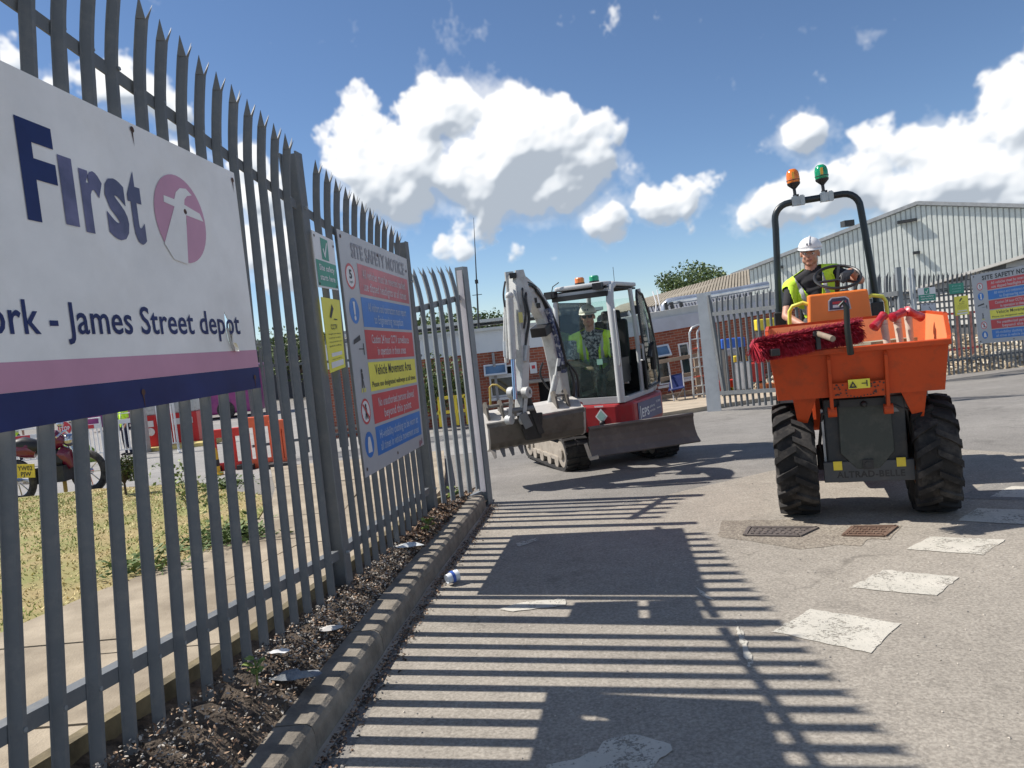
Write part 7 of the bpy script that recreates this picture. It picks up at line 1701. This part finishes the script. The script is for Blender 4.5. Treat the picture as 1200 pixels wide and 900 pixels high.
# crowd barriers
BW_ = mat('white_barrier_paint', (.72, .72, .72), .5, var=.05)
def crowd_barrier(pa, pb, h, lab, red=True):
    o = thing('pedestrian_barrier', lab, 'barrier', pa); pa, pb = Vector(pa), Vector(pb); d = (pb-pa).normalized(); nn = Vector((-d.y, d.x, 0))
    b = MB(); b.tube([pa+Vector((0, 0, .15)), pa+Vector((0, 0, h)), pb+Vector((0, 0, h)), pb+Vector((0, 0, .15))], .035, 6); b.build('frame', BW_, o, world=True)
    for k in range(1, 6): b = MB(); q = pa.lerp(pb, k/6); b.tube([q+Vector((0, 0, .3)), q+Vector((0, 0, h-.2))], .018, 5); b.build('bar', BW_, o, world=True)
    b = MB(); b.bar(pa+Vector((0, 0, .3)), pb+Vector((0, 0, .3)), .03, .03); b.build('lower_rail', BW_, o, world=True)
    b = MB(); b.bar(pa+Vector((0, 0, h-.22)), pb+Vector((0, 0, h-.22)), .04, .12); b.build('reflective_board', BW_, o, world=True)
    if red: b = MB(); q0_, q1_ = pa.lerp(pb, .35), pa.lerp(pb, .75); b.bar(q0_+Vector((0, -.012, h-.22)), q1_+Vector((0, -.012, h-.22)), .03, .10); b.build('red_stripe', RSIGN, o, world=True)
    for q in (pa, pb): b = MB(); b.bar(q-nn*.35+Vector((0, 0, .05)), q+nn*.35+Vector((0, 0, .05)), .05, .05); b.bar(q+Vector((0, 0, .05)), q+Vector((0, 0, .3)), .05, .05); b.build('foot', BW_, o, world=True)
def G(px, Yd): p = at(px, 500, Yd); return (p.x, Yd, zg(Yd))
crowd_barrier(G(0, 21), G(45, 21.3), 1.15, 'white pedestrian barrier leftmost behind the motorcycle')
crowd_barrier(G(88, 20.5), G(118, 20.6), 1.25, 'white pedestrian barrier with a red stripe between the stop sign and the shrub')
crowd_barrier(G(128, 21), G(160, 21.2), 1.3, 'white pedestrian barrier in front of the worker beside the kiosks', False)
crowd_barrier(G(186, 22), G(206, 22.2), 1.7, 'white pedestrian barrier in front of the red kiosk', False)
# stop paddle
sp0 = at(76, 502, 20.0); SS = thing('stop_sign', 'round red STOP sign above the motorcycle', 'sign', (sp0.x, 20, zg(20)))
b = MB(); b.cyl((sp0.x, 20, sp0.z), (sp0.x, 20.02, sp0.z), .19, n=28); b.build('border', WSIGN, SS, world=True); b = MB(); b.cyl((sp0.x, 19.985, sp0.z), (sp0.x, 19.999, sp0.z), .17, n=28); b.build('disc', RSIGN, SS, world=True)
v_, f_, _ = text_geo('STOP', .03); b = MB(); b.add([(sp0.x-.14+v.x*.28, 19.98, sp0.z-.05+v.y*.10) for v in v_], f_); b.build('lettering', WSIGN, SS, world=True)
b = MB(); b.cyl((sp0.x, 20.04, zg(20)), (sp0.x, 20.04, sp0.z), .02, n=8); b.build('pole', BW_, SS, world=True)
# workers in hi-vis
NV = mat('navy_trousers', (.015, .02, .05), .9)
def worker(px, Yd, lab, seed, hatm):
    p = G(px, Yd); z = 0
    J = dict(pelvis=(0, 0, .95), chest=(0, 0, 1.25), neck=(0, 0, 1.48), head=(0, -.02, 1.64), sl=(-.2, 0, 1.40), el=(-.27, .02, 1.12), wl=(-.24, -.15, .95), sr=(.2, 0, 1.40), er=(.27, .02, 1.12), wr=(.25, -.12, .92), kl=(-.11, -.02, .50), fl=(-.13, .02, .10), kr=(.11, -.05, .50), fr=(.14, .05, .10))
    return person(lab, p, R(seed*40), J, dict(skin=SKIN, shirt=LIME, trousers=NV, boot=BLACK, lip=SKIN, vest=LIME, helmet=hatm), voxel=.022, group='workers in hi-vis behind the barriers')
worker(14, 23.5, 'worker in hi-vis yellow behind the leftmost barrier above the motorcycle', 1, WHITE); worker(146, 24.0, 'worker in a hi-vis top and dark trousers standing between the shrub and the kiosks', -1, WHITE)
# grass bank behind the sign
p = G(66, 22); b = MB(); b.sphere((p[0], 22.4, zg(22)+.1), .55, 8, (1.6, .6, 1.0)); tag(b.build('grass_mound', mat('mound_green', (.22, .32, .06), .9, var=.3, sc=8, bump=.8), None, smooth=True), kind='stuff')
# kiosks (red pumps) and their yellow kerb
def kiosk(px0, px1, Yd, ztop_py, lab, m_, splash=True):
    a_, c_ = at(px0, 500, Yd), at(px1, 500, Yd); zt_ = at((px0+px1)/2, ztop_py, Yd).z; x = (a_.x+c_.x)/2; w_ = c_.x-a_.x; z0 = zg(Yd)+.12
    o = thing('kiosk', lab, 'kiosk', (x, Yd, z0)); b = MB(); b.box((x, Yd, (z0+zt_)/2), (w_, .6, zt_-z0)); b.build('cabinet', m_, o, world=True, bevel=.03)
    b = MB(); b.box((x, Yd, zt_+.25), (w_*.9, .5, .5)); b.build('upper_housing', WHITE, o, world=True, bevel=.03)
    b = MB(); b.box((x, Yd-.31, zt_-.28), (w_*.7, .02, .2)); b.build('panel', WSIGN, o, world=True)
    b = MB(); b.cyl((x+.1*w_, Yd-.32, (z0+zt_)/2), (x+.1*w_, Yd-.302, (z0+zt_)/2), .13, n=20); b.build('round_label', WSIGN, o, world=True); return o
RK = mat('kiosk_red', (.55, .015, .02), .35, var=.1, sc=2)
kiosk(171, 188, 25.5, 486, 'red kiosk with a white upper part, left of the pair behind the shrub', RK); kiosk(204, 236, 26.0, 482, 'wide red kiosk with a round white label, right of the pair', RK)
kz = at(200, 527, 25.0); b = MB(); b.box((kz.x, 25.6, zg(25)+.06), (2.6, 1.3, .16)); tag(b.build('kiosk_plinth', mat('yellow_kerb_paint', (.62, .50, .18), .7, var=.2, sc=4), None, bevel=.03), 'yellow edged plinth under the red kiosks', 'plinth')
b = MB(); q = at(165, 500, 24.8); b.box((q.x, 24.8, zg(24.8)+.8), (.35, .3, 1.6)); tag(b.build('white_cabinet', WHITE, None, bevel=.02), 'narrow white cabinet between the worker and the red kiosks', 'cabinet')
# plastic barriers
def plastic_barrier(px0, px1, Yd, pt, lab, m_):
    a_, c_ = at(px0, 500, Yd), at(px1, 500, Yd); zt_ = at((px0+px1)/2, pt, Yd).z; w_ = c_.x-a_.x; x = (a_.x+c_.x)/2; z0 = zg(Yd); h = zt_-z0
    o = thing('plastic_barrier', lab, 'barrier', (x, Yd, z0))
    b = MB(); b.box((x, Yd, z0+h*.90), (w_, .09, h*.20)); b.box((x, Yd, z0+h*.10), (w_, .09, h*.18))
    n_ = max(3, int(w_/.16))
    for k in range(n_+1): b.box((x-w_/2+.03+(w_-.06)*k/n_, Yd, z0+h*.5), (.055, .07, h*.64))
    b.build('panel', m_, o, world=True, bevel=.012)
    for s_ in (-1, 1): b = MB(); b.box((x+s_*w_*.4, Yd, z0+.05), (.12, .5, .10)); b.build('foot', mat('recycled_black', (.04, .04, .04), .8), o, world=True)
    return o
ORP = mat('orange_plastic', (.80, .15, .06), .45, var=.08); RDP = mat('red_plastic', (.62, .04, .03), .45, var=.1)
plastic_barrier(247, 285, 13.6, 502, 'red plastic chapter barrier with a slotted panel, left one of the three', RDP); plastic_barrier(287, 318, 13.3, 488, 'orange plastic barrier, tallest and in the middle of the three', ORP); plastic_barrier(316, 334, 13.0, 492, 'orange plastic barrier right of the tall one, partly behind the fence', ORP)
p = at(256, 565, 12.7); cn = thing('bollard', 'small yellow bollard in front of the red plastic barrier', 'bollard', (p.x, 12.7, zg(12.7)))
b = MB(); b.lathe([(.10, 0), (.10, .05), (.055, .06), (.050, .40), (.03, .46), (0, .47)], (p.x, 12.7, zg(12.7)), n=14); b.build('post', mat('amber_yellow', (.72, .42, .03), .5), cn, world=True, smooth=True)
b = MB(); b.lathe([(.056, .16), (.057, .17), (.056, .26), (.054, .27)], (p.x, 12.7, zg(12.7)), n=14); b.build('band', BLACK, cn, world=True)
# bus beyond
bp = at(283, 470, 42)-Vector((3.9, 0, 0)); BS = thing('bus', 'purple and pink bus parked far behind the barriers', 'bus', (bp.x, 42, -1.21))
b = MB(); b.box((bp.x, 43.2, .35), (9.5, 2.4, 2.6)); b.build('body', mat('purple_coachwork', (.22, .03, .20), .3, var=.25, sc=1.2, col2=(.40, .06, .22)), BS, world=True, bevel=.12)
for k in range(6): b = MB(); b.box((bp.x-3.7+1.5*k, 41.985, .9), (1.3, .03, .9)); b.build('window', DARKGL, BS, world=True)
for dx in (-2.9, 3.0): b = MB(); b.cyl((bp.x+dx, 41.95, -.72), (bp.x+dx, 42.2, -.72), .48, n=20); w_ = b.build('wheel', RUBBER, BS, world=True); 
DB = thing('depot_shed', 'long grey depot shed far behind the bus', 'building', (-24, 60, -1.21))
b = MB(); b.box((0, 3, 2.2), (44, 8, 4.4)); b.build('wall', wear('shed_cladding', (.36, .37, .38), (.28, .28, .28), .6, sc=.5), DB)
for k in range(7): b = MB(); b.box((-18+6*k, -1.02, 1.9), (4.2, .06, 3.8)); b.build('roller_door', mat('dark_door', (.06, .065, .075), .6), DB)
b = MB(); b.box((0, 3, 4.5), (44.6, 8.6, .25)); b.build('roof', CLAD, DB)
# inner fence seen between the near pales
IFm = far_fence('palisade_fence', 'inner palisade fence seen through the gaps between the near pales', 'fence', (-4.9, 14.2, zg(14.2)), (-1.9, 17.0, zg(17)), 2.2, 2.2, 28, rails=(.35, -.38), lean=.04)

# ---- small things on the near ground
cup = thing('paper_cup', 'crushed white cup lying in the gutter', 'cup', (-.53, 4.68, .01), R(20))
b = MB(); b.lathe([(.028, 0), (.036, .075), (.039, .078), (.036, .080), (.027, .005)], (0, 0, .036), (.9, .2, .12), 18); b.build('cup', mat('white_paper', (.72, .76, .80), .5, var=.05), cup, smooth=True)
b = MB(); b.lathe([(.0365, .03), (.0375, .05)], (0, 0, .0362), (.9, .2, .12), 18); b.build('blue_print', mat('blue_cup_print', (.05, .12, .45), .4), cup)
PB = mat('polythene', (.62, .64, .64), .3, var=.1)
def rag(nm, lab, c, r_, m_, seed, cat='litter'):
    rr = random.Random(seed); b = MB(); n = 12; vs = [(0, 0, r_*.35)]
    for j in (1, 2):
        for i in range(n): a_ = 2*math.pi*i/n; q = r_*j/2*rr.uniform(.75, 1.2); vs.append((math.cos(a_)*q*1.4, math.sin(a_)*q*.7, r_*rr.uniform(.05, .4)*(1 if j == 1 else .4)))
    b.add(vs, [(0, 1+i, 1+(i+1) % n) for i in range(n)]+[(1+i, 1+n+i, 1+n+(i+1) % n, 1+(i+1) % n) for i in range(n)]); o = b.build(nm, m_, None, smooth=True); o.location = c; tag(o, lab, cat); return o
rag('plastic_wrapper', 'crumpled clear plastic wrapper on the soil below the near safety board', (-.80, 5.08, .175), .075, PB, 1)
rag('plastic_disc', 'flat white lid on the soil near the bottom of the fence', (-1.13, 3.28, .235), .035, mat('white_plastic', (.75, .75, .75), .4, var=.03), 2); rag('paper_scrap', 'torn pale paper scrap on the soil beside the kerb', (-1.00, 3.65, .18), .045, mat('scrap_paper', (.55, .53, .50), .8), 3)
rag('grey_rag', 'grey crumpled rag beside the little green weed', (-1.02, 3.12, .185), .07, mat('grey_cloth', (.20, .22, .24), .9, var=.3, sc=20, bump=.8), 4)
def leafy_weed(c, n_, s_, lab, seed):
    rr = random.Random(seed); o = thing('weed', lab, 'weed', c); b = MB(); b.tube([(0, 0, -.02), (.005, 0, .04), (.0, .004, .08)], .004, 5); b.build('stem', mat('weed_stem', (.16, .2, .05), .7), o)
    for k in range(n_):
        a_ = 6.28*k/n_+rr.uniform(-.3, .3); z = rr.uniform(.02, .085); L = s_*rr.uniform(.7, 1.1); d = Vector((math.cos(a_), math.sin(a_), rr.uniform(.2, .9))).normalized(); sd = d.cross(Vector((0, 0, 1))).normalized()
        p = Vector((0, 0, z)); dr = Vector((0, 0, -L*.25)); b = MB(); b.add([p, p+d*L*.35+sd*L*.30, p+d*L*.75+sd*L*.25, p+d*L+dr, p+d*L*.75-sd*L*.25, p+d*L*.35-sd*L*.30, p+d*L*.5-Vector((0, 0, .004))], [(0, 1, 6), (1, 2, 6), (2, 3, 6), (3, 4, 6), (4, 5, 6), (5, 0, 6)]); b.build('leaf', mat('weed_leaf', (.16, .24, .04), .6, var=.3, sc=20, col2=(.30, .38, .08)), o)
leafy_weed((-1.13, 2.98, .245), 9, .055, 'little yellow green weed on the soil nearest the camera', 1); leafy_weed((-.72, 5.55, .15), 12, .07, 'leafy green weed in the litter by the far end of the kerb', 2); leafy_weed((-.62, 6.75, .12), 16, .09, 'low green weed at the foot of the end gate leaf', 3)
